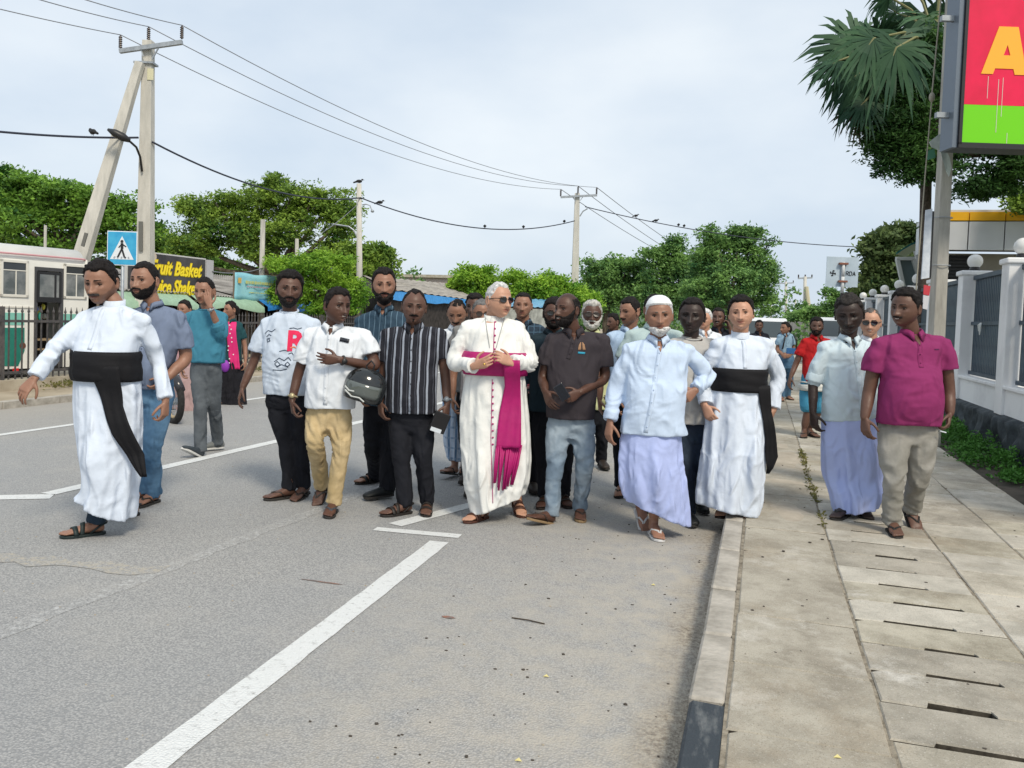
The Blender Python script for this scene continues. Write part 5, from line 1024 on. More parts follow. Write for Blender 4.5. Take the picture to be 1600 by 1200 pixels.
def rings(secs, n=40, e=2.3, folds=None, cap=True):
    """secs rows: (cx, cy, z, ax, by, tilt) -> closed stack of superelliptic rings; tilt slants a ring sideways"""
    V = []; t = np.linspace(0, 2*np.pi, n, endpoint=False); c = np.sign(np.cos(t))*np.abs(np.cos(t))**(2/e); s = np.sign(np.sin(t))*np.abs(np.sin(t))**(2/e)
    for k, q in enumerate(secs):
        cx, cy, z, ax, by = q[:5]; tl = q[5] if len(q) > 5 else 0; f = 0 if folds is None else folds[k]
        V.append(np.c_[cx+(ax+f)*c, cy+(by+f*.9)*s, z+tl*c])
    V = np.concatenate(V); F = grid_faces(len(secs), n); m = len(secs)
    if cap: F += [tuple(range(n-1, -1, -1)), tuple((m-1)*n+k for k in range(n))]
    return V, F
def interp_secs(S, step=.03):
    S = np.array([list(s)+[0]*(6-len(s)) for s in S], float); o = np.argsort(S[:, 2]); S = S[o]; kp = [0]
    for i in range(1, len(S)):
        if S[i, 2]-S[kp[-1], 2] > .018: kp.append(i)
        elif i == len(S)-1 and len(kp) > 1: kp[-1] = i
    S = S[kp]; z = np.arange(S[0, 2], S[-1, 2]+step*.5, step); out = []
    for q in z:
        row = []
        for k in range(6): row.append(q if k == 2 else None)
        out.append(row)
    Z = S[:, 2]; res = np.empty((len(z), 6)); res[:, 2] = z
    for k in (0, 1, 3, 4, 5):
        # cubic hermite with finite difference tangents: smooth outlines
        m = np.gradient(S[:, k], Z) if len(Z) > 2 else np.zeros(len(Z)); i = np.clip(np.searchsorted(Z, z, 'right')-1, 0, len(Z)-2); h = Z[i+1]-Z[i]; t = (z-Z[i])/h
        res[:, k] = (2*t**3-3*t**2+1)*S[i, k]+(t**3-2*t**2+t)*h*m[i]*.8+(-2*t**3+3*t**2)*S[i+1, k]+(t**3-t**2)*h*m[i+1]*.8
    return res
def remesh(parts, voxel, sm=3, fac=.5):
    V, F = join_vf(parts); me = mesh_np('tmp', V, F); o = bpy.data.objects.new('tmp', me); COL.objects.link(o)
    m = o.modifiers.new('r', 'REMESH'); m.mode = 'VOXEL'; m.voxel_size = voxel
    if sm: s = o.modifiers.new('s', 'SMOOTH'); s.iterations = sm; s.factor = fac
    dg = bpy.context.evaluated_depsgraph_get(); dg.update(); ev = o.evaluated_get(dg); m2 = ev.to_mesh(); n = len(m2.vertices); co = np.empty(n*3, np.float32); m2.vertices.foreach_get('co', co)
    nl = len(m2.loops); li = np.empty(nl, np.int32); m2.loops.foreach_get('vertex_index', li); tot = np.empty(len(m2.polygons), np.int32); m2.polygons.foreach_get('loop_total', tot)
    ev.to_mesh_clear(); bpy.data.objects.remove(o); bpy.data.meshes.remove(me)
    st = np.concatenate([[0], np.cumsum(tot)[:-1]]); return co.reshape(-1, 3).astype(float), li, tot, st
def mesh_raw(name, co, li, tot):
    me = bpy.data.meshes.new(name); me.vertices.add(len(co)); me.vertices.foreach_set('co', co.astype(np.float32).ravel()); me.loops.add(len(li)); me.loops.foreach_set('vertex_index', li.astype(np.int32))
    me.polygons.add(len(tot)); me.polygons.foreach_set('loop_start', np.concatenate([[0], np.cumsum(tot)[:-1]]).astype(np.int32)); me.polygons.foreach_set('loop_total', tot.astype(np.int32)); me.update(calc_edges=True)
    me.polygons.foreach_set('use_smooth', [True]*len(tot)); return me
def cat_raw(parts):
    co = []; li = []; tot = []; b = 0
    for p in parts:
        if len(p) == 2: V = np.asarray(p[0], float).reshape(-1, 3); l = np.array([i for f in p[1] for i in f]); t = np.array([len(f) for f in p[1]])
        else: V, l, t = p[0], p[1], p[2]
        co.append(V); li.append(l+b); tot.append(t); b += len(V)
    return np.concatenate(co), np.concatenate(li), np.concatenate(tot)
def vnormals(me):
    n = len(me.vertices); a = np.empty(n*3, np.float32); me.vertex_normals.foreach_get('vector', a) if hasattr(me, 'vertex_normals') else None; return a.reshape(-1, 3).astype(float)
def wrinkle(me, seed, amp, centers=(), fine=.5, zs=-9):
    amp = amp*1.05
    """push cloth in and out: long soft folds everywhere, sharper ones round the centers [(x,y,z,radius,gain)]"""
    n = len(me.vertices); co = np.empty(n*3, np.float32); me.vertices.foreach_get('co', co); co = co.reshape(-1, 3).astype(float); N_ = vnormals(me)
    w = fbm(co*2.2+seed, 2)[:, None]*.25; q = co+w; q[:, 2] = np.where(co[:, 2] < zs, zs+(q[:, 2]-zs)*.3, q[:, 2]); s = seed*3.7
    a = vnoise(np.c_[q[:, 0]*9, q[:, 1]*9, q[:, 2]*3.2]+s); ridge = 1-np.abs(a)*2.2; d = amp*((ridge-.45)*.8+.3*vnoise(q*14+s))
    e = vnoise(np.c_[(q[:, 0]+q[:, 2]*.7)*13, q[:, 1]*10, (q[:, 2]-q[:, 0]*.5)*8]+s+9); d = d + amp*fine*(.55-np.abs(e)*2)
    for cx, cy, cz, r, g in centers:
        k = np.exp(-(((co-np.array((cx, cy, cz)))**2).sum(1))/(r*r)); b = vnoise(np.c_[q[:, 0]*8, q[:, 1]*8, (q[:, 2]+.5*q[:, 0])*17]+s+3); d = d + amp*g*k*(.55-np.abs(b)*2.4)
    co = co+N_*d[:, None]; me.vertices.foreach_set('co', co.astype(np.float32).ravel()); me.update()

# ------------------------------------------------ hands and feet (templates, metres)
def chain(p, dirs, lens, r0, r1, n=8):
    pts = [np.array(p, float)]
    for d, L in zip(dirs, lens): d = np.array(d, float); d /= np.linalg.norm(d); pts.append(pts[-1]+d*L)
    k = len(pts); rs = [r0+(r1-r0)*i/(k-1) for i in range(k)]; return limb(pts, rs, n, sub=3)
_hands = {}
HAND_VOX = [.0044]
def hand(curl=.5, grip=0.0, thumb=.4):
    """wrist at origin, fingers toward -z, palm faces +x, thumb toward -y"""
    key = (round(curl, 2), round(grip, 2), round(thumb, 2), HAND_VOX[0])
    if key in _hands: return _hands[key]
    S = [(0, 0, .03, .019, .026), (0, 0, 0, .019, .027), (.002, .001, -.03, .018, .035), (.002, .003, -.062, .016, .041), (.001, .003, -.09, .013, .041), (0, .003, -.098, .009, .036)]
    parts = [rings(S[::-1], 20, 2.4)]; L_ = [(.040, .025, .020), (.044, .028, .021), (.041, .026, .020), (.032, .020, .017)]; ys = (-.029, -.0095, .0105, .030)
    for i, (y, L) in enumerate(zip(ys, L_)):
        a = 0.0; D = []; c = curl*(1+.12*i)
        for k, g in enumerate((.55, .95, .7)): a += g*c*1.35+grip*.3; D.append((math.sin(a), (i-1.5)*.09*(1-curl), -math.cos(a)))
        parts.append(chain((0, y, -.090+(.003, 0, .002, .008)[i]), D, L, .0092-.0006*(i == 3), .0066))
    t = thumb; parts.append(chain((.004, -.022, -.022), [(.25+.3*t, -.85+.3*t, -.65), (.30+.5*t, -.45, -.9), (.35+.6*t, -.10, -1.0)], (.040, .033, .026), .0125, .0080))
    co, li, tot, st = remesh(parts, HAND_VOX[0], 1, .4); _hands[key] = (co, li, tot); return _hands[key]
def place(raw, M): co = raw[0]; R = np.array(M.to_3x3()); t = np.array(M.translation); return (co @ R.T+t,)+tuple(raw[1:])
def hand_at(wrist, tip, palm, curl, mirror, scale=1.0, thumb=.4, grip=0.0):
    raw = hand(curl, grip, thumb); co = raw[0].copy(); li = raw[1]; tot = raw[2]
    if mirror: co[:, 1] *= -1     # left and right hands mirror each other; palm stays on +x
    co *= scale; z = -(Vector(tip)-Vector(wrist)).normalized(); x = Vector(palm); x = (x-z*x.dot(z)).normalized(); y = z.cross(x)
    M = Matrix((x, y, z)).transposed().to_4x4(); M.translation = Vector(wrist)
    if mirror: li = li.copy(); st = np.concatenate([[0], np.cumsum(tot)[:-1]]); li = np.concatenate([li[a:a+t][::-1] for a, t in zip(st, tot)])
    return place((co, li, tot), M)
_feet = {}
def foot_raw(kind):
    """sole on z=0, ankle above the origin, toes toward -y"""
    if kind in _feet: return _feet[kind]
    if kind == 'bare':
        S = []
        for y, w, h, zc in ((.062, .020, .022, .030), (.050, .030, .030, .034), (.02, .034, .042, .044), (-.02, .035, .040, .042), (-.07, .040, .030, .032), (-.12, .046, .021, .023), (-.150, .045, .016, .018), (-.165, .040, .012, .015)): S.append((y, w, h, zc))
        t = np.linspace(0, 2*np.pi, 22, endpoint=False); V = np.concatenate([np.c_[w*np.cos(t)*1.0+.004*(y < -.1), np.full(22, y), zc+h*np.sin(t)] for y, w, h, zc in S]); F = grid_faces(len(S), 22)+[tuple(range(21, -1, -1)), tuple((len(S)-1)*22+k for k in range(22))]
        parts = [(V, F), limb([(0, .012, .05), (0, .008, .12)], [.036, .034], 14)]
        for i, (x, L, r) in enumerate(((.030, .040, .0125), (.012, .038, .009), (-.004, .032, .0085), (-.019, .026, .008), (-.033, .018, .0078))): parts.append(chain((x, -.155, .016), [(.05*(i-1.5)*-.3, -1, .0), (0, -1, -.35)], (L*.6, L*.5), r, r*.85))
        _feet[kind] = remesh(parts, .0065, 1, .4)[:3]
    elif kind == 'shoe':
        t = np.linspace(0, 2*np.pi, 22, endpoint=False); S = [(.075, .020, .03, .035), (.065, .034, .040, .045), (.03, .040, .052, .055), (-.02, .041, .046, .050), (-.08, .046, .034, .040), (-.14, .050, .027, .033), (-.185, .044, .021, .028), (-.21, .026, .014, .022)]
        V = np.concatenate([np.c_[w*np.cos(t), np.full(22, y), zc+h*np.sin(t)] for y, w, h, zc in S]); F = grid_faces(len(S), 22)+[tuple(range(21, -1, -1)), tuple((len(S)-1)*22+k for k in range(22))]
        _feet[kind] = remesh([(V, F), limb([(0, .02, .05), (0, .015, .10)], [.042, .046], 14)], .009, 1, .4)[:3]
    return _feet[kind]
SOLE = [(.0, .075), (.022, .068), (.036, .045), (.038, .0), (.038, -.05), (.049, -.11), (.050, -.155), (.040, -.190), (.018, -.205), (-.010, -.198), (-.034, -.172), (-.045, -.13), (-.042, -.06), (-.036, 0), (-.034, .045), (-.020, .068)]
def footwear(parent, M, kind, color, side, name):
    """side +1: inner edge toward +x"""
    M = M @ Matrix.Diagonal((side, 1, 1, 1)); mm = mat('footwear_%s_%.2f_%.2f_%.2f' % (kind, *color), color, .55 if kind != 'trainer' else .75, bump=.2, bscale=60); ms = mat('sole_%s' % ('white' if color[0] > .4 else 'tan' if kind == 'flipflop_tan' else 'dark'), (.55, .55, .53) if color[0] > .4 else (.25, .17, .09) if kind == 'flipflop_tan' else (.03, .028, .026), .8)
    if kind in ('shoe', 'trainer'):
        raw = place(foot_raw('shoe'), M); li = raw[1]
        me = mesh_raw(name, raw[0]+0, raw[1], raw[2])
        if side < 0: me.flip_normals()
        o = link(name, me, mm, parent); mb = MB(); mb.prism([(x*1.03, y*1.04) for x, y in SOLE], -.002, .018, M); mb.build('sole', mat('sole_white', (.55, .55, .53), .8) if kind == 'trainer' else ms, o, bevel=.003)
        if kind == 'trainer':
            mb = MB()
            for k in range(4): mb.tube([M @ Vector((x, -.03-.022*k, .092-.011*k-.35*abs(x)**1.2)) for x in (-.02, -.01, 0, .01, .02)], .003, 5)
            mb.build('laces', mat('lace_grey', (.35, .35, .35), .9), o)
        return o
    mb = MB(); mb.prism(SOLE, -.016, .002, M); o = mb.build(name, mm if kind.startswith('flip') and color[0] > .4 else ms if kind.startswith('flip') else mm, parent, bevel=.004)
    def band(y0, y1, h, w, wd, nm='strap', tw=0.0):
        V = []; k = 12
        for i in range(k+1):
            a = math.pi*i/k; x = math.cos(a)*w; z = .004+math.sin(a)*h; y = y0+(y1-y0)*i/k
            V += [M @ Vector((x, y-wd/2, z)), M @ Vector((x, y+wd/2, z+.004*math.sin(a))), M @ Vector((x*1.06, y-wd/2, z+.005)), M @ Vector((x*1.06, y+wd/2, z+.009*math.sin(a)+.001))]
        b = MB(); b.add(V, [(4*i+2, 4*i+6, 4*i+7, 4*i+3) for i in range(k)]+[(4*i, 4*i+1, 4*i+5, 4*i+4) for i in range(k)]+[(4*i, 4*i+4, 4*i+6, 4*i+2) for i in range(k)]+[(4*i+1, 4*i+3, 4*i+7, 4*i+5) for i in range(k)]); return b.build(nm, mm, o, True)
    if kind.startswith('flip'):
        b = MB(); b.tube([M @ Vector(p) for p in ((.040, -.045, .004), (.036, -.085, .042), (.020, -.130, .043), (.020, -.158, .012))], [.006, .009, .007, .004], 7); b.tube([M @ Vector(p) for p in ((-.040, -.04, .004), (-.032, -.08, .044), (.004, -.125, .046), (.020, -.158, .012))], [.006, .009, .007, .004], 7); b.build('thong_strap', mm, o, True)
    else:
        band(-.125, -.115, .043, .050, .030); band(-.06, -.08, .066, .043, .028); b = MB(); b.tube([M @ Vector(p) for p in ((.038, -.03, .005), (.040, .03, .05), (.022, .07, .062), (0, .078, .064), (-.022, .07, .062), (-.040, .03, .05), (-.038, -.03, .005))], .007, 6); b.build('heel_strap', mm, o, True)
    return o

# ------------------------------------------------ heads
def head_grid(nt, np_):
    global NT_, NP_, THg, PHg
    NT_, NP_ = nt, np_; u = np.linspace(-1, 1, NT_, endpoint=False); TH = np.pi*(np.sign(u)*np.abs(u)**1.28)      # finer columns over the face
    THg, PHg = np.meshgrid(TH, np.linspace(-np.pi/2+.06, np.pi/2-.03, NP_))   # rows: bottom to crown
head_grid(104, 84)
_gs = lambda x, s: np.exp(-(x/s)**2)
def head_surface(shape):
    """unit: metres for a head 0.235 m tall; the face looks toward -y"""
    jaw = shape.get('jaw', 1.0); fat = shape.get('fat', 0.0); th, ph = THg, PHg
    cx = np.cos(ph)**.92; x = .0755*np.sin(th)*cx; y = -.096*np.cos(th)*cx; z = .1165*np.sin(ph); front = np.clip(np.cos(th), 0, 1)
    t = np.clip(-z/.1165, 0, 1); x = x*(1-(.24-.12*fat)*t**2.4*jaw)*(1+.05*_gs(z-.03, .05)); x = x+np.sign(x)*fat*.006*_gs(z+.045, .04)
    y = np.where(y < 0, y*(1-.10*_gs(z-.0, .05)), y*(1.02-.42*t**1.3)); y = y + np.where(y < 0, 1, 0)*(-.020*t**2.0*front) + .008*front*np.clip((z-.05)/.06, 0, 1)
    z = np.where(z < 0, z*(1-.04*(1-front)), z)
    fx = lambda a: _gs(x-a, 1)  # unused helper kept for clarity of axis
    F_ = front**.5
    def bump(x0, z0, sx, sz, h): return h*np.exp(-((x-x0)/sx)**2-((z-z0)/sz)**2)*F_
    def pair(x0, z0, sx, sz, h): return bump(x0, z0, sx, sz, h)+bump(-x0, z0, sx, sz, h)
    ns = shape.get('nose', 1.0); d = np.zeros_like(x)
    d += pair(.031, .000, .017, .012, -.0125)+pair(.030, .021, .020, .008, .0062)+bump(0, .020, .012, .010, .0015)     # sockets, brow
    k = np.clip((.016-z)/.052, 0, 1); d += ns*(.006+.019*k**1.25)*_gs(x, .0085+.005*k)*np.where(z > -.046, 1, np.exp(-((z+.046)/.0055)**2))*(z < .022)*F_*np.clip((.022-z)/.012, 0, 1)
    d += pair(.0145, -.037, .0075, .0075, .0085*ns)                                               # nostril wings
    d += pair(.046, -.018, .018, .015, .0060)+pair(.040, -.052, .016, .022, -.0050+.009*fat)+pair(.026, -.045, .004, .010, -.0022)       # cheeks
    d += bump(0, -.0585, .020, .0050, .0050)+bump(0, -.0700, .017, .0055, .0055)+bump(0, -.0640, .021, .0022, -.0065)+bump(0, -.081, .018, .006, -.0035)+bump(0, -.098, .020, .013, .0070)
    if shape.get('smile'): d += pair(.024, -.062, .006, .004, -.002)+pair(.036, -.046, .010, .010, .0035)
    y = y-d
    if fat: y = y-.006*fat*_gs(z+.10, .02)*F_
    return np.stack([x, y, z], -1)
def grid_normals(P):
    du = np.roll(P, -1, 1)-np.roll(P, 1, 1); dv = np.empty_like(P); dv[1:-1] = P[2:]-P[:-2]; dv[0] = P[1]-P[0]; dv[-1] = P[-1]-P[-2]; n = np.cross(du, dv); n /= np.linalg.norm(n, axis=-1)[..., None]+1e-12; return n
def shell_mesh(P, mask, thick, seed, rough=.0015, name='hair'):
    N_ = grid_normals(P); m = smooth01(mask); q = P.reshape(-1, 3); nz_ = fbm(q*70+seed, 2).reshape(m.shape)*rough*2.0+vnoise(q*30+seed*2).reshape(m.shape)*rough*1.5; off = m*(thick+nz_*(thick > .002))-.0045*(1-m); Q = P+N_*off[..., None]
    keep = np.zeros(m.shape, bool); keep |= m > .01; rows, cols = m.shape; idx = -np.ones(m.size, int); F = []; kk = keep.ravel()
    for i in range(rows-1):
        for j in range(cols):
            a, b, c, d = i*cols+j, i*cols+(j+1) % cols, (i+1)*cols+(j+1) % cols, (i+1)*cols+j
            if kk[a] or kk[b] or kk[c] or kk[d]: F.append((a, b, c, d))
    if kk[(rows-1)*cols:].all(): F.append(tuple((rows-1)*cols+k for k in range(cols)))
    used = sorted(set(i for f in F for i in f)); 
    if not used: return None
    idx[used] = np.arange(len(used)); return Q.reshape(-1, 3)[used], [tuple(int(idx[i]) for i in f) for f in F]
def hair_mask(P, style, seed):
    x, y, z = P[..., 0], P[..., 1], P[..., 2]; th = np.abs(THg); deg = np.degrees(th); n = vnoise(P.reshape(-1, 3)*55+seed).reshape(x.shape)*.006
    zf = {'short': .070, 'full': .066, 'receding': .092, 'bald_top': .200, 'horseshoe': .135, 'buzz': .072, 'widow': .080, 'long': .068, 'grey': .074}.get(style, .07)
    if style == 'receding': hl = np.interp(deg, [0, 18, 42, 62, 78, 88, 95, 112, 128, 180], [.082, .092, .100, .058, .018, -.012, .022, .018, -.060, -.070])
    elif style in ('bald_top', 'horseshoe'): hl = np.interp(deg, [0, 60, 78, 88, 95, 112, 128, 180], [.2, .2, .05, -.01, .022, .018, -.055, -.065])
    else: hl = np.interp(deg, [0, 35, 55, 65, 77, 90, 97, 112, 128, 180], [zf+.003, zf+.007, zf+.004, .046, .018, -.018, .022, .016, -.062, -.074])
    m = (z-hl+n)/.009
    if style in ('bald_top', 'horseshoe'):
        top = (z+n-.068-.03*np.clip(y/.09, -1, 1))/.012 if style == 'bald_top' else (z+n-.075)/.014; m = np.minimum(m, 1-top)
    return np.clip(m, 0, 1)
def beard_mask(P, kind, seed):
    x, y, z = P[..., 0], P[..., 1], P[..., 2]; deg = np.degrees(np.abs(THg)); n = vnoise(P.reshape(-1, 3)*90+seed).reshape(x.shape)*.004; face = (y < .012)
    up = np.interp(deg, [0, 14, 22, 32, 50, 66, 80, 90], [-.079, -.078, -.058, -.050, -.044, -.026, .004, .012])
    full = np.clip((up-z+n)/.008, 0, 1)*np.clip((94-deg)/8, 0, 1)
    mo = np.clip((.0065+.001-np.abs(z+.0505+.16*np.abs(x)+n*.5))/.0035, 0, 1)*np.clip((.034-np.abs(x))/.006, 0, 1)*(deg < 60)
    side = np.clip((.007-np.abs(np.abs(x)-.029))/.004, 0, 1)*(z < -.052)*(z > -.085)*(deg < 70)
    goat = np.clip((.024-np.abs(x))/.006, 0, 1)*np.clip((-.080-z+n)/.006, 0, 1)*(deg < 80)
    soul = np.clip((.007-np.abs(x))/.003, 0, 1)*(z < -.076)*(z > -.095)*(deg < 60)
    out = {'full': np.maximum(np.maximum(full, mo), side), 'moustache': mo, 'goatee': np.maximum(mo, np.maximum(goat, side)), 'chin': np.maximum(mo, soul), 'chinbeard': np.maximum(full*(z < -.070), goat), 'stubble': np.maximum(full, mo)}.get(kind, mo*0)
    return np.clip(out, 0, 1)*face
def brow_mask(P):
    x, y, z = P[..., 0], P[..., 1], P[..., 2]; ax = np.abs(x); c = .0215+.0035*np.sin(np.clip((ax-.012)/.036, 0, 1)*math.pi*.8); w = .0050*(1-.5*np.clip((ax-.03)/.018, 0, 1)); return np.clip((w-np.abs(z-c))/.0022, 0, 1)*np.clip((ax-.009)/.004, 0, 1)*np.clip((.049-ax)/.005, 0, 1)*(y < 0)
def hair_mat(c):
    return mat('hair_%.2f_%.2f_%.2f' % c, c, .65, var=.35, vscale=55, bump=.5, bscale=160, spec=.12, stretch=(1, 1, .35))
def skin_mat(c):
    nm = 'skin_%.3f_%.3f_%.3f' % c
    if nm in _mats: return _mats[nm]
    m = mat(nm, c, .48, var=.10, vscale=14, bump=.15, bscale=90, spec=.42); N, L = NT(m); b = N['Principled BSDF']; src = b.inputs['Base Color'].links[0].from_socket
    at = N.new('ShaderNodeAttribute'); at.attribute_name = 'tint'; x = N.new('ShaderNodeMixRGB'); x.blend_type = 'MULTIPLY'; x.inputs[0].default_value = 1; L.new(src, x.inputs[1]); L.new(at.outputs['Color'], x.inputs[2]); L.new(x.outputs[0], b.inputs['Base Color']); return m
def decal(bvh, rows, off, name, m, parent, depth=.004, fallback=None, smooth=True):
    """a strip or patch laid on cloth: rows of (x, z) points are dropped onto the surface from the front"""
    V = []; last = fallback if fallback is not None else 0
    for row in rows:
        for x, z in row:
            h = bvh.ray_cast(Vector((x, -1.2, z)), Vector((0, 1, 0)))
            if h[0] is not None: last = h[0].y
            V.append((x, last-off, z))
    nr = len(rows); nc = len(rows[0]); n = len(V); V2 = V+[(x, y+depth, z) for x, y, z in V]; F = [(i*nc+j, (i+1)*nc+j, (i+1)*nc+j+1, i*nc+j+1) for i in range(nr-1) for j in range(nc-1)]; F += [tuple(k+n for k in f[::-1]) for f in F]
    edge = [j for j in range(nc)]+[i*nc+nc-1 for i in range(1, nr)]+[(nr-1)*nc+j for j in range(nc-2, -1, -1)]+[i*nc for i in range(nr-2, 0, -1)]; F += [(edge[i], edge[(i+1) % len(edge)], edge[(i+1) % len(edge)]+n, edge[i]+n) for i in range(len(edge))]
    return link(name, mesh_np(name, V2, F), m, parent, smooth)
def strip(bvh, pts, w, off, name, m, parent, n=16, **k):
    P = [Vector(p) for p in pts]; rows = []
    for a, b in zip(P[:-1], P[1:]):
        d = (b-a).normalized(); q = Vector((-d.y, d.x))*w/2
        for i in range(n+1): c = a.lerp(b, i/n); rows.append([(c.x-q.x, c.y-q.y), (c.x, c.y), (c.x+q.x, c.y+q.y)])
    return decal(bvh, rows, off, name, m, parent, **k)
def band_ring(secs, z0, z1, grow, n=64, drop=(0, 0), rows=7, thick=.004, waves=.0):
    """a sash or hem band wrapped round the torso between two heights; drop lowers left / right ends"""
    S = interp_secs(secs, .01); zz = np.linspace(z0, z1, rows); V = []; t = np.linspace(0, 2*np.pi, n, endpoint=False); c = np.sign(np.cos(t))*np.abs(np.cos(t))**(2/2.3); s = np.sign(np.sin(t))*np.abs(np.sin(t))**(2/2.3)
    for lay_ in (0, 1):
        for i, z in enumerate(zz):
            r = [np.interp(z, S[:, 2], S[:, k]) for k in range(6)]; g = grow-lay_*thick+waves*math.sin(i*2.1)*(1-lay_); g = g-(.004 if i in (0, rows-1) and not lay_ else 0); zt = z+drop[0]*(c < 0)*-c+drop[1]*(c > 0)*c
            V.append(np.c_[r[0]+(r[3]+g)*c, r[1]+(r[4]+g)*s, zt])
    m = rows*n; F = grid_faces(rows, n)+[tuple(k+m for k in f[::-1]) for f in grid_faces(rows, n)]; F += [(j, m+j, m+(j+1) % n, (j+1) % n) for j in range(n)]+[((rows-1)*n+j, (rows-1)*n+(j+1) % n, m+(rows-1)*n+(j+1) % n, m+(rows-1)*n+j) for j in range(n)]
    return np.concatenate(V), F

class Fig:
    """maps measured points of one figure to metres in the figure's own frame"""
    def __init__(s, base):
        s.z0 = base[2] if len(base) > 2 else 0.0; s.root = ground(base[0], base[1], s.z0); s.D = depth_of(s.root); s.k = s.D/FPX
    def p(s, u, v, dy=0.0):
        q = atdepth(u, v, s.D+dy)-s.root; return np.array((q.dot(RV), q.dot(FV), q.z))
    def x(s, u, v): return s.p(u, v)[0]
    def z(s, u, v): return s.p(u, v)[2]

SKIN = {'dark': (.090, .042, .028), 'vdark': (.035, .021, .017), 'mid': (.28, .145, .096), 'light': (.48, .265, .18), 'deep': (.118, .060, .042)}
BLACKH = (.006, .005, .005)

def person(label, base, skin, head, neck, sh, torso, top, arms=None, legs=None, feet=None, robe=None, group='men walking in the street procession', extras=None, seed=1, cat='person', belly=0.0):
    far_ = head['h'] < 52; HAND_VOX[0] = .0062 if far_ else .0046; head_grid(*((64, 56) if far_ else (104, 84))); f = Fig(base); root = empty('person', f.root, label, cat, group, rz=PSI); sk = SKIN[skin] if isinstance(skin, str) else skin; SM = skin_mat(sk)
    P = lambda t: f.p(*t); body = []; fine = []
    hu, hv, hpx = head['c'][0], head['c'][1], head['h']; hs = hpx*f.k/.249*head.get('s', 1.0); hc = f.p(hu, hv, head.get('dy', -.03)); nb = P(neck); nb[2] += .010
    # head surface, turned
    HP = head_surface(head.get('shape', {})); yaw, pit, rol = [math.radians(a) for a in head.get('rot', (0, 0, 0))]; yaw -= .95*math.atan((hu-800)/FPX)
    HR = Matrix.Rotation(yaw, 3, 'Z') @ Matrix.Rotation(-pit, 3, 'X') @ Matrix.Rotation(rol, 3, 'Y'); hR = np.array(HR)
    hw = head.get('w', 1.0)*1.03; S3 = np.array((hs*hw, hs, hs)); tf = lambda Q: (np.asarray(Q).reshape(-1, 3)*S3) @ hR.T+hc
    HV = tf(HP); HF = grid_faces(NP_, NT_)+[tuple(range(NT_-1, -1, -1)), tuple((NP_-1)*NT_+k for k in range(NT_))]
    # ears
    ears = []
    for s in (-1, 1):
        t = np.linspace(0, 2*np.pi, 16, endpoint=False); Vv = []
        for (o, sc) in ((-.004, .78), (.002, 1.0), (.009, 1.02), (.012, .90), (.008, .55), (.005, .2)): Vv.append(np.c_[s*(.0735+o+.008*(np.sin(t)*0+1)*0)+0*t, .012-.000+.0165*sc*np.cos(t)+.55*o, -.006+.031*sc*np.sin(t)*(1-.12*np.cos(t))])
        ears.append((tf(np.concatenate(Vv)), grid_faces(6, 16)+[tuple(5*16+k for k in range(16)), tuple(range(15, -1, -1))]))
    # tint over the face: darker lips, eye sockets
    px, py, pz = HP[..., 0], HP[..., 1], HP[..., 2]; tint = np.ones((NP_, NT_, 3)); fr = (py < 0)
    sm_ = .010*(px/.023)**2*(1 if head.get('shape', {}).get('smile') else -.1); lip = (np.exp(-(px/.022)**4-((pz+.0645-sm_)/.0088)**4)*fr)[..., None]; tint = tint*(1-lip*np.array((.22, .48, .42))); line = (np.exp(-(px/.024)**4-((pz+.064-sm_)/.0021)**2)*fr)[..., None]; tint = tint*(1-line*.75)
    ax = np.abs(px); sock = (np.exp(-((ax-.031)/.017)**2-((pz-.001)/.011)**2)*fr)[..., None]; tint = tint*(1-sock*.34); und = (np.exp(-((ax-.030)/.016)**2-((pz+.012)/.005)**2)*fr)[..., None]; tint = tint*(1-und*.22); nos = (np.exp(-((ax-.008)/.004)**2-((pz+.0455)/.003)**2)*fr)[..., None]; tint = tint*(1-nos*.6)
    if head.get('stubble'): b_ = beard_mask(HP, 'full', seed)[..., None]; tint = tint*(1-b_*head['stubble'])
    if head.get('tintscalp'): h_ = hair_mask(HP, 'buzz', seed)[..., None]; tint = tint*(1-h_*head['tintscalp'])
    # neck
    jn = hc+hR @ (np.array((0, .025, -.055))*hs); fine.append(limb([nb+np.array((0, .02, -.06)), nb+np.array((0, .015, .0)), jn], [.068, .057, .057*hs**.5], 18))
    # torso block under the clothes
    T = [];
    for row in torso:
        v, xl, xr = row[:3]; um = (xl+xr)/2; c = f.p(um, v); a = (xr-xl)/2*f.k*1.0; b = row[3] if len(row) > 3 and row[3] else min(.165, max(.09, a*.66)); dy = row[4] if len(row) > 4 else 0
        T.append([c[0], dy-0.0, c[2], a, b, (row[5] if len(row) > 5 else 0)])
    T.sort(key=lambda r: r[2]); topz = T[-1][2]; T[-1][3] *= .86; T[-2][3] *= .955
    shA, shB = P(sh[0]), P(sh[1])
    Tn = T+[[ (nb[0]*.6+T[-1][0]*.4), .005, (topz+nb[2])/2+.012, T[-1][3]*.74, .088, 0], [nb[0], .012, nb[2]-.010, .066, .058, 0]]
    zc = robe['waist'] if robe else T[0][2]
    core = interp_secs([[r[0], r[1], r[2], r[3]*.76, r[4]*.76, 0] for r in Tn[:-1] if r[2] >= (f.z(neck[0], robe['waistv']) if robe else -9)-.05]+[[nb[0], .012, nb[2]-.03, .06, .05, 0]])
    body.append(rings(core, 28)); body.append(limb([shA, (shA+shB)/2*.35+nb*.65-np.array((0, 0, .03)), shB], [.036, .040, .036], 12))
    sleeves = []; cuffs = []; wr_c = []
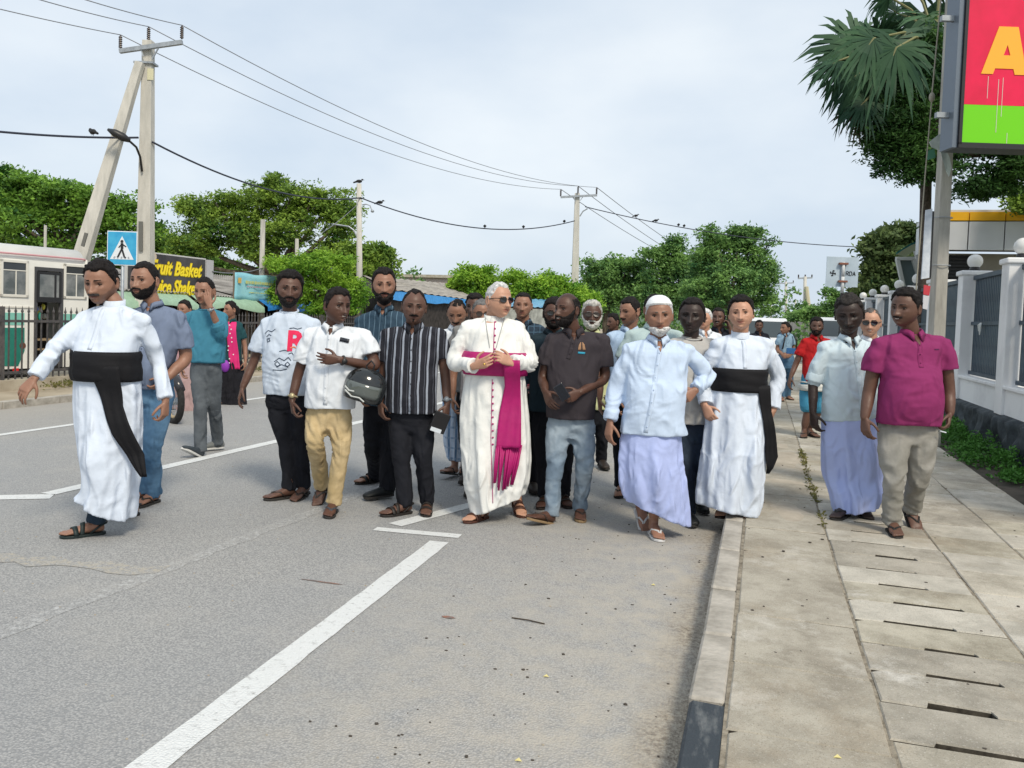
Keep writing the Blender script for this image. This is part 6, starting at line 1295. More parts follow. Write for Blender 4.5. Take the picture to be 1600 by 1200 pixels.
    for side, key in ((-1, 'a'), (1, 'b')):
        if not arms or key not in arms: continue
        A = arms[key]; S0 = shA if side < 0 else shB; E = P(A['e']); Wp = P(A['w']); tip = P(A['t']); r = A.get('r', 1.0)*(.78 if A.get('sleeve', top.get('sleeve', 'short')) == 'long' else 1.0)
        body.append(limb([S0, S0*.45+E*.55, E, E*.45+Wp*.55, Wp], [.040*r, .043*r, .040*r, .037*r, .027*max(r, .95)], 14))
        pd = A.get('palm', (-side*1.0, .15, 0)); hl = np.linalg.norm(tip-Wp); hnd = hand_at(Vector(Wp), Vector(tip), Vector(pd), A.get('curl', .45), A.get('mir', side > 0), min(1.12, max(.92, A.get('hs', 1.0))), A.get('thumb', .4), A.get('grip', 0)); fine.append(hnd)
        sl = A.get('sleeve', top.get('sleeve', 'short')); sr = top.get('sr', 1.0)*A.get('sr', 1.0)
        if sl == 'short':
            q = A.get('q', .62); M_ = S0+(E-S0)*q; dd = (M_-S0)/np.linalg.norm(M_-S0); a_ = limb([S0+np.array((-side*.03, 0, -.005)), S0*.5+M_*.5, M_], [.055*sr, .065*sr, .070*sr], 18, flat_end=True); sleeves.append(a_); wr_c.append((*M_, .09, .8))
        elif sl == 'long':
            we = Wp+(E-Wp)*.06; sleeves.append(limb([S0+np.array((-side*.03, 0, -.005)), S0*.5+E*.5, E, E*.5+we*.5, we], [.057*sr, .062*sr, .060*sr, .054*sr, A.get('cuff', .044)], 18, flat_end=True)); wr_c += [(*E, .12, 1.5), (*(E*.4+we*.6), .10, 1.0)]
        elif sl == 'rolled':
            q = A.get('q', 1.0); M_ = S0+(E-S0)*min(q, 1.0); M_ = M_ if q <= 1 else E+(Wp-E)*(q-1); pl = [S0+np.array((-side*.03, 0, -.005)), S0*.5+E*.5]+([E] if q > 1 else [])+[M_]; rr = [.056*sr, .062*sr]+([.058*sr] if q > 1 else [])+[.056*sr]; sleeves.append(limb(pl, rr, 18)); dd = (pl[-1]-pl[-2]); dd /= np.linalg.norm(dd); cuffs.append(limb([M_-dd*.045, M_-dd*.02, M_+dd*.012], [.062*sr, .064*sr, .062*sr], 18, sub=2, flat_end=True)); wr_c.append((*E, .12, 1.8))
        if A.get('watch'):
            wm = M_STEEL if A['watch'] == 'steel' else mat('watch_'+A['watch'], (.5, .42, .25) if A['watch'] == 'gold' else (.03, .03, .03), .35, metal=.5 if A['watch'] == 'gold' else 0)
            d_ = Vector(E-Wp).normalized(); c_ = Vector(Wp)+d_*.035; u_ = d_.cross(Vector((0, 1, .1))).normalized(); w_ = d_.cross(u_); mb = MB(); mb.tube([c_+u_*.033*math.cos(a)+w_*.029*math.sin(a) for a in np.linspace(0, 2*math.pi, 19)], .0075, 7, False); fc = Vector((0, -1, 0)); fc = (fc-d_*fc.dot(d_)).normalized(); mb.tube([c_+fc*.027, c_+fc*.040], .020, 14); mb.build('watch', wm, root, True)
    # legs
    lg = []
    FT = {}
    if feet:
        for side, key in ((-1, 'a'), (1, 'b')):
            if key not in feet: continue
            F0 = feet[key]; u, v = F0['p']; lift = F0.get('lift', 0.0); g0 = ground(u, v, f.z0+lift)-f.root; pt = Vector((g0.dot(RV), g0.dot(FV), g0.z+.018)); sc = F0.get('s', 1.0)
            M_ = Matrix.Translation(pt) @ Matrix.Rotation(math.radians(F0.get('yaw', 0)), 4, 'Z') @ Matrix.Rotation(-math.radians(F0.get('pitch', 0)), 4, 'X') @ Matrix.Scale(sc, 4) @ Matrix.Translation((0, .065, 0)); FT[key] = (M_, F0)
            ank = np.array(M_ @ Vector((0, .012, .10)))
            footwear(root, M_, F0.get('kind', 'sandal'), F0.get('c', (.03, .022, .018)), side if F0.get('kind') not in ('shoe', 'trainer') else -side if False else side, F0.get('name', 'sandal' if F0.get('kind', 'sandal') in ('sandal',) else 'flip_flop' if F0.get('kind', '').startswith('flip') else 'shoe'))
            if F0.get('kind') not in ('shoe', 'trainer'):
                raw = foot_raw('bare'); Mx = M_ @ Matrix.Diagonal((side, 1, 1, 1)); pl = place(raw, Mx)
                fine.append(pl)
            FT[key] = (M_, F0, ank)
    hipz = None
    if legs:
        wz = f.z(neck[0], legs['hipv']); hw_ = legs.get('w', .085); cxl = f.x(legs['hipu'], legs['hipv']); parts = []; rs_ = legs.get('r', (.092, .070, .058)); sm_c = []
        for side, key in ((-1, 'a'), (1, 'b')):
            if key not in FT: continue
            ank = FT[key][2]; hip = np.array((cxl+side*hw_, legs.get('dy', 0), wz)); kn = P(legs[key]) if key in legs else hip*.48+ank*.52+np.array((side*.01, -.03, 0)); end = ank+(kn-ank)*legs.get('endf', .02)
            if legs.get('shorts'): body.append(limb([hip, kn, ank*.75+kn*.25, ank], [.07, .052, .052, .036], 14)); kk = hip*(1-legs['shorts'])+kn*legs['shorts']; parts.append(limb([hip, hip*.5+kk*.5, kk], [rs_[0], rs_[0]*1.02, rs_[0]*1.0], 20)); continue
            if legs.get('bare'): body.append(limb([hip+np.array((0, 0, .12)), hip*.3+kn*.7, kn, ank*.62+kn*.38, ank], [.07, .055, .050, .054, .034], 14)); continue
            body.append(limb([hip+np.array((0, 0, .12)), hip*.5+kn*.5, kn, ank], [.06, .055, .045, .034], 12)); parts.append(limb([hip, hip*.5+kn*.5, kn, kn*.5+end*.5, end-np.array((0, 0, .062))], [rs_[0], rs_[0]*.95, rs_[1], (rs_[1]+rs_[2])/2, rs_[2]*1.06], 20, flat_end=True)); sm_c += [(*kn, .13, 1.5), (*end, .12, 2.0), (hip[0], hip[1]-.05, hip[2]-.05, .13, 1.3)]
        if not legs.get('bare'):
            parts.append(rings(interp_secs([[cxl, legs.get('dy', 0), wz-.10, hw_+rs_[0]*.55, .098, 0], [cxl, legs.get('dy', 0), wz, hw_+rs_[0]*.86, .115, 0], [cxl, legs.get('dy', 0), wz+.16, hw_+rs_[0]*.75, .11, 0]]), 28)); raw = remesh(parts, .018 if far_ else .0125, 2); me = mesh_raw('trousers', *raw[:3]); wrinkle(me, seed+.5, legs.get('amp', .0042), sm_c); o = link(legs.get('name', 'trousers'), me, creases(legs['m'], 6.0), root)
            if legs.get('hems'):
                pass
    # body: limbs + head + hands + feet as one object
    B = remesh(body, .020 if far_ else .0150, 2)[:3]; NK = remesh([p for p in fine if len(p) == 2], .011, 2)[:3]; rest = [p for p in fine if len(p) == 3]
    parts = [B, NK]+rest+ears+[(HV, HF)]; co, li, tot = cat_raw(parts); me = mesh_raw('body', co, li, tot)
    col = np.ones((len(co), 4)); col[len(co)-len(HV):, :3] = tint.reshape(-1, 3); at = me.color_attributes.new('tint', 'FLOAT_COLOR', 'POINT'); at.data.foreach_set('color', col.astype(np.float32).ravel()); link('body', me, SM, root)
    # eyes
    _i = np.argmin(np.abs(px-.031)+np.abs(pz)+(py > 0)*9); ys = py.ravel()[_i]
    for s in (-1, 1):
        if head.get('closed'): break
        e = tf([(s*.031, ys+.0080, .0005)])[0]; mb = MB(); mb.ball(e, .0117*hs, 12, 8); o = mb.build('eye', mat('eye_white', (.26, .22, .20), .3), root, True)
        dn = head.get('down', 0); tr_ = tf([(s*.031, ys+.0074, .0062-.0035*dn), (s*.031, ys+.0080, -.0090)]); mb = MB(); mb.ball(tr_[0], (.0138*hs, .0122*hs, .0100*hs), 14, 9); mb.ball(tr_[1], (.0130*hs, .0118*hs, .0080*hs), 14, 9); lo = mb.build('eyelid', SM, root, True); a_ = lo.data.color_attributes.new('tint', 'FLOAT_COLOR', 'POINT'); a_.data.foreach_set('color', [.78, .74, .72, 1]*len(lo.data.vertices))
        gz = hR @ np.array((head.get('gaze', 0)*.5, -1, -.12 if not head.get('down') else -.5)); gz /= np.linalg.norm(gz); mb = MB(); mb.ball(e+gz*.0060*hs, .0076*hs, 10, 7); mb.build('iris', mat('iris_dark', (.012, .008, .006), .15), o, True)
        lid = [tf([(s*.031+.0130*math.cos(a), ys-.0048+.006*math.cos(a)**2, .0030+.0045*math.sin(a)-.003*head.get('down', 0))])[0] for a in np.linspace(.15, math.pi-.15, 9)]; mb = MB(); mb.tube(lid, .0026*hs, 5); mb.build('eyelash', mat('lash', (.01, .008, .008), .8), root)
    if head.get('teeth'):
        _k = np.argmin(np.abs(px)+np.abs(pz+.0645)+(py > 0)*9); yt = py.ravel()[_k]; tp = tf([(x_, yt-.0030+9*x_*x_, -.0645+.010*(x_/.023)**2) for x_ in np.linspace(-.014, .014, 9)]); mb = MB(); mb.tube([Vector(q) for q in tp], [.0008*hs]+[.0026*hs]*7+[.0008*hs], 6); mb.build('teeth', mat('teeth', (.62, .58, .52), .4), root, True)
    # hair, beard, brows
    def shell(mask, th, nm, c, sd, rough=.0015):
        r_ = shell_mesh(HP, mask, th, sd, rough, nm)
        if r_ is None: return
        link(nm, mesh_np(nm, tf(r_[0]), r_[1]), hair_mat(c), root, True)
    hc_ = head.get('hair', BLACKH); st_ = head.get('style', 'short')
    if st_ not in ('none',):
        m = hair_mask(HP, st_, seed); zz = np.clip((pz-.02)/.07, 0, 1); tk = head.get('thick', .015)*(.35+.65*zz)*(.75+.25*(py < .03)) if st_ not in ('buzz',) else np.full(m.shape, .003)
        if st_ in ('bald_top', 'horseshoe'): tk = np.full(m.shape, head.get('thick', .006))
        shell(m, tk, 'hair', hc_, seed, head.get('rough', .0030 if head.get('thick', .015) > .012 else .0020))
    if head.get('beard'): bc = head.get('bc', hc_); tk = head.get('bt', .007); t_ = np.where(pz < -.07, tk*1.5, tk*.75); t_ = np.where((pz > -.062) & (np.abs(px) < .036), .0045, t_); shell(beard_mask(HP, head['beard'], seed), t_, 'beard' if head['beard'] not in ('moustache',) else 'moustache', bc, seed+5, .0012)
    if not head.get('nobrow'): shell(brow_mask(HP), np.full(px.shape, .0030), 'eyebrow', head.get('brow', (.015, .012, .011)), seed+9, .0006)
    if head.get('bun'): mb = MB(); mb.ball(tf([(.0, .10, -.01)])[0], (.05, .05, .08), 14, 10); mb.build('ponytail', hair_mat(hc_), root, True)
    # glasses
    if head.get('glasses'):
        dark = head['glasses']; ms = mat('dark_lens', (.012, .012, .014), .08, spec=.8) if dark == 'sun' else mat('clear_lens', (.06, .05, .045), .35, spec=.4); mf = mat('spectacle_frame', (.03, .025, .022), .35)
        for s in (-1, 1):
            q = [(s*.031+a*.0265, -.097+.006*abs(a)+.006*(a*s > 0), .001+b*.0165) for a, b in ((-1, .35), (-.75, .95), (.75, .95), (1, .35), (.8, -.7), (.3, -1), (-.3, -1), (-.8, -.7))]; Q = tf(q); n_ = hR @ np.array((0, .003, 0)); mb = MB(); mb.add(list(Q)+[p+n_ for p in Q], [tuple(range(7, -1, -1)), tuple(range(8, 16))]+[(i, (i+1) % 8, 8+(i+1) % 8, 8+i) for i in range(8)]); o = mb.build('lens', ms, root)
            mb = MB(); mb.tube([Vector(p) for p in Q]+[Vector(Q[0])], .0018*hs, 5, False); mb.tube([Vector(p) for p in tf([(s*.056, -.087, .010), (s*.075, -.055, .010), (s*.082, .010, .006)])], .0026*hs, 5); mb.build('glasses_frame', mf, root)
        mb = MB(); mb.tube([Vector(p) for p in tf([(-.007, -.100, .008), (0, -.103, .010), (.007, -.100, .008)])], .002*hs, 5); mb.build('glasses_bridge', mf, root)
    # top garment
    gm = creases(top['m']); secs = Tn; vox = .015 if far_ else .0102
    if robe:
        z_w = f.z(neck[0], robe['waistv']); R = []
        for row in robe['rows']:
            v, xl, xr = row[:3]; c = f.p((xl+xr)/2, v, 0); b = row[3] if len(row) > 3 and row[3] else .17; dy = row[4] if len(row) > 4 else 0; R.append([c[0], dy, c[2], (xr-xl)/2*f.k, b, row[5]*f.k if len(row) > 5 else 0])
        nsec = 160; S_ = interp_secs(sorted(R, key=lambda r: r[2]) + ([T[0]] if T[0][2] > max(r[2] for r in R)+.02 else []), .02); t = np.linspace(0, 2*np.pi, nsec, endpoint=False); ph = np.random.default_rng(seed).random(8)*6.28; zb, zt_ = S_[0, 2], z_w; fo = []
        for r_ in S_:
            u_ = np.clip((zt_-r_[2])/(zt_-zb), 0, 1)
            w = np.sin(6*t+ph[0]+1.2*u_)*.5+np.sin(9*t+ph[1]-1.5*u_)*.45+np.sin(14*t+ph[2]+u_)*.3+np.sin(23*t+ph[3])*.18*(1-u_); w = np.sign(w)*np.abs(w)**.8; fo.append(robe.get('fold', .020)*(.25+1.1*u_**.7)*w)
        for bx in robe.get('bumps', []):   # a knee or shin pushing the cloth forward
            pass
        sk_ = rings(S_, nsec, 2.15, fo)
        Vs = sk_[0]
        for (bu, bv, br, bz, ba) in robe.get('bumps', []):
            c = f.p(bu, bv); g = ba*np.exp(-((Vs[:, 0]-c[0])/br)**2-((Vs[:, 2]-c[2])/bz)**2)*(Vs[:, 1] < 0); Vs[:, 1] -= g
        raw = None
        if robe.get('joined', True):
            parts = [sk_, rings(interp_secs([q for q in secs if q[2] > z_w-.04]), 48), limb([shA, (shA+shB)/2*.30+nb*.70-np.array((0, 0, .022)), shB], [.056, .056, .056], 14)]+sleeves; raw = remesh(parts, .0098, 2); me = mesh_raw(top['name'], *raw[:3]); wrinkle(me, seed, top.get('amp', .004), wr_c, zs=z_w); g_o = link(top['name'], me, gm, root)
        else:
            raw2 = remesh([sk_], .016 if far_ else .0098, 2); me = mesh_raw(robe.get('name', 'sarong'), *raw2[:3]); wrinkle(me, seed+3, .005, (), zs=9); link(robe.get('name', 'sarong'), me, creases(robe['m']), root)
    if not robe or not robe.get('joined', True):
        parts = [rings(interp_secs(secs), 48, folds=None), limb([shA, (shA+shB)/2*.30+nb*.70-np.array((0, 0, .022)), shB], [.055, .055, .055], 14)]+sleeves; raw = remesh(parts, vox, 2)
        me = mesh_raw(top['name'], *raw[:3]); hz = T[0]; wrinkle(me, seed, top.get('amp', .0045), wr_c+[(hz[0], hz[1]-.1, hz[2]+.15, .2, .6)]); g_o = link(top['name'], me, gm, root)
    for cz in cuffs: V_, F_ = cz; link('rolled_cuff', mesh_np('rolled_cuff', V_, F_), gm, root, True)
    co = np.empty(len(me.vertices)*3, np.float32); me.vertices.foreach_get('co', co); co = co.reshape(-1, 3); faces = [tuple(me.loops[l].vertex_index for l in range(p.loop_start, p.loop_start+p.loop_total)) for p in me.polygons]; bvh = BVHTree.FromPolygons([Vector(c) for c in co.tolist()], faces)
    # neckline
    ck = top.get('collar'); cm = top.get('cm', gm); nv = Vector(nb); tiltf = Vector((0, -.012, 0))
    if ck == 'band':
        V_ = []; n = 40
        for lay_, g in ((0, .066), (1, .061)):
            for z_ in (-.018, .030): 
                for k in range(n): a = 2*math.pi*k/n; V_.append((nb[0]+g*math.cos(a)*1.02, nb[1]+.006+g*math.sin(a)*1.05, nb[2]+z_+.010*math.sin(a)))
        F_ = grid_faces(2, n)+[tuple(i+2*n for i in q[::-1]) for q in grid_faces(2, n)]+[(n+j, n+(j+1) % n, 3*n+(j+1) % n, 3*n+j) for j in range(n)]; link('collar', mesh_np('collar', V_, F_), cm, root, True)
    elif ck == 'tee':
        n = 36; mb = MB(); mb.tube([Vector((nb[0]+.071*math.cos(a), nb[1]+.000+.070*math.sin(a), nb[2]-.004+.020*math.sin(a))) for a in np.linspace(0, 2*math.pi, n+1)], .0085, 8, False); mb.build('neckband', cm, root, True)
    elif ck in ('shirt', 'polo'):
        gap = 24 if ck == 'shirt' else 30; n = 44; rows = []
        for k in range(n+1):
            a = math.radians(-90+gap*.5+(360-gap)*k/n); e_ = min(k, n-k)/n; tipw = math.exp(-(e_/.05)**2); ca, sa = math.cos(a), math.sin(a); zt_ = nb[2]+.032+.012*sa-.014*tipw
            rows.append([(nb[0]+.058*ca, nb[1]+.004+.058*sa, zt_-.045), (nb[0]+.060*ca, nb[1]+.004+.060*sa, zt_), (nb[0]+.067*ca, nb[1]+.004+.067*sa, zt_+.002), (nb[0]+(.083+.012*tipw)*ca*1.08, nb[1]-.002+(.083+.030*tipw)*sa, zt_-.036-.026*tipw), (nb[0]+(.076)*ca, nb[1]+.004+(.076)*sa, zt_-.036)])
        V_ = [p for r_ in rows for p in r_]; F_ = [(i*5+j, (i+1)*5+j, (i+1)*5+j+1, i*5+j+1) for i in range(n) for j in range(4)]+[(0, 1, 2, 3, 4), tuple(n*5+j for j in (4, 3, 2, 1, 0))]; link('collar', mesh_np('collar', V_, F_), cm, root, True)
        # open throat
        zt_ = nb[2]; dp = top.get('vee', .07); rows = [[(nb[0]+s*w_, zt_-.012-t_) for s in (-1, 0, 1)] for t_, w_ in ((0, .026), (dp*.4, .018), (dp*.75, .009), (dp, .002))]; o = decal(bvh, rows, .004, 'throat', SM, root, .004); a_ = o.data.color_attributes.new('tint', 'FLOAT_COLOR', 'POINT'); a_.data.foreach_set('color', [1.0]*(4*len(o.data.vertices)))
    if top.get('placket'):
        z0_, z1_ = nb[2]-.05 if ck in ('shirt', 'polo') else nb[2]-.02, f.z(neck[0], top['placket']); xo = top.get('px', 0); x0 = nb[0]+xo*.2; x1 = f.x(top.get('pu', neck[0]), top['placket']); pts = [(x0, z0_), (x0*.5+x1*.5, (z0_+z1_)/2), (x1, z1_)]; strip(bvh, pts, top.get('pw', .032), .0025, 'placket', cm, root, 10)
        bm_ = top.get('bm', cm); nbn = top.get('nb', 7)
        mb = MB()
        for k in range(nbn):
            t_ = (k+.5)/nbn; x = x0+(x1-x0)*t_; z = z0_+(z1_-z0_)*t_; h = bvh.ray_cast(Vector((x, -1.2, z)), Vector((0, 1, 0)))
            if h[0] is None: continue
            r_ = top.get('br', .0055); mb = MB(); mb.ball((x, h[0].y-.006, z), (r_, .004, r_), 8, 5); mb.build('button', bm_, root, True)
    if top.get('pocket'):
        pu0, pv0, pu1, pv1 = top['pocket']; a = f.p(pu0, pv0); b = f.p(pu1, pv1); rows = [[(a[0]+(b[0]-a[0])*j/5, a[2]+(b[2]-a[2])*i/5-(.012*(1-abs(j-2.5)/2.5) if i == 5 else 0)) for j in range(6)] for i in range(6)]; decal(bvh, rows, .0035, 'pocket', gm, root)
    ctx = dict(f=f, root=root, bvh=bvh, secs=secs, tf=tf, nb=nb, SM=SM, gm=gm, hs=hs, hR=hR, hc=hc, HP=HP)
    if extras: extras(ctx)
    return ctx
def sash(ctx, v0, v1, m, drop=(0, 0), grow=.014, name='sash', robe_rows=None, u=None):
    f = ctx['f']; u = u or 800; z1 = ctx['zf'](v0); z0 = ctx['zf'](v1); V, F = band_ring(ctx['ring_secs'], z0, z1, grow, drop=drop, waves=.0015); return link(name, mesh_np(name, V, F), m, ctx['root'], True)
def fall(ctx, rows, m, name='sash_end', n=9, dy=-.20, off=.012, wav=.008, depths=None):
    """hanging end of a sash: rows of (v, xl, xr) in the figure's plane, laid over the skirt and hanging free beside it"""
    f = ctx['f']; bvh = ctx['bvh']; R = []; rows = [tuple(r) if len(r) > 3 else (*r, r[0]) for r in rows]; K = len(rows)
    for i in range(K-1):
        for k in range(6): t = k/6; R.append([rows[i][j]*(1-t)+rows[i+1][j]*t for j in range(4)])
    R.append(list(rows[-1])); V = []; nr = len(R)
    for i, r in enumerate(R):
        v0, xl, xr = r[:3]; v1 = r[3] if len(r) > 3 else v0; ys = []; P = []
        for j in range(n):
            t = j/(n-1); q = f.p(xl+(xr-xl)*t, v0+(v1-v0)*t); h = bvh.ray_cast(Vector((q[0], -1.2, q[2])), Vector((0, 1, 0))); ys.append(h[0].y if h[0] is not None else None); P.append(q)
        good = [y for y in ys if y is not None]; base = min(good)*.7+sum(good)/len(good)*.3 if good else (V[-1][1]+off if V else dy)
        if V: prev = V[-n][1]+off; base = prev*.75+base*.25 if good else prev
        for j in range(n): V.append((P[j][0], min(base, (ys[j] if ys[j] is not None else base))-off+wav*math.sin(j*1.9+i*.22)*(i/nr), P[j][2]))
    V2 = V+[(x, y+.005, z) for x, y, z in V]; N0 = len(V); F = [(i*n+j, (i+1)*n+j, (i+1)*n+j+1, i*n+j+1) for i in range(nr-1) for j in range(n-1)]; F += [tuple(k+N0 for k in q[::-1]) for q in F]
    edge = [j for j in range(n)]+[i*n+n-1 for i in range(1, nr)]+[(nr-1)*n+j for j in range(n-2, -1, -1)]+[i*n for i in range(nr-2, 0, -1)]; F += [(edge[i], edge[(i+1) % len(edge)], edge[(i+1) % len(edge)]+N0, edge[i]+N0) for i in range(len(edge))]
    return link(name, mesh_np(name, V2, F), m, ctx['root'], True)
# ================================================================== THE PEOPLE IN THE STREET
def waistband(ctx, rows, m, drop=(0, 0), grow=.012, name='sash', fr=2.4):
    f = ctx['f']; S = []
    for row in rows:
        v, xl, xr = row[:3]; c = f.p((xl+xr)/2, v); a = (xr-xl)/2*f.k; b = row[3] if len(row) > 3 and row[3] else a*.66; S.append([c[0], row[4] if len(row) > 4 else 0, c[2], a, b, 0])
    S.sort(key=lambda r: r[2]); V, F = band_ring(S, S[0][2], S[-1][2], 0, drop=(0, 0), waves=0, rows=9, n=96); V = V.copy(); bv = c_['bvh'] if (c_ := ctx) else None; half = len(V)//2; cx = sum(r[0] for r in S)/len(S)
    RR = np.empty((9, 96))
    for i in range(half):
        z = V[i, 2]; d = Vector((V[i, 0]-cx, V[i, 1], 0)); lim = d.length; d.normalize(); h = bv.ray_cast(Vector((cx, 0, z)), d); R_ = h[3] if h[0] is not None and h[3] < lim*(fr if abs(d.x) < .7 else 1.5) else lim*1.02
        RR[i//96, i % 96] = min(R_, lim*(fr if abs(d.x) < .7 else 1.12))
    mx_ = RR.max(0); mx_ = np.maximum(mx_, np.maximum(np.roll(mx_, 1), np.roll(mx_, -1))); ker = sum(np.roll(mx_, k) for k in range(-4, 5))/9; RR = np.maximum(RR*.5+ker*.5, RR); RR = (np.roll(RR, 1, 1)+np.roll(RR, -1, 1)+RR*2)/4
    for i in range(half):
        d = Vector((V[i, 0]-cx, V[i, 1], 0)).normalized(); z = V[i, 2]; R_ = RR[i//96, i % 96]
        row = (i//96); w = grow+.0035*math.sin(row*1.7+d.x*3)-(.006 if row in (0, 8) else 0); V[i] = (cx+d.x*(R_+w), d.y*(R_+w), z+(drop[0]*-d.x if d.x < 0 else drop[1]*d.x)); V[i+half] = (cx+d.x*(R_+w-.006), d.y*(R_+w-.006), V[i, 2])
    return link(name, mesh_np(name, V, F), m, ctx['root'], True)
C_WHITE = mat('cloth_white_cassock', (.62, .69, .80), .8, var=.015, vscale=4, bump=.5, bscale=16, spec=.2)
C_CREAM = mat('cloth_bishop_white', (.75, .76, .74), .8, var=.015, vscale=4, bump=.5, bscale=16, spec=.2)
C_SARONG = mat('cloth_sarong_lilac', (.40, .47, .76), .8, var=.03, vscale=5, bump=.5, bscale=16, spec=.2)
C_SHIRTB = mat('cloth_pale_blue_white', (.52, .63, .80), .8, var=.02, vscale=5, bump=.4, bscale=24, spec=.2)
C_BLACK = mat('cloth_black_sash', (.008, .008, .010), .75, bump=.3, bscale=30, spec=.25); C_MAG = mat('cloth_magenta', (.36, .004, .12), .55, var=.08, vscale=9, bump=.3, bscale=24, spec=.4)
C_BLKTR = cloth('black_trousers', (.012, .013, .018)); C_NAVYJ = mat('denim_dark', (.014, .022, .040), .85, color2=(.035, .055, .085), vscale=3.5, bump=.4, bscale=30, contrast=(.4, .7)); C_JEANS = mat('denim_light', (.15, .21, .28), .85, color2=(.34, .41, .47), vscale=3.2, bump=.5, bscale=26, contrast=(.38, .66))
C_BLUEJ = mat('denim_blue', (.04, .11, .21), .85, color2=(.11, .22, .35), vscale=4, bump=.5, bscale=26)

# 1 --- older priest striding at the left, white cassock, black sash blown back
def ex(c):
    waistband(c, [(548, 121, 217), (570, 121, 218), (594, 120, 218)], C_BLACK, drop=(.0, -.0), grow=.016)
    fall(c, [(570, 166, 208), (590, 168, 210, 596), (630, 182, 212), (672, 196, 228), (705, 214, 240), (738, 236, 246)], C_BLACK, off=.016)
    f = c['f']; strip(c['bvh'], [(f.x(171, 482), f.z(171, 482)), (f.x(160, 545), f.z(160, 545))], .03, .002, 'placket', C_WHITE, c['root'])
person('older priest in white cassock and black sash striding at the far left, looking down', (135, 836), 'mid',
    dict(c=(158, 441), h=70, rot=(-30, -12, 0), shape=dict(fat=.7, nose=1.2), hair=(.014, .012, .012), style='full', thick=.016, beard='moustache', bc=(.05, .045, .045), stubble=.35, down=1), (178, 478), ((132, 499), (224, 501)),
    [(496, 132, 222, .105), (515, 124, 222, .125), (545, 120, 217, .15, -.02), (570, 120, 216, .165, -.03), (592, 119, 217, .16, -.02)],
    dict(m=C_WHITE, name='cassock', sleeve='long', collar='band', amp=.006, sr=1.0),
    arms=dict(a=dict(e=(88, 543, -.12), w=(53, 592, -.25), t=(35, 614, -.30), palm=(.3, .9, .2), curl=.35, sr=1.05, cuff=.052), b=dict(e=(246, 562, .10), w=(259, 627, .02), t=(256, 662, 0), curl=.7, cuff=.055)),
    legs=dict(hipu=168, hipv=610, m=cloth('dark_blue_trousers', (.02, .035, .055)), r=(.07, .065, .062), a=(165, 715, -.10), b=(180, 715, .05), endf=.10),
    feet=dict(a=dict(p=(130, 838), yaw=-52, pitch=0, kind='sandal', c=(.012, .022, .022)), b=dict(p=(187, 808), yaw=-55, pitch=0, kind='sandal', c=(.015, .012, .010))),
    robe=dict(waist=1, waistv=592, rows=[(580, 120, 217, .155), (612, 119, 220, .165, .0), (660, 123, 220, .175, 0), (700, 132, 216, .18, 0), (740, 139, 212, .185, 0), (770, 136, 208, .19, 0, -8), (793, 124, 204, .19, 0, -19)], fold=.016, bumps=[(165, 710, .10, .20, .06)]), extras=ex, seed=1)

# 2 --- heavy bearded man, blue grey shirt
person('heavy bearded man in blue grey shirt and blue jeans, behind the priest at far left', (228, 790), 'mid',
    dict(c=(226, 439), h=60, rot=(-36, 0, 0), shape=dict(fat=.8), style='short', beard='full', bt=.005, thick=.010), (238, 478), ((205, 497), (281, 497)),
    [(497, 204, 282, .11), (515, 204, 282, .13), (550, 206, 276, .16, -.03), (580, 208, 268, .17, -.04), (606, 214, 256, .15, -.02)],
    dict(m=cloth('blue_grey', (.16, .20, .29)), name='shirt', sleeve='short', collar='shirt', placket=600, sr=1.15, vee=.04),
    arms=dict(b=dict(e=(290, 560, .02), w=(262, 590, -.12), t=(245, 606, -.15), curl=.5, q=.75, r=1.2), a=dict(e=(196, 560, 0), w=(200, 600, -.05), t=(203, 625, -.05))),
    legs=dict(hipu=234, hipv=612, m=C_BLUEJ, r=(.100, .076, .064), b=(236, 705, -.05), w=.09), feet=dict(b=dict(p=(230, 789), yaw=-15, kind='flip', c=(.02, .018, .016)), a=dict(p=(208, 783), yaw=-30, kind='flip', lift=.03, pitch=10, c=(.02, .018, .016))), seed=2)

# 3 --- man in teal shirt, hand over his face
def ex(c):
    f = c['f']
    for (u, v, w_, h_) in ((334, 610, .13, .16),):
        pass
person('man in teal long sleeved top and grey cargo trousers covering his face with one hand', (316, 708), 'mid',
    dict(c=(320, 455), h=45, rot=(-30, -6, 0), style='short', shape=dict(fat=.3), thick=.008), (322, 483), ((294, 496), (349, 496)),
    [(494, 296, 349, .105), (512, 293, 352, .12), (540, 295, 353, .13, -.02), (567, 294, 352, .13, -.02)],
    dict(m=cloth('teal', (.05, .20, .29)), name='shirt', sleeve='rolled', collar='tee', sr=1.05),
    arms=dict(b=dict(e=(346, 524, -.10), w=(328, 478, -.24), t=(321, 450, -.22), palm=(0, 1, 0), curl=.12, q=1.35, watch='steel', thumb=0), a=dict(e=(286, 532, .08), w=(284, 570, .02), t=(284, 590, 0), q=1.3)),
    legs=dict(hipu=322, hipv=580, m=mat('cloth_charcoal_cargo', (.055, .065, .075), .85, color2=(.10, .115, .13), vscale=6, bump=.5), r=(.090, .074, .060), a=(313, 628, -.12), b=(334, 630, .0), w=.08),
    feet=dict(a=dict(p=(300, 712), yaw=-25, pitch=28, lift=.02, kind='trainer', c=(.035, .045, .055)), b=dict(p=(330, 704), yaw=-50, kind='trainer', c=(.14, .15, .15))), seed=3)

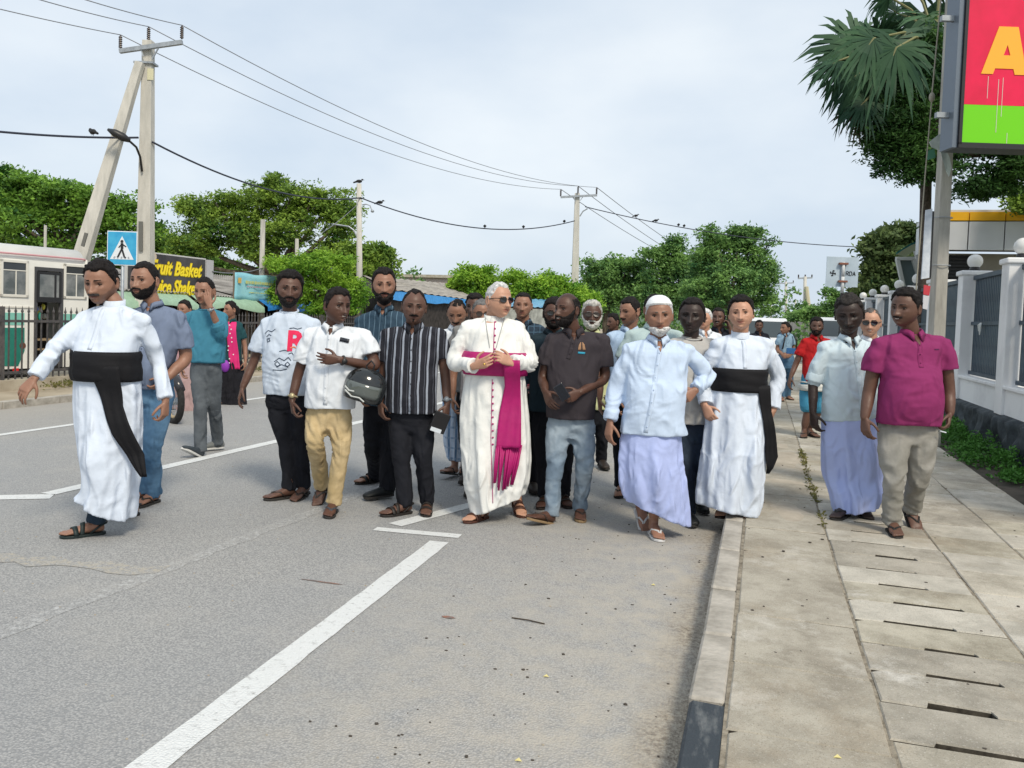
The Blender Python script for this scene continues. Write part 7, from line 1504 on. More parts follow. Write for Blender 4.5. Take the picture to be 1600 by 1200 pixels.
# 4 --- young man in printed white t-shirt
def ex(c):
    f = c['f']; bv = c['bvh']; r = c['root']; red = mat('print_red', (.72, .02, .09), .7); ink = mat('print_ink', (.03, .05, .09), .7)
    me = text_mesh('R', .225, .0, .008, 0); n = len(me.vertices); bm = bmesh.new(); bm.from_mesh(me); bmesh.ops.triangulate(bm, faces=bm.faces[:]); bmesh.ops.subdivide_edges(bm, edges=bm.edges[:], cuts=2); bm.to_mesh(me); bm.free()
    a = f.p(454, 546); last = -.15
    for v in me.vertices:
        q = Vector((a[0]+v.co.x*1.05, -1.2, a[2]+v.co.y*1.0)); h = bv.ray_cast(q, Vector((0, 1, 0))); last = h[0].y if h[0] is not None else last; v.co = (q.x, last-.004, q.z)
    me.update(); link('letter_print', me, red, r)
    def scrib(pts, w=.006, m=ink): P = [f.p(u, v) for u, v in pts]; strip(bv, [(p[0], p[2]) for p in P], w, .003, 'print', m, r, 4, depth=.001)
    for pts in ([(418, 521), (424, 516), (430, 518), (436, 514)], [(422, 526), (426, 522), (430, 524)], [(425, 528), (428, 532), (424, 534), (423, 529), (428, 528)], [(436, 564), (444, 558), (452, 562), (458, 557), (462, 562)], [(440, 572), (448, 568), (458, 572)], [(437, 567), (441, 563), (446, 568), (441, 571), (437, 567)], [(453, 568), (457, 564), (461, 568), (457, 571), (453, 568)], [(434, 576), (446, 577), (456, 575)], [(458, 513), (464, 512), (470, 514), (476, 512)], [(444, 548), (452, 546), (458, 548)], [(458, 552), (463, 550), (466, 554)]): scrib(pts)
    scrib([(460, 543), (466, 541), (470, 544)], .010, mat('print_orange', (.75, .25, .12), .7)); scrib([(468, 549), (472, 552), (468, 554)], .008, mat('print_orange', (.75, .25, .12), .7))
person('young man in white t-shirt with a large red R and scribbled prints, black trousers', (450, 776), 'deep',
    dict(c=(452, 453), h=58, rot=(5, 1, 3), style='full', thick=.022, beard='full', bt=.0045, w=1.0), (452, 487), ((417, 505), (492, 507)),
    [(503, 412, 494, .10), (522, 410, 493, .12), (550, 411, 490, .13, -.015), (590, 412, 488, .13, -.02), (616, 413, 482, .125, -.01)],
    dict(m=cloth('white_tee', (.55, .63, .74), var=.02), name='t_shirt', sleeve='short', collar='tee', sr=1.15, amp=.006),
    arms=dict(a=dict(e=(396, 566, .03), w=(379, 606, -.03), t=(370, 633, -.05), palm=(.9, .3, 0), curl=.35, q=.72), b=dict(e=(508, 570, .05), w=(500, 615, .02), t=(498, 640, 0))),
    legs=dict(hipu=447, hipv=625, m=C_BLKTR, r=(.092, .068, .054), a=(446, 693, -.02), b=(470, 690, 0)), feet=dict(a=dict(p=(438, 780), yaw=-48, kind='flip', c=(.03, .02, .016)), b=dict(p=(469, 779), yaw=-14, kind='flip', c=(.03, .02, .016), pitch=-8)), extras=ex, seed=4)

# 5 --- man in white short sleeved shirt, khaki trousers
def ex(c):
    f = c['f']; a = f.p(543, 530)
    strip(c['bvh'], [(a[0]-.033, a[2]+.003), (a[0]+.035, a[2]-.010)], .030, .010, 'pocket_phone', mat('phone_black', (.01, .012, .02), .15, spec=.6), c['root'], 6, depth=.008)
person('man in white short sleeved shirt and khaki trousers looking right', (515, 800), 'dark',
    dict(c=(527, 479), h=58, rot=(34, 0, 3), style='full', thick=.018, shape=dict(smile=1, fat=.3), teeth=1), (520, 512), ((484, 523), (571, 525)),
    [(523, 484, 572, .105), (540, 481, 571, .125), (570, 481, 568, .14, -.02), (605, 479, 560, .145, -.03), (637, 477, 555, .135, -.02)],
    dict(m=cloth('white_shirt', (.68, .72, .77), var=.02), name='shirt', sleeve='short', collar='shirt', placket=630, pu=515, pocket=(532, 528, 556, 560), sr=1.1, vee=.05, nb=6),
    arms=dict(a=dict(e=(465, 588, .03), w=(456, 626, -.02), t=(460, 660, -.05), palm=(.9, .4, 0), curl=.6, q=.66, watch='gold'), b=dict(e=(586, 572, -.02), w=(529, 562, -.22), t=(495, 560, -.26), palm=(0, 1, .1), curl=.35, q=.60, watch='black', thumb=.2)),
    legs=dict(hipu=514, hipv=650, m=mat('cloth_khaki', (.40, .30, .15), .85, color2=(.55, .43, .25), vscale=5, bump=.5, bscale=24), r=(.095, .070, .062), a=(492, 692, -.08), b=(533, 700, -.05), w=.085, amp=.0055),
    feet=dict(a=dict(p=(502, 776), yaw=-5, pitch=-35, lift=.05, kind='flip', c=(.03, .03, .03)), b=dict(p=(517, 805), yaw=0, kind='flip', c=(.05, .06, .075))), extras=ex, seed=5)

# 6 --- tall bearded man, navy pinstripe shirt
person('tall man with full black beard in navy pinstripe shirt, standing highest at centre left', (590, 775), 'mid',
    dict(c=(600, 447), h=57, rot=(3, 1, -2), style='full', thick=.015, beard='full', bt=.010, w=.95), (600, 484), ((563, 503), (640, 503)),
    [(500, 566, 640, .10), (525, 560, 642, .12), (560, 562, 640, .135, -.02), (610, 564, 640, .14, -.03), (632, 565, 640, .13, -.02)],
    dict(m=stripes_mat('cloth_navy_pinstripe', (.022, .052, .085), [(.045, 0, .0045, (.12, .20, .27))]), name='shirt', sleeve='short', collar='shirt', placket=625, vee=.04),
    arms=dict(a=dict(e=(553, 565, 0), w=(560, 610, -.08), t=(566, 635, -.1))),
    legs=dict(hipu=600, hipv=640, m=C_BLKTR, r=(.095, .075, .066), a=(583, 700, 0), b=(608, 705, -.05)), feet=dict(a=dict(p=(576, 755), yaw=-45, kind='sandal', c=(.02, .018, .016), lift=0), b=dict(p=(592, 780), yaw=-50, kind='shoe', c=(.008, .010, .011))), seed=6)

# 7 --- man in bold striped shirt
def ex(c):
    f = c['f']; mb = MB(); q = f.p(687, 660, -.14); M = Matrix.Rotation(.35, 3, 'Y') @ Matrix.Rotation(.3, 3, 'Z'); mb.box(q, (.125, .028, .155), M=M); o = mb.build('document_wallet', mat('wallet_black', (.012, .012, .014), .35), None, bevel=.005)
    o.matrix_world = c['root'].matrix_world.copy() if False else Matrix.Translation(c['root'].location) @ Matrix.Rotation(PSI, 4, 'Z'); tag(o, 'small black wallet held low by the man in the striped shirt', 'wallet')
    mb = MB(); mb.box(q+np.array((-.03, -.004, -.055)), (.085, .034, .03), M=M); mb.build('paper', mat('paper_white', (.6, .65, .7), .8), o)
person('man in black shirt with bold white vertical stripes and black trousers, small goatee', (640, 802), 'deep',
    dict(c=(647, 480), h=57, rot=(3, -2, 3), style='receding', thick=.007, beard='chin', bt=.004, shape=dict(smile=1)), (646, 512), ((604, 524), (688, 524)),
    [(522, 606, 688, .105), (545, 601, 688, .125), (580, 602, 685, .14, -.02), (620, 602, 684, .145, -.03), (644, 602, 684, .14, -.02)],
    dict(m=stripes_mat('cloth_bold_stripes', (.010, .011, .018), [(.064, .004, .014, (.27, .30, .36)), (.064, .020, .003, (.10, .11, .14))]), name='shirt', sleeve='short', collar='shirt', placket=640, sr=1.05, vee=.05, nb=7, bm=M_BLACK),
    arms=dict(a=dict(e=(599, 592, .02), w=(594, 628, -.05), t=(597, 659, -.08), palm=(.8, .5, 0), curl=.5, q=.60), b=dict(e=(696, 590, .02), w=(699, 632, -.05), t=(694, 662, -.08), palm=(-.8, .5, 0), curl=.75, q=.55, watch='steel')),
    legs=dict(hipu=643, hipv=655, m=C_BLKTR, r=(.094, .073, .060), a=(627, 715, -.04), b=(661, 713, -.04), w=.088), feet=dict(a=dict(p=(620, 805), yaw=-50, kind='sandal', c=(.02, .016, .014)), b=dict(p=(666, 803), yaw=2, kind='sandal', c=(.02, .016, .014))), extras=ex, seed=7)

# 8 --- man looking down, white shirt, checked sarong
person('man with shaved head looking down, white shirt and blue checked sarong, left of the bishop', (712, 742), 'mid',
    dict(c=(714, 489), h=46, rot=(-8, -22, 0), style='buzz', beard='moustache', tintscalp=.5, down=1), (714, 514), ((684, 526), (744, 526)),
    [(526, 685, 744, .11), (560, 686, 744, .14, -.02), (610, 688, 744, .15, -.03), (625, 690, 744, .14, -.02)],
    dict(m=cloth('white_shirt', (.68, .72, .77), var=.02), name='shirt', sleeve='short', collar='shirt', placket=600),
    arms=dict(a=dict(e=(706, 585, -.12), w=(712, 605, -.25), t=(716, 626, -.28), curl=.6, q=.6)),
    legs=dict(hipu=716, hipv=640, bare=1, m=C_BLKTR, a=(706, 690, 0), b=(722, 690, 0)), feet=dict(a=dict(p=(703, 742), yaw=-25, lift=.03, pitch=12, kind='flip', c=(.015, .015, .015)), b=dict(p=(724, 740), yaw=0, kind='flip', c=(.015, .015, .015))),
    robe=dict(waist=1, waistv=625, joined=False, name='sarong', m=stripes_mat('cloth_blue_check', (.48, .58, .72), [(.07, 0, .020, (.18, .30, .48)), (.10, .02, .020, (.26, .38, .55), 'Z'), (.035, .01, .004, (.62, .68, .76))]), rows=[(612, 692, 744, .14), (650, 692, 744, .15), (690, 694, 742, .155), (719, 699, 740, .15)], fold=.012), seed=8)

# 9 --- the bishop
def ex(c):
    f = c['f']; r = c['root']; bv = c['bvh']
    waistband(c, [(549, 728, 818, .17, -.02), (568, 727, 819, .175, -.02), (585, 726, 820, .17, -.02)], C_MAG, grow=.012, fr=1.32)
    fall(c, [(560, 787, 812), (600, 789, 813), (640, 781, 814), (665, 778, 814), (693, 776, 814)], C_MAG, off=.016, wav=.010)
    # fringe: knotted cords below the sash end
    rr = random.Random(4); base = c['fz'] if 'fz' in c else None
    for k in range(13):
        u0 = 777+37*k/12; a = f.p(u0, 690); h = bv.ray_cast(Vector((a[0], -1.2, a[2])), Vector((0, 1, 0))); y0 = (h[0].y if h[0] is not None else -.2)-.025; b = f.p(774+25*k/12+rr.uniform(-2, 2), 752+rr.uniform(-8, 8)-(k > 9)*3); 
        mb = MB(); mb.tube([(a[0], y0, a[2]), (a[0]*.5+b[0]*.5+rr.uniform(-.006, .006), y0-.01, (a[2]+b[2])/2), (b[0], y0-.015, b[2])], [.0085, .0105, .008], 6); mb.build('fringe_cord', C_MAG, r, True)
    pur = mat('magenta_piping', (.40, .02, .16), .6)
    P = [(f.x(773, 500)-.0, f.z(773, 500)), (f.x(772, 550), f.z(772, 550))]; strip(bv, P, .006, .003, 'piping', pur, r, 12, depth=.002)
    P = [(f.x(770, 590), f.z(770, 590)), (f.x(768, 680), f.z(768, 680)), (f.x(771, 778), f.z(771, 778))]; strip(bv, P, .005, .003, 'piping', pur, r, 20, depth=.002)
    for k in range(19):
        v = 503+k*10.3
        if 546 < v < 592: continue
        q = f.p(774 if v < 560 else 771, v); h = bv.ray_cast(Vector((q[0], -1.2, q[2])), Vector((0, 1, 0)))
        if h[0] is not None: mb = MB(); mb.ball((q[0], h[0].y-.004, q[2]), (.0075, .0055, .0075), 10, 6); mb.build('button', pur, r, True)
    ch = mat('silver_chain', (.45, .45, .42), .35, metal=.6)
    for s, (u0, u1) in ((-1, (758, 766)), (1, (789, 776))):
        V_ = []
        for t in np.linspace(0, 1, 14):
            q = f.p(u0+(u1-u0)*t, 494+48*t); h = bv.ray_cast(Vector((q[0], -1.2, q[2])), Vector((0, 1, 0))); V_.append((q[0], (h[0].y if h[0] is not None else -.1)-.004, q[2]))
        mb = MB(); mb.tube(V_, .0028, 5); mb.build('chain', ch, r)
    q = f.p(757, 569, -.36); mb = MB(); mb.ball(q, (.010, .008, .008), 10, 6); mb.build('ring', mat('gold', (.7, .45, .12), .25, metal=.9), r, True)
person('white haired bishop in white cassock with magenta sash and dark glasses, at the centre', (765, 812), 'light',
    dict(c=(779, 469), h=58, rot=(40, 0, 0), shape=dict(fat=.8, nose=1.1), hair=(.52, .52, .52), style='grey', thick=.006, glasses='sun', brow=(.3, .28, .27)), (770, 500), ((729, 512), (811, 512)),
    [(512, 727, 813, .11), (532, 728, 816, .14), (560, 727, 818, .17, -.02), (582, 726, 820, .175, -.03)],
    dict(m=C_CREAM, name='cassock', sleeve='long', collar='band', amp=.006, sr=1.15),
    arms=dict(a=dict(e=(710, 565, -.02), w=(742, 572, -.26), t=(771, 561, -.33), palm=(.1, 1, .2), curl=.42, cuff=.062, thumb=.1), b=dict(e=(828, 566, -.02), w=(799, 567, -.26), t=(769, 550, -.34), palm=(-.2, 1, -.4), curl=.5, cuff=.062, thumb=.1)),
    legs=dict(hipu=772, hipv=640, bare=1, m=C_BLKTR, a=(752, 720, 0), b=(800, 715, 0)), feet=dict(a=dict(p=(745, 814), yaw=-35, kind='sandal', c=(.075, .028, .018)), b=dict(p=(810, 800), yaw=12, lift=.02, pitch=-12, kind='sandal', c=(.075, .028, .018))),
    robe=dict(waist=1, waistv=586, rows=[(575, 727, 819, .17), (600, 724, 822, .175), (640, 719, 826, .18), (680, 720, 829, .185), (720, 723, 829, .19), (750, 726, 826, .19, 0, 4), (788, 736, 816, .19, 0, 16)], fold=.017, bumps=[(745, 730, .09, .2, .04)]), extras=ex, seed=9)

# 10 --- bald headed man in dark polo shirt
def ex(c):
    f = c['f']; bv = c['bvh']; r = c['root']; tan = mat('logo_tan', (.35, .20, .11), .8); bl = mat('logo_blue', (.03, .28, .42), .8)
    for k in range(3):
        for s in (-1, 1): a = f.p(907+s*(2+1.6*k), 546); b = f.p(907+s*(1.5+1.0*k), 534+k*1.6); strip(bv, [(a[0], a[2]), (b[0], b[2])], .007, .003, 'logo', tan, r, 5, depth=.001)
    a = f.p(901, 550); b = f.p(912, 550); strip(bv, [(a[0], a[2]), (b[0], b[2]-.004)], .016, .0035, 'logo', bl, r, 5, depth=.001)
    mb = MB(); q = f.p(878, 613, -.30); mb.box(q, (.075, .012, .125), M=Matrix.Rotation(-.6, 3, 'Y')); o = mb.build('mobile_phone', mat('phone_black', (.01, .012, .02), .15, spec=.6), None, bevel=.004); o.matrix_world = Matrix.Translation(r.location) @ Matrix.Rotation(PSI, 4, 'Z'); tag(o, 'dark mobile phone held at the waist by the man in the dark polo shirt', 'phone')
person('bald fronted man with black beard in dark brown polo, turned to the bishop', (872, 812), 'dark',
    dict(c=(886, 484), h=55, rot=(-44, 2, 0), style='bald_top', thick=.005, teeth=1, beard='full', bt=.008, shape=dict(smile=1, fat=.3), tintscalp=.45), (896, 519), ((861, 532), (944, 533)),
    [(530, 860, 945, .105), (550, 855, 944, .125), (585, 853, 935, .14, -.02), (620, 853, 932, .15, -.03), (653, 853, 930, .14, -.02)],
    dict(m=cloth('dark_brown_polo', (.040, .034, .040)), name='polo_shirt', sleeve='short', collar='polo', placket=560, pu=886, sr=1.12, nb=2, vee=.06),
    arms=dict(a=dict(e=(848, 590, 0), w=(852, 612, -.16), t=(862, 634, -.24), palm=(.7, .6, 0), curl=.3, q=.66), b=dict(e=(944, 592, .02), w=(906, 613, -.22), t=(880, 626, -.30), palm=(-.2, 1, .1), curl=.6, q=.66)),
    legs=dict(hipu=892, hipv=665, m=C_JEANS, r=(.100, .071, .059), a=(868, 722, -.08), b=(914, 722, -.04), w=.09, amp=.005), feet=dict(a=dict(p=(846, 817), yaw=-48, pitch=16, lift=.012, kind='flipflop_tan', c=(.03, .02, .016)), b=dict(p=(906, 811), yaw=-4, kind='flipflop_tan', c=(.03, .02, .016))), extras=ex, seed=10)

# 11 --- man in white prayer cap, white shirt and sarong
def ex(c):
    HP = c['HP']; tf = c['tf']; m = np.clip((HP[..., 2]-.052+.02*np.clip(HP[..., 1]/.09, -1, 1))/.004, 0, 1)
    r_ = shell_mesh(HP, m, np.full(m.shape, .013), 3, .0003, 'cap'); Q = r_[0].copy(); z = Q[:, 2]; Q[:, 2] = np.minimum(z, .128-.02*((Q[:, 0]/.08)**2+(Q[:, 1]/.1)**2)); k = np.clip((Q[:, 2]-.06)/.05, 0, 1)[:, None]; rad = np.hypot(Q[:, 0], Q[:, 1])[:, None]; Q[:, :2] *= 1+.08*k*(rad > .03)
    link('prayer_cap', mesh_np('prayer_cap', tf(Q), r_[1]), mat('cap_white', (.76, .78, .80), .8), c['root'], True)
person('older man with white beard and white prayer cap in pale shirt and lilac sarong', (1018, 838), 'mid',
    dict(c=(1030, 493), h=62, rot=(3, -2, -3), shape=dict(fat=.3), hair=(.48, .48, .50), style='short', thick=.007, beard='chinbeard', bc=(.60, .60, .60), bt=.009, brow=(.12, .11, .10), stubble=-.0), (1028, 532), ((982, 547), (1076, 548)),
    [(546, 978, 1078, .11), (570, 976, 1076, .13), (610, 976, 1072, .15, -.025), (650, 972, 1068, .155, -.03), (678, 968, 1074, .15, -.02)],
    dict(m=C_SHIRTB, name='shirt', sleeve='long', collar='shirt', placket=672, pu=1003, sr=1.02, vee=.075, nb=7, amp=.0055),
    arms=dict(a=dict(e=(962, 607, .03), w=(953, 660, -.04), t=(950, 686, -.06), palm=(.8, .5, 0), curl=.4, cuff=.052), b=dict(e=(1106, 588, .06), w=(1086, 610, -.04), t=(1066, 626, -.10), palm=(-.2, 1, 0), curl=.7, cuff=.055)),
    legs=dict(hipu=1020, hipv=720, bare=1, m=C_BLKTR, a=(1005, 750, 0), b=(1028, 765, 0)), feet=dict(a=dict(p=(1003, 816), yaw=10, pitch=-30, lift=.035, kind='flip', c=(.60, .60, .60)), b=dict(p=(1024, 840), yaw=3, kind='flip', c=(.60, .60, .60))),
    robe=dict(waist=1, waistv=676, joined=False, name='sarong', m=C_SARONG, rows=[(662, 974, 1064, .14), (690, 969, 1064, .155), (720, 966, 1066, .165), (750, 967, 1070, .165), (770, 968, 1074, .16, 0, -8), (802, 978, 1077, .15, 0, -19)], fold=.016, bumps=[(1020, 740, .07, .2, .05)]), extras=ex, seed=11)

# 12 --- dark skinned man, cream t-shirt, dark jeans
person('man in plain cream t-shirt between the cap wearer and the young priest', (1077, 816), 'vdark',
    dict(c=(1081, 494), h=58, rot=(-6, -2, 3), style='short', thick=.012, w=1.03), (1081, 528), ((1044, 541), (1120, 542)),
    [(540, 1042, 1121, .11), (565, 1042, 1120, .13), (605, 1044, 1112, .15, -.03), (640, 1046, 1106, .15, -.03), (660, 1048, 1103, .14, -.02)],
    dict(m=cloth('cream_tee', (.44, .43, .41), var=.03), name='t_shirt', sleeve='short', collar='tee', sr=1.05),
    arms=dict(b=dict(e=(1126, 600, .08), w=(1120, 640, .04), t=(1118, 665, .02)), a=dict(e=(1038, 600, .08), w=(1042, 640, .05), t=(1044, 660, .03))),
    legs=dict(hipu=1078, hipv=670, m=C_NAVYJ, r=(.095, .078, .070), a=(1072, 735, -.02), b=(1090, 735, .04), w=.065), feet=dict(a=dict(p=(1077, 820), yaw=5, kind='shoe', c=(.012, .012, .013)), b=dict(p=(1095, 800), yaw=0, kind='shoe', c=(.012, .012, .013))), seed=12)

# 13 --- smiling young priest
def ex(c):
    waistband(c, [(575, 1115, 1196), (595, 1115, 1196), (611, 1115, 1195)], C_BLACK, grow=.014)
    fall(c, [(600, 1174, 1194), (640, 1181, 1197), (680, 1188, 1205), (710, 1189, 1209), (738, 1193, 1199)], C_BLACK, off=.014)
    f = c['f']; strip(c['bvh'], [(f.x(1157, 532), f.z(1157, 532)), (f.x(1156, 574), f.z(1156, 574))], .03, .002, 'placket', C_WHITE, c['root'])
person('smiling young priest in white cassock and black sash stepping onto the kerb', (1148, 812, .08), 'light',
    dict(c=(1158, 490), h=55, rot=(-4, 2, -4), shape=dict(fat=.6, smile=1), style='full', thick=.019, w=1.0), (1157, 526), ((1120, 540), (1198, 540)),
    [(538, 1118, 1200, .105), (555, 1116, 1200, .125), (580, 1116, 1196, .14, -.01), (612, 1115, 1195, .145, -.01)],
    dict(m=C_WHITE, name='cassock', sleeve='long', collar='band', amp=.006, sr=1.02),
    arms=dict(a=dict(e=(1097, 590, .04), w=(1101, 634, -.06), t=(1113, 657, -.12), palm=(.6, .7, 0), curl=.75, cuff=.054), b=dict(e=(1216, 590, .04), w=(1208, 642, -.04), t=(1195, 667, -.06), palm=(-.7, .6, 0), curl=.4, cuff=.054)),
    legs=dict(hipu=1150, hipv=680, m=C_BLKTR, r=(.06, .06, .058), a=(1135, 740, .05), b=(1160, 740, 0), endf=.05), feet=dict(a=dict(p=(1132, 806), yaw=-30, kind='sandal', c=(.035, .02, .015)), b=dict(p=(1163, 815), yaw=8, kind='sandal', c=(.02, .014, .012), pitch=5)),
    robe=dict(waist=1, waistv=610, rows=[(600, 1115, 1196, .145), (625, 1108, 1196, .16), (665, 1100, 1194, .18), (710, 1096, 1193, .19), (750, 1092, 1192, .20), (785, 1091, 1188, .20, 0, -6), (795, 1092, 1184, .20, 0, -8)], fold=.022, bumps=[(1165, 720, .08, .22, .07)]), extras=ex, seed=13)

# 17 --- tall man in pale shirt and lilac sarong on the pavement
def ex(c):
    f = c['f']; q = f.p(1346, 556); h = c['bvh'].ray_cast(Vector((q[0], -1.2, q[2])), Vector((0, 1, 0))); y = (h[0].y if h[0] else -.15)-.008; mb = MB(); mb.tube([(q[0]-.003, y, q[2]-.02), (q[0]+.006, y-.003, q[2]+.045)], .0045, 8); mb.build('pen', mat('pen_blue', (.02, .06, .45), .3), c['root'])
person('man in pale shirt with a pocket pen and lilac sarong on the pavement', (1325, 802, .13), 'vdark',
    dict(c=(1327, 491), h=64, rot=(-5, -14, -4), style='full', thick=.013, hair=(.03, .027, .026), down=1, w=.98, beard='moustache'), (1327, 531), ((1288, 544), (1362, 546)),
    [(544, 1286, 1366, .105), (565, 1285, 1366, .12), (600, 1286, 1367, .13, -.02), (635, 1284, 1368, .13, -.02), (655, 1284, 1366, .125, -.01, .02)],
    dict(m=cloth('pale_aqua_shirt', (.55, .66, .72), var=.03), name='shirt', sleeve='rolled', collar='shirt', placket=640, pu=1335, pocket=(1340, 562, 1364, 596), sr=1.05, vee=.07, nb=6),
    arms=dict(a=dict(e=(1271, 598, .02), w=(1270, 646, -.04), t=(1275, 678, -.06), palm=(.9, .4, 0), curl=.5, q=.93), b=dict(e=(1375, 600, .08), w=(1377, 645, .04), t=(1376, 675, .02), q=.93)),
    legs=dict(hipu=1325, hipv=700, bare=1, m=C_BLKTR, a=(1308, 740, 0), b=(1345, 735, 0)), feet=dict(a=dict(p=(1314, 810), yaw=-42, kind='flip', c=(.012, .013, .015)), b=dict(p=(1345, 803), yaw=5, pitch=-15, lift=.02, kind='flip', c=(.012, .013, .015))),
    robe=dict(waist=1, waistv=655, joined=False, name='sarong', m=C_SARONG, rows=[(640, 1286, 1364, .125), (670, 1284, 1370, .14), (710, 1285, 1376, .16), (745, 1288, 1377, .17), (770, 1293, 1368, .175, -.08, 4), (790, 1296, 1357, .17, -.11, 7)], fold=.020, bumps=[(1345, 720, .06, .2, .07)]), extras=ex, seed=17)

# 18 --- bald man in sunglasses behind him
person('smiling bald man in black sunglasses half hidden behind the tall man and the magenta polo', (1356, 770, .13), 'light',
    dict(c=(1360, 504), h=46, rot=(-3, -4, 0), style='buzz', hair=(.10, .09, .085), glasses='sun', teeth=1, shape=dict(smile=1, fat=.5), tintscalp=.15), (1360, 532), ((1330, 544), (1392, 544)),
    [(544, 1330, 1392, .11), (600, 1332, 1390, .14, -.02), (640, 1334, 1388, .14, -.02)], dict(m=cloth('white_shirt', (.68, .72, .77)), name='shirt', sleeve='short', collar='shirt'),
    arms=dict(b=dict(e=(1393, 600, .1), w=(1390, 635, .1), t=(1389, 655, .1))), legs=dict(hipu=1361, hipv=650, m=C_BLKTR), feet=dict(a=dict(p=(1352, 765), kind='shoe'), b=dict(p=(1374, 768), kind='shoe')), seed=18)

# 19 --- big man in magenta polo
def ex(c):
    f = c['f']; a = f.p(1447, 545); b = f.p(1455, 545); strip(c['bvh'], [(a[0], a[2]), (b[0], b[2])], .008, .003, 'logo', mat('logo_dark', (.08, .01, .06), .8), c['root'], 4, depth=.001)
    q = f.p(1478, 676, -.11); mb = MB(); mb.tube([q, q+np.array((-.05, -.02, .012))], .0045, 8); mb.build('cigarette', mat('paper_white', (.6, .65, .7), .8), c['root'])
person('big moustached man in magenta polo shirt and grey trousers, nearest on the pavement at right', (1400, 832, .13), 'deep',
    dict(c=(1415, 481), h=62, rot=(-32, -4, 4), teeth=1, style='full', thick=.017, beard='moustache', bt=.006, shape=dict(smile=1, fat=.6)), (1425, 523), ((1372, 538), (1474, 538)),
    [(536, 1370, 1476, .115), (558, 1370, 1470, .14), (590, 1374, 1464, .17, -.04), (618, 1371, 1465, .18, -.05), (645, 1369, 1465, .17, -.04), (662, 1369, 1464, .155, -.02)],
    dict(m=cloth('magenta_polo', (.23, .028, .115), var=.06), name='polo_shirt', sleeve='short', collar='polo', placket=572, pu=1421, sr=1.2, nb=3, vee=.07, amp=.005),
    arms=dict(a=dict(e=(1358, 613, .03), w=(1351, 653, -.03), t=(1354, 686, -.06), palm=(.9, .4, 0), curl=.45, q=.56, r=1.15), b=dict(e=(1482, 612, .03), w=(1484, 646, -.03), t=(1480, 675, -.08), palm=(-.9, .4, 0), curl=.75, q=.52, r=1.15)),
    legs=dict(hipu=1418, hipv=672, m=mat('cloth_stone_grey', (.22, .215, .19), .85, color2=(.32, .31, .285), vscale=5, bump=.5, bscale=22), r=(.108, .080, .066), a=(1396, 745, -.06), b=(1436, 740, .02), w=.10, amp=.006), feet=dict(a=dict(p=(1397, 836), yaw=-12, kind='flip', c=(.012, .012, .012)), b=dict(p=(1424, 815), yaw=-5, lift=.03, pitch=-30, kind='flip', c=(.012, .012, .012))), extras=ex, seed=19)

# ------------------------------------------------ people farther back, mostly seen as heads and shoulders
def back(label, hu, hv, hpx, skin, hd, topc, z0=0.0, W=1.0, H=None, trous=None, tname='shirt', collar='shirt', sleeve='short', arms=None, legs=True, seed=50, footv=None, feetkind='shoe', shade=None, tall=1.0, extras=None, robe=None, skirt=None):
    """a figure in natural proportion to its head: 7.4 heads tall"""
    k = hpx/60.0; u = hu; top_ = hv-hpx*.5; L = hpx*7.35*tall; ft = top_+L if footv is None else footv; s = L/450.0
    Y = lambda t: top_+L*t; N = lambda a: u+a*L
    hd = dict(hd); hd.update(c=(hu, hv), h=hpx)
    torso = [(Y(.195), N(-.105*W), N(.105*W)), (Y(.25), N(-.108*W), N(.108*W)), (Y(.36), N(-.098*W), N(.098*W)), (Y(.45), N(-.100*W), N(.100*W)), (Y(.50), N(-.105*W), N(.105*W))]
    A = arms if arms is not None else dict(a=dict(e=(N(-.135*W), Y(.36), .03), w=(N(-.14*W), Y(.475), -.03), t=(N(-.135*W), Y(.555), -.05)), b=dict(e=(N(.135*W), Y(.36), .03), w=(N(.14*W), Y(.475), -.03), t=(N(.135*W), Y(.555), -.05)))
    if callable(A): A = A(N, Y)
    kw = dict(arms=A, seed=seed, extras=extras)
    if legs: kw['legs'] = dict(hipu=u, hipv=Y(.53), m=trous or C_BLKTR, **(legs if isinstance(legs, dict) else {})); kw['feet'] = dict(a=dict(p=(N(-.045), ft), yaw=-12, kind=feetkind), b=dict(p=(N(.05), ft-2), yaw=8, kind=feetkind))
    if robe: kw['robe'] = dict(waist=1, waistv=Y(.47), joined=False, name=robe.get('name', 'skirt'), m=robe['m'], rows=[(Y(.46), N(-.09), N(.09), .13), (Y(.55), N(-.11), N(.11), .15), (Y(.70), N(-.12), N(.12), .16), (Y(robe.get('end', .92)), N(-.13), N(.13), .17)], fold=.014); kw['legs'] = dict(hipu=u, hipv=Y(.6), m=C_BLKTR, bare=1); kw['feet'] = dict(a=dict(p=(N(-.045), ft), yaw=-8, kind='flip'), b=dict(p=(N(.05), ft-2), yaw=8, kind='flip'))
    base_v = ft
    return person(label, (u, base_v, z0), skin, hd, (u, Y(.155)), ((N(-.088*W), Y(.19)), (N(.088*W), Y(.19))), torso, dict(m=topc, name=tname, sleeve=sleeve, collar=collar, placket=Y(.48) if collar == 'shirt' else None, nb=5), **kw)
def flowers(c):
    rr = random.Random(6); r = empty('flower_bunch', atdepth(831, 608, c['f'].D-.15), 'small pink flower bunch held low beside the bishop sleeve', 'flowers')
    for k in range(16): mb = MB(); q = [rr.uniform(-.045, .045) for _ in range(3)]; mb.ball(q, (.016, .016, .012), 8, 5); mb.build('blossom', mat('blossom_%d' % (k % 2), [(.60, .10, .12), (.65, .32, .30)][k % 2], .7), r, True)
    mb = MB(); mb.tube([(0, 0, 0), (.01, 0, -.12)], .008, 6); mb.build('stems', mat('stem_green', (.05, .12, .03), .8), r)
C_PLAID = stripes_mat('cloth_dark_plaid', (.010, .025, .045), [(.05, 0, .005, (.06, .12, .18)), (.05, .01, .005, (.06, .12, .18), 'Z')])
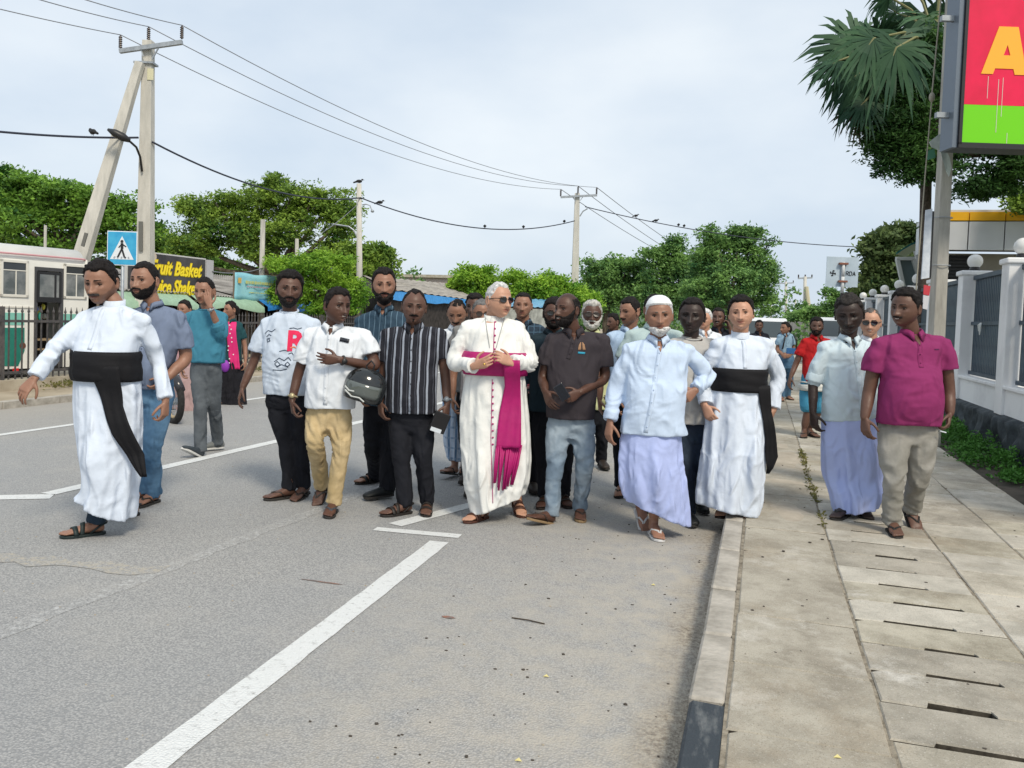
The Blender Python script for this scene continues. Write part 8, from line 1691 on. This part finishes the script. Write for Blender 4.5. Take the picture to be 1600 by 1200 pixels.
back('man in dark plaid shirt behind the bishop, seen between the two talking men', 817, 478, 43, 'mid', dict(rot=(-4, 2, 0), style='short', thick=.008), C_PLAID, seed=20, extras=flowers)
back('bearded man in black cap and sunglasses behind the bald fronted man', 865, 490, 48, 'dark', dict(rot=(4, 0, 0), style='full', thick=.018, beard='full', bt=.008, glasses='sun'), cloth('dark_teal_shirt', (.014, .028, .038)), seed=21, W=1.12, footv=792, feetkind='sandal')
back('white bearded man in pale yellow shirt and glasses, right of the dark polo', 925, 492, 46, 'dark', dict(rot=(2, 0, 0), hair=(.42, .41, .38), style='full', thick=.016, beard='full', bc=(.50, .49, .46), bt=.011, glasses='clear', brow=(.3, .3, .3)), cloth('pale_yellow', (.52, .55, .30)), seed=22, W=.98, footv=735, arms=lambda N, Y: dict(b=dict(e=(N(.13), Y(.33), .0), w=(N(.115), Y(.43), -.12), t=(N(.08), Y(.46), -.2))))
back('man in light blue shirt looking left behind the cap wearer', 984, 487, 46, 'mid', dict(rot=(-48, -6, 0), style='full', thick=.012, beard='moustache', stubble=.3), cloth('light_blue_shirt', (.42, .55, .72)), seed=23, footv=775, feetkind='flip', sleeve='short')
back('man in pale green shirt directly behind the prayer cap', 1022, 484, 46, 'mid', dict(rot=(4, 0, 0), style='full', thick=.014), cloth('pale_green_shirt', (.42, .53, .53)), seed=24, W=1.25, footv=800)
back('dark haired man in profile far back between two older men', 958, 503, 27, 'deep', dict(rot=(-55, -5, 0), style='full', thick=.016, beard='moustache'), cloth('dark_shirt', (.02, .02, .025)), seed=25)
back('man with dark bushy hair partly hidden left of the bishop head', 742, 480, 42, 'dark', dict(rot=(-20, 0, 0), style='full', thick=.020), cloth('grey_shirt', (.2, .2, .2)), seed=26, footv=755)
back('older grey haired man in glasses just visible at the bishop shoulder', 752, 489, 44, 'mid', dict(rot=(10, -8, 0), hair=(.14, .14, .14), style='short', thick=.007, glasses='clear'), cloth('grey_white_shirt', (.5, .5, .5)), seed=27, footv=775)
def ex(c):
    r = c['root']; f = c['f']; q = c['tf']([(.083, -.03, -.03)])[0]; mb = MB(); mb.box(q, (.012, .035, .11), M=Matrix.Rotation(.2, 3, 'Y')); mb.build('phone', mat('phone_black', (.01, .012, .02), .15, spec=.6), r, bevel=.003)
back('smiling man in black shirt talking on a phone behind the young priest', 1122, 496, 31, 'deep', dict(rot=(-6, 0, 0), style='short', thick=.011, teeth=1, beard='moustache', shape=dict(smile=1, fat=.3)), cloth('black_shirt', (.012, .014, .022)), seed=28, arms=lambda N, Y: dict(b=dict(e=(N(.12), Y(.28), -.12), w=(N(.085), Y(.15), -.10), t=(N(.052), Y(.075), -.06), palm=(-1, 0, 0), curl=.5), a=dict(e=(N(-.13), Y(.36), .03), w=(N(-.135), Y(.47), 0), t=(N(-.13), Y(.55), 0))), extras=ex)
back('pale faced person in white headwear glimpsed beside the dark man in cream', 1101, 499, 32, 'light', dict(rot=(-15, 0, 0), hair=(.6, .6, .6), style='full', thick=.02), cloth('white_shirt', (.68, .72, .77)), seed=29)
back('man in dark clothes far behind the young priest shoulder', 1186, 509, 18, 'deep', dict(rot=(0, 0, 0), style='full', thick=.015), cloth('black_shirt', (.012, .014, .022)), seed=36)
# woman walking on the pavement
def ex(c):
    f = c['f']; r = c['root']
    for s in (-1, 1):
        mb = MB(); mb.tube([(s*.075+.0, -.07, 1.28), (s*.11, -.125, 1.20), (s*.13, -.10, 1.02), (s*.13, .05, .98)], .014, 6); mb.build('backpack_strap', M_BLACK, r, True)
    mb = MB(); mb.box((0, .20, 1.14), (.28, .16, .36)); mb.build('backpack', mat('pack_dark', (.02, .022, .03), .8), r, bevel=.05)
    mb = MB(); mb.box((-.03, -.27, .98), (.16, .03, .11), M=Matrix.Rotation(-.3, 3, 'Z')); mb.build('book', mat('book_blue', (.03, .12, .30), .5), r, bevel=.004)
back('young woman in light blue blouse and jeans with a backpack, walking on the far pavement', 1227, 513, 21, 'mid', dict(rot=(-50, 0, 0), style='full', thick=.012, bun=1), cloth('light_denim_blouse', (.25, .38, .50)), z0=.13, W=.80, seed=30, trous=C_BLUEJ, footv=627, feetkind='flip', tall=.80, extras=ex,
    arms=lambda N, Y: dict(a=dict(e=(N(-.10), Y(.36), .02), w=(N(-.03), Y(.42), -.22), t=(N(.02), Y(.43), -.27), palm=(0, 1, 0)), b=dict(e=(N(.10), Y(.36), .02), w=(N(.05), Y(.43), -.22), t=(N(.0), Y(.44), -.27), palm=(0, 1, 0))))
# man in red polo and board shorts
person('man in red polo shirt and white and blue board shorts on the pavement', (1262, 683, .13), 'deep',
    dict(c=(1276, 510), h=29, rot=(2, -2, 0), style='full', thick=.016, beard='full', bt=.007), (1276, 528), ((1257, 535), (1294, 535)),
    [(535, 1255, 1295, .105), (550, 1254, 1294, .12), (575, 1253, 1294, .13, -.02), (600, 1254, 1292, .13, -.01)],
    dict(m=cloth('red_polo', (.42, .015, .018)), name='polo_shirt', sleeve='short', collar='polo', placket=553, sr=1.0, nb=2, vee=.05),
    arms=dict(a=dict(e=(1243, 570, .02), w=(1235, 590, -.03), t=(1232, 603, -.04), q=.6), b=dict(e=(1303, 570, .05), w=(1303, 592, .02), t=(1302, 604, 0), q=.6)),
    legs=dict(hipu=1271, hipv=603, m=mat('shorts_blue', (.05, .26, .42), .8), name='shorts', shorts=.85, r=(.105, .07, .06), a=(1262, 640, -.02), b=(1279, 640, 0), w=.075), feet=dict(a=dict(p=(1256, 684), yaw=-20, kind='flip', c=(.02, .02, .02)), b=dict(p=(1269, 683), yaw=10, kind='flip', c=(.02, .02, .02))),
    extras=lambda c: waistband(c, [(596, 1252, 1294, .16), (602, 1250, 1293, .17), (610, 1250, 1293, .175)], mat('shorts_white_band', (.60, .61, .58), .8), grow=.012, name='shorts_band'), seed=31)
# people at the left behind the front rank
def ex(c):
    f = c['f']; r = c['root']; pk = mat('dupatta_pink', (.62, .02, .16), .7); fall(c, [(503, 358, 372), (530, 359, 374), (555, 361, 377), (576, 366, 379)], pk, 'dupatta', off=.014)
    rr = random.Random(3)
    for k in range(10): q = f.p(361+rr.uniform(-.5, 9), 508+k*6.5); h = c['bvh'].ray_cast(Vector((q[0], -1.2, q[2])), Vector((0, 1, 0))); mb = MB(); mb.ball((q[0], (h[0].y if h[0] else -.12)-.020, q[2]), (.012, .004, .012), 8, 5); mb.build('dupatta_dot', mat('dot_white', (.7, .7, .7), .7), r)
    mb = MB(); mb.ball(f.p(352, 572, -.15), (.07, .05, .10), 10, 7); mb.build('purple_bag', mat('bag_purple', (.25, .04, .40), .6), r, True)
back('woman in dark teal dress with a pink polka dot scarf beside the railing', 360, 484, 27, 'mid', dict(rot=(-60, 0, 0), style='full', thick=.014, bun=1), cloth('dark_teal_dress', (.015, .06, .07)), W=.85, seed=32, footv=631, extras=ex, robe=dict(m=cloth('black_skirt', (.012, .012, .016)), name='skirt', end=.86))
back('person in pinkish clothes mostly hidden between the first two men at left', 288, 484, 30, 'mid', dict(rot=(-40, 0, 0), style='full', thick=.014), cloth('dusty_pink', (.42, .25, .27)), W=.85, seed=33, footv=640, robe=dict(m=cloth('dusty_rose_skirt', (.40, .28, .28)), name='skirt', end=.80))
# the helmet hanging from the arm of the man in khaki trousers
hp = atdepth(571, 603, depth_of(ground(515, 800))-.16); hel = empty('motorcycle_helmet', hp, 'dark glossy motorcycle helmet hanging from the arm of the man in khaki trousers', 'helmet', rz=PSI)
t = np.linspace(0, 2*np.pi, 40, endpoint=False); V = []
for a in np.linspace(-.95, math.pi/2-.06, 20):
    r_ = math.cos(a)**.85 if a > 0 else 1-.10*(a/.95)**2; V.append(np.c_[.155*r_*np.cos(t)*1.02, .125*r_*np.sin(t), np.full(40, .135*math.sin(a)*1.0)])
V = np.concatenate(V); Rt = np.array(Matrix.Rotation(.25, 3, 'Y')); F = grid_faces(20, 40)+[tuple(19*40+k for k in range(40)), tuple(range(39, -1, -1))]
link('shell', mesh_np('shell', V @ Rt.T, F), mat('helmet_black', (.012, .014, .015), .12, spec=.7), hel, True)
Vz = []
for a in np.linspace(math.radians(-150), math.radians(-35), 14):
    for z in np.linspace(-.075, .025, 5): k = .161*(1-.12*(z/.12)**2); Vz.append((k*math.cos(a)*1.02, k*.82*math.sin(a), z))
o = link('visor', mesh_np('visor', np.array(Vz) @ Rt.T, [(i*5+j, (i+1)*5+j, (i+1)*5+j+1, i*5+j+1) for i in range(13) for j in range(4)]), mat('visor_grey', (.09, .105, .10), .06, spec=.9), hel, True); m_ = o.modifiers.new('s', 'SOLIDIFY'); m_.thickness = .004
for pts in ([(-.12, -.105, -.055), (-.06, -.13, -.085), (0, -.135, -.08), (.04, -.13, -.10)], [(-.13, -.09, -.03), (-.09, -.118, -.05), (-.05, -.13, -.045)]): mb = MB(); mb.tube([Vector(tuple(Rt @ np.array(p))) for p in pts], .006, 6); mb.build('decal_stripe', mat('decal_silver', (.5, .52, .5), .3), hel)
mb = MB(); mb.tube([(.05, -.02, .10), (.07, -.03, .16), (.04, 0, .19), (.0, .02, .15), (.02, .02, .10)], .006, 6); mb.build('chin_strap', M_BLACK, hel)
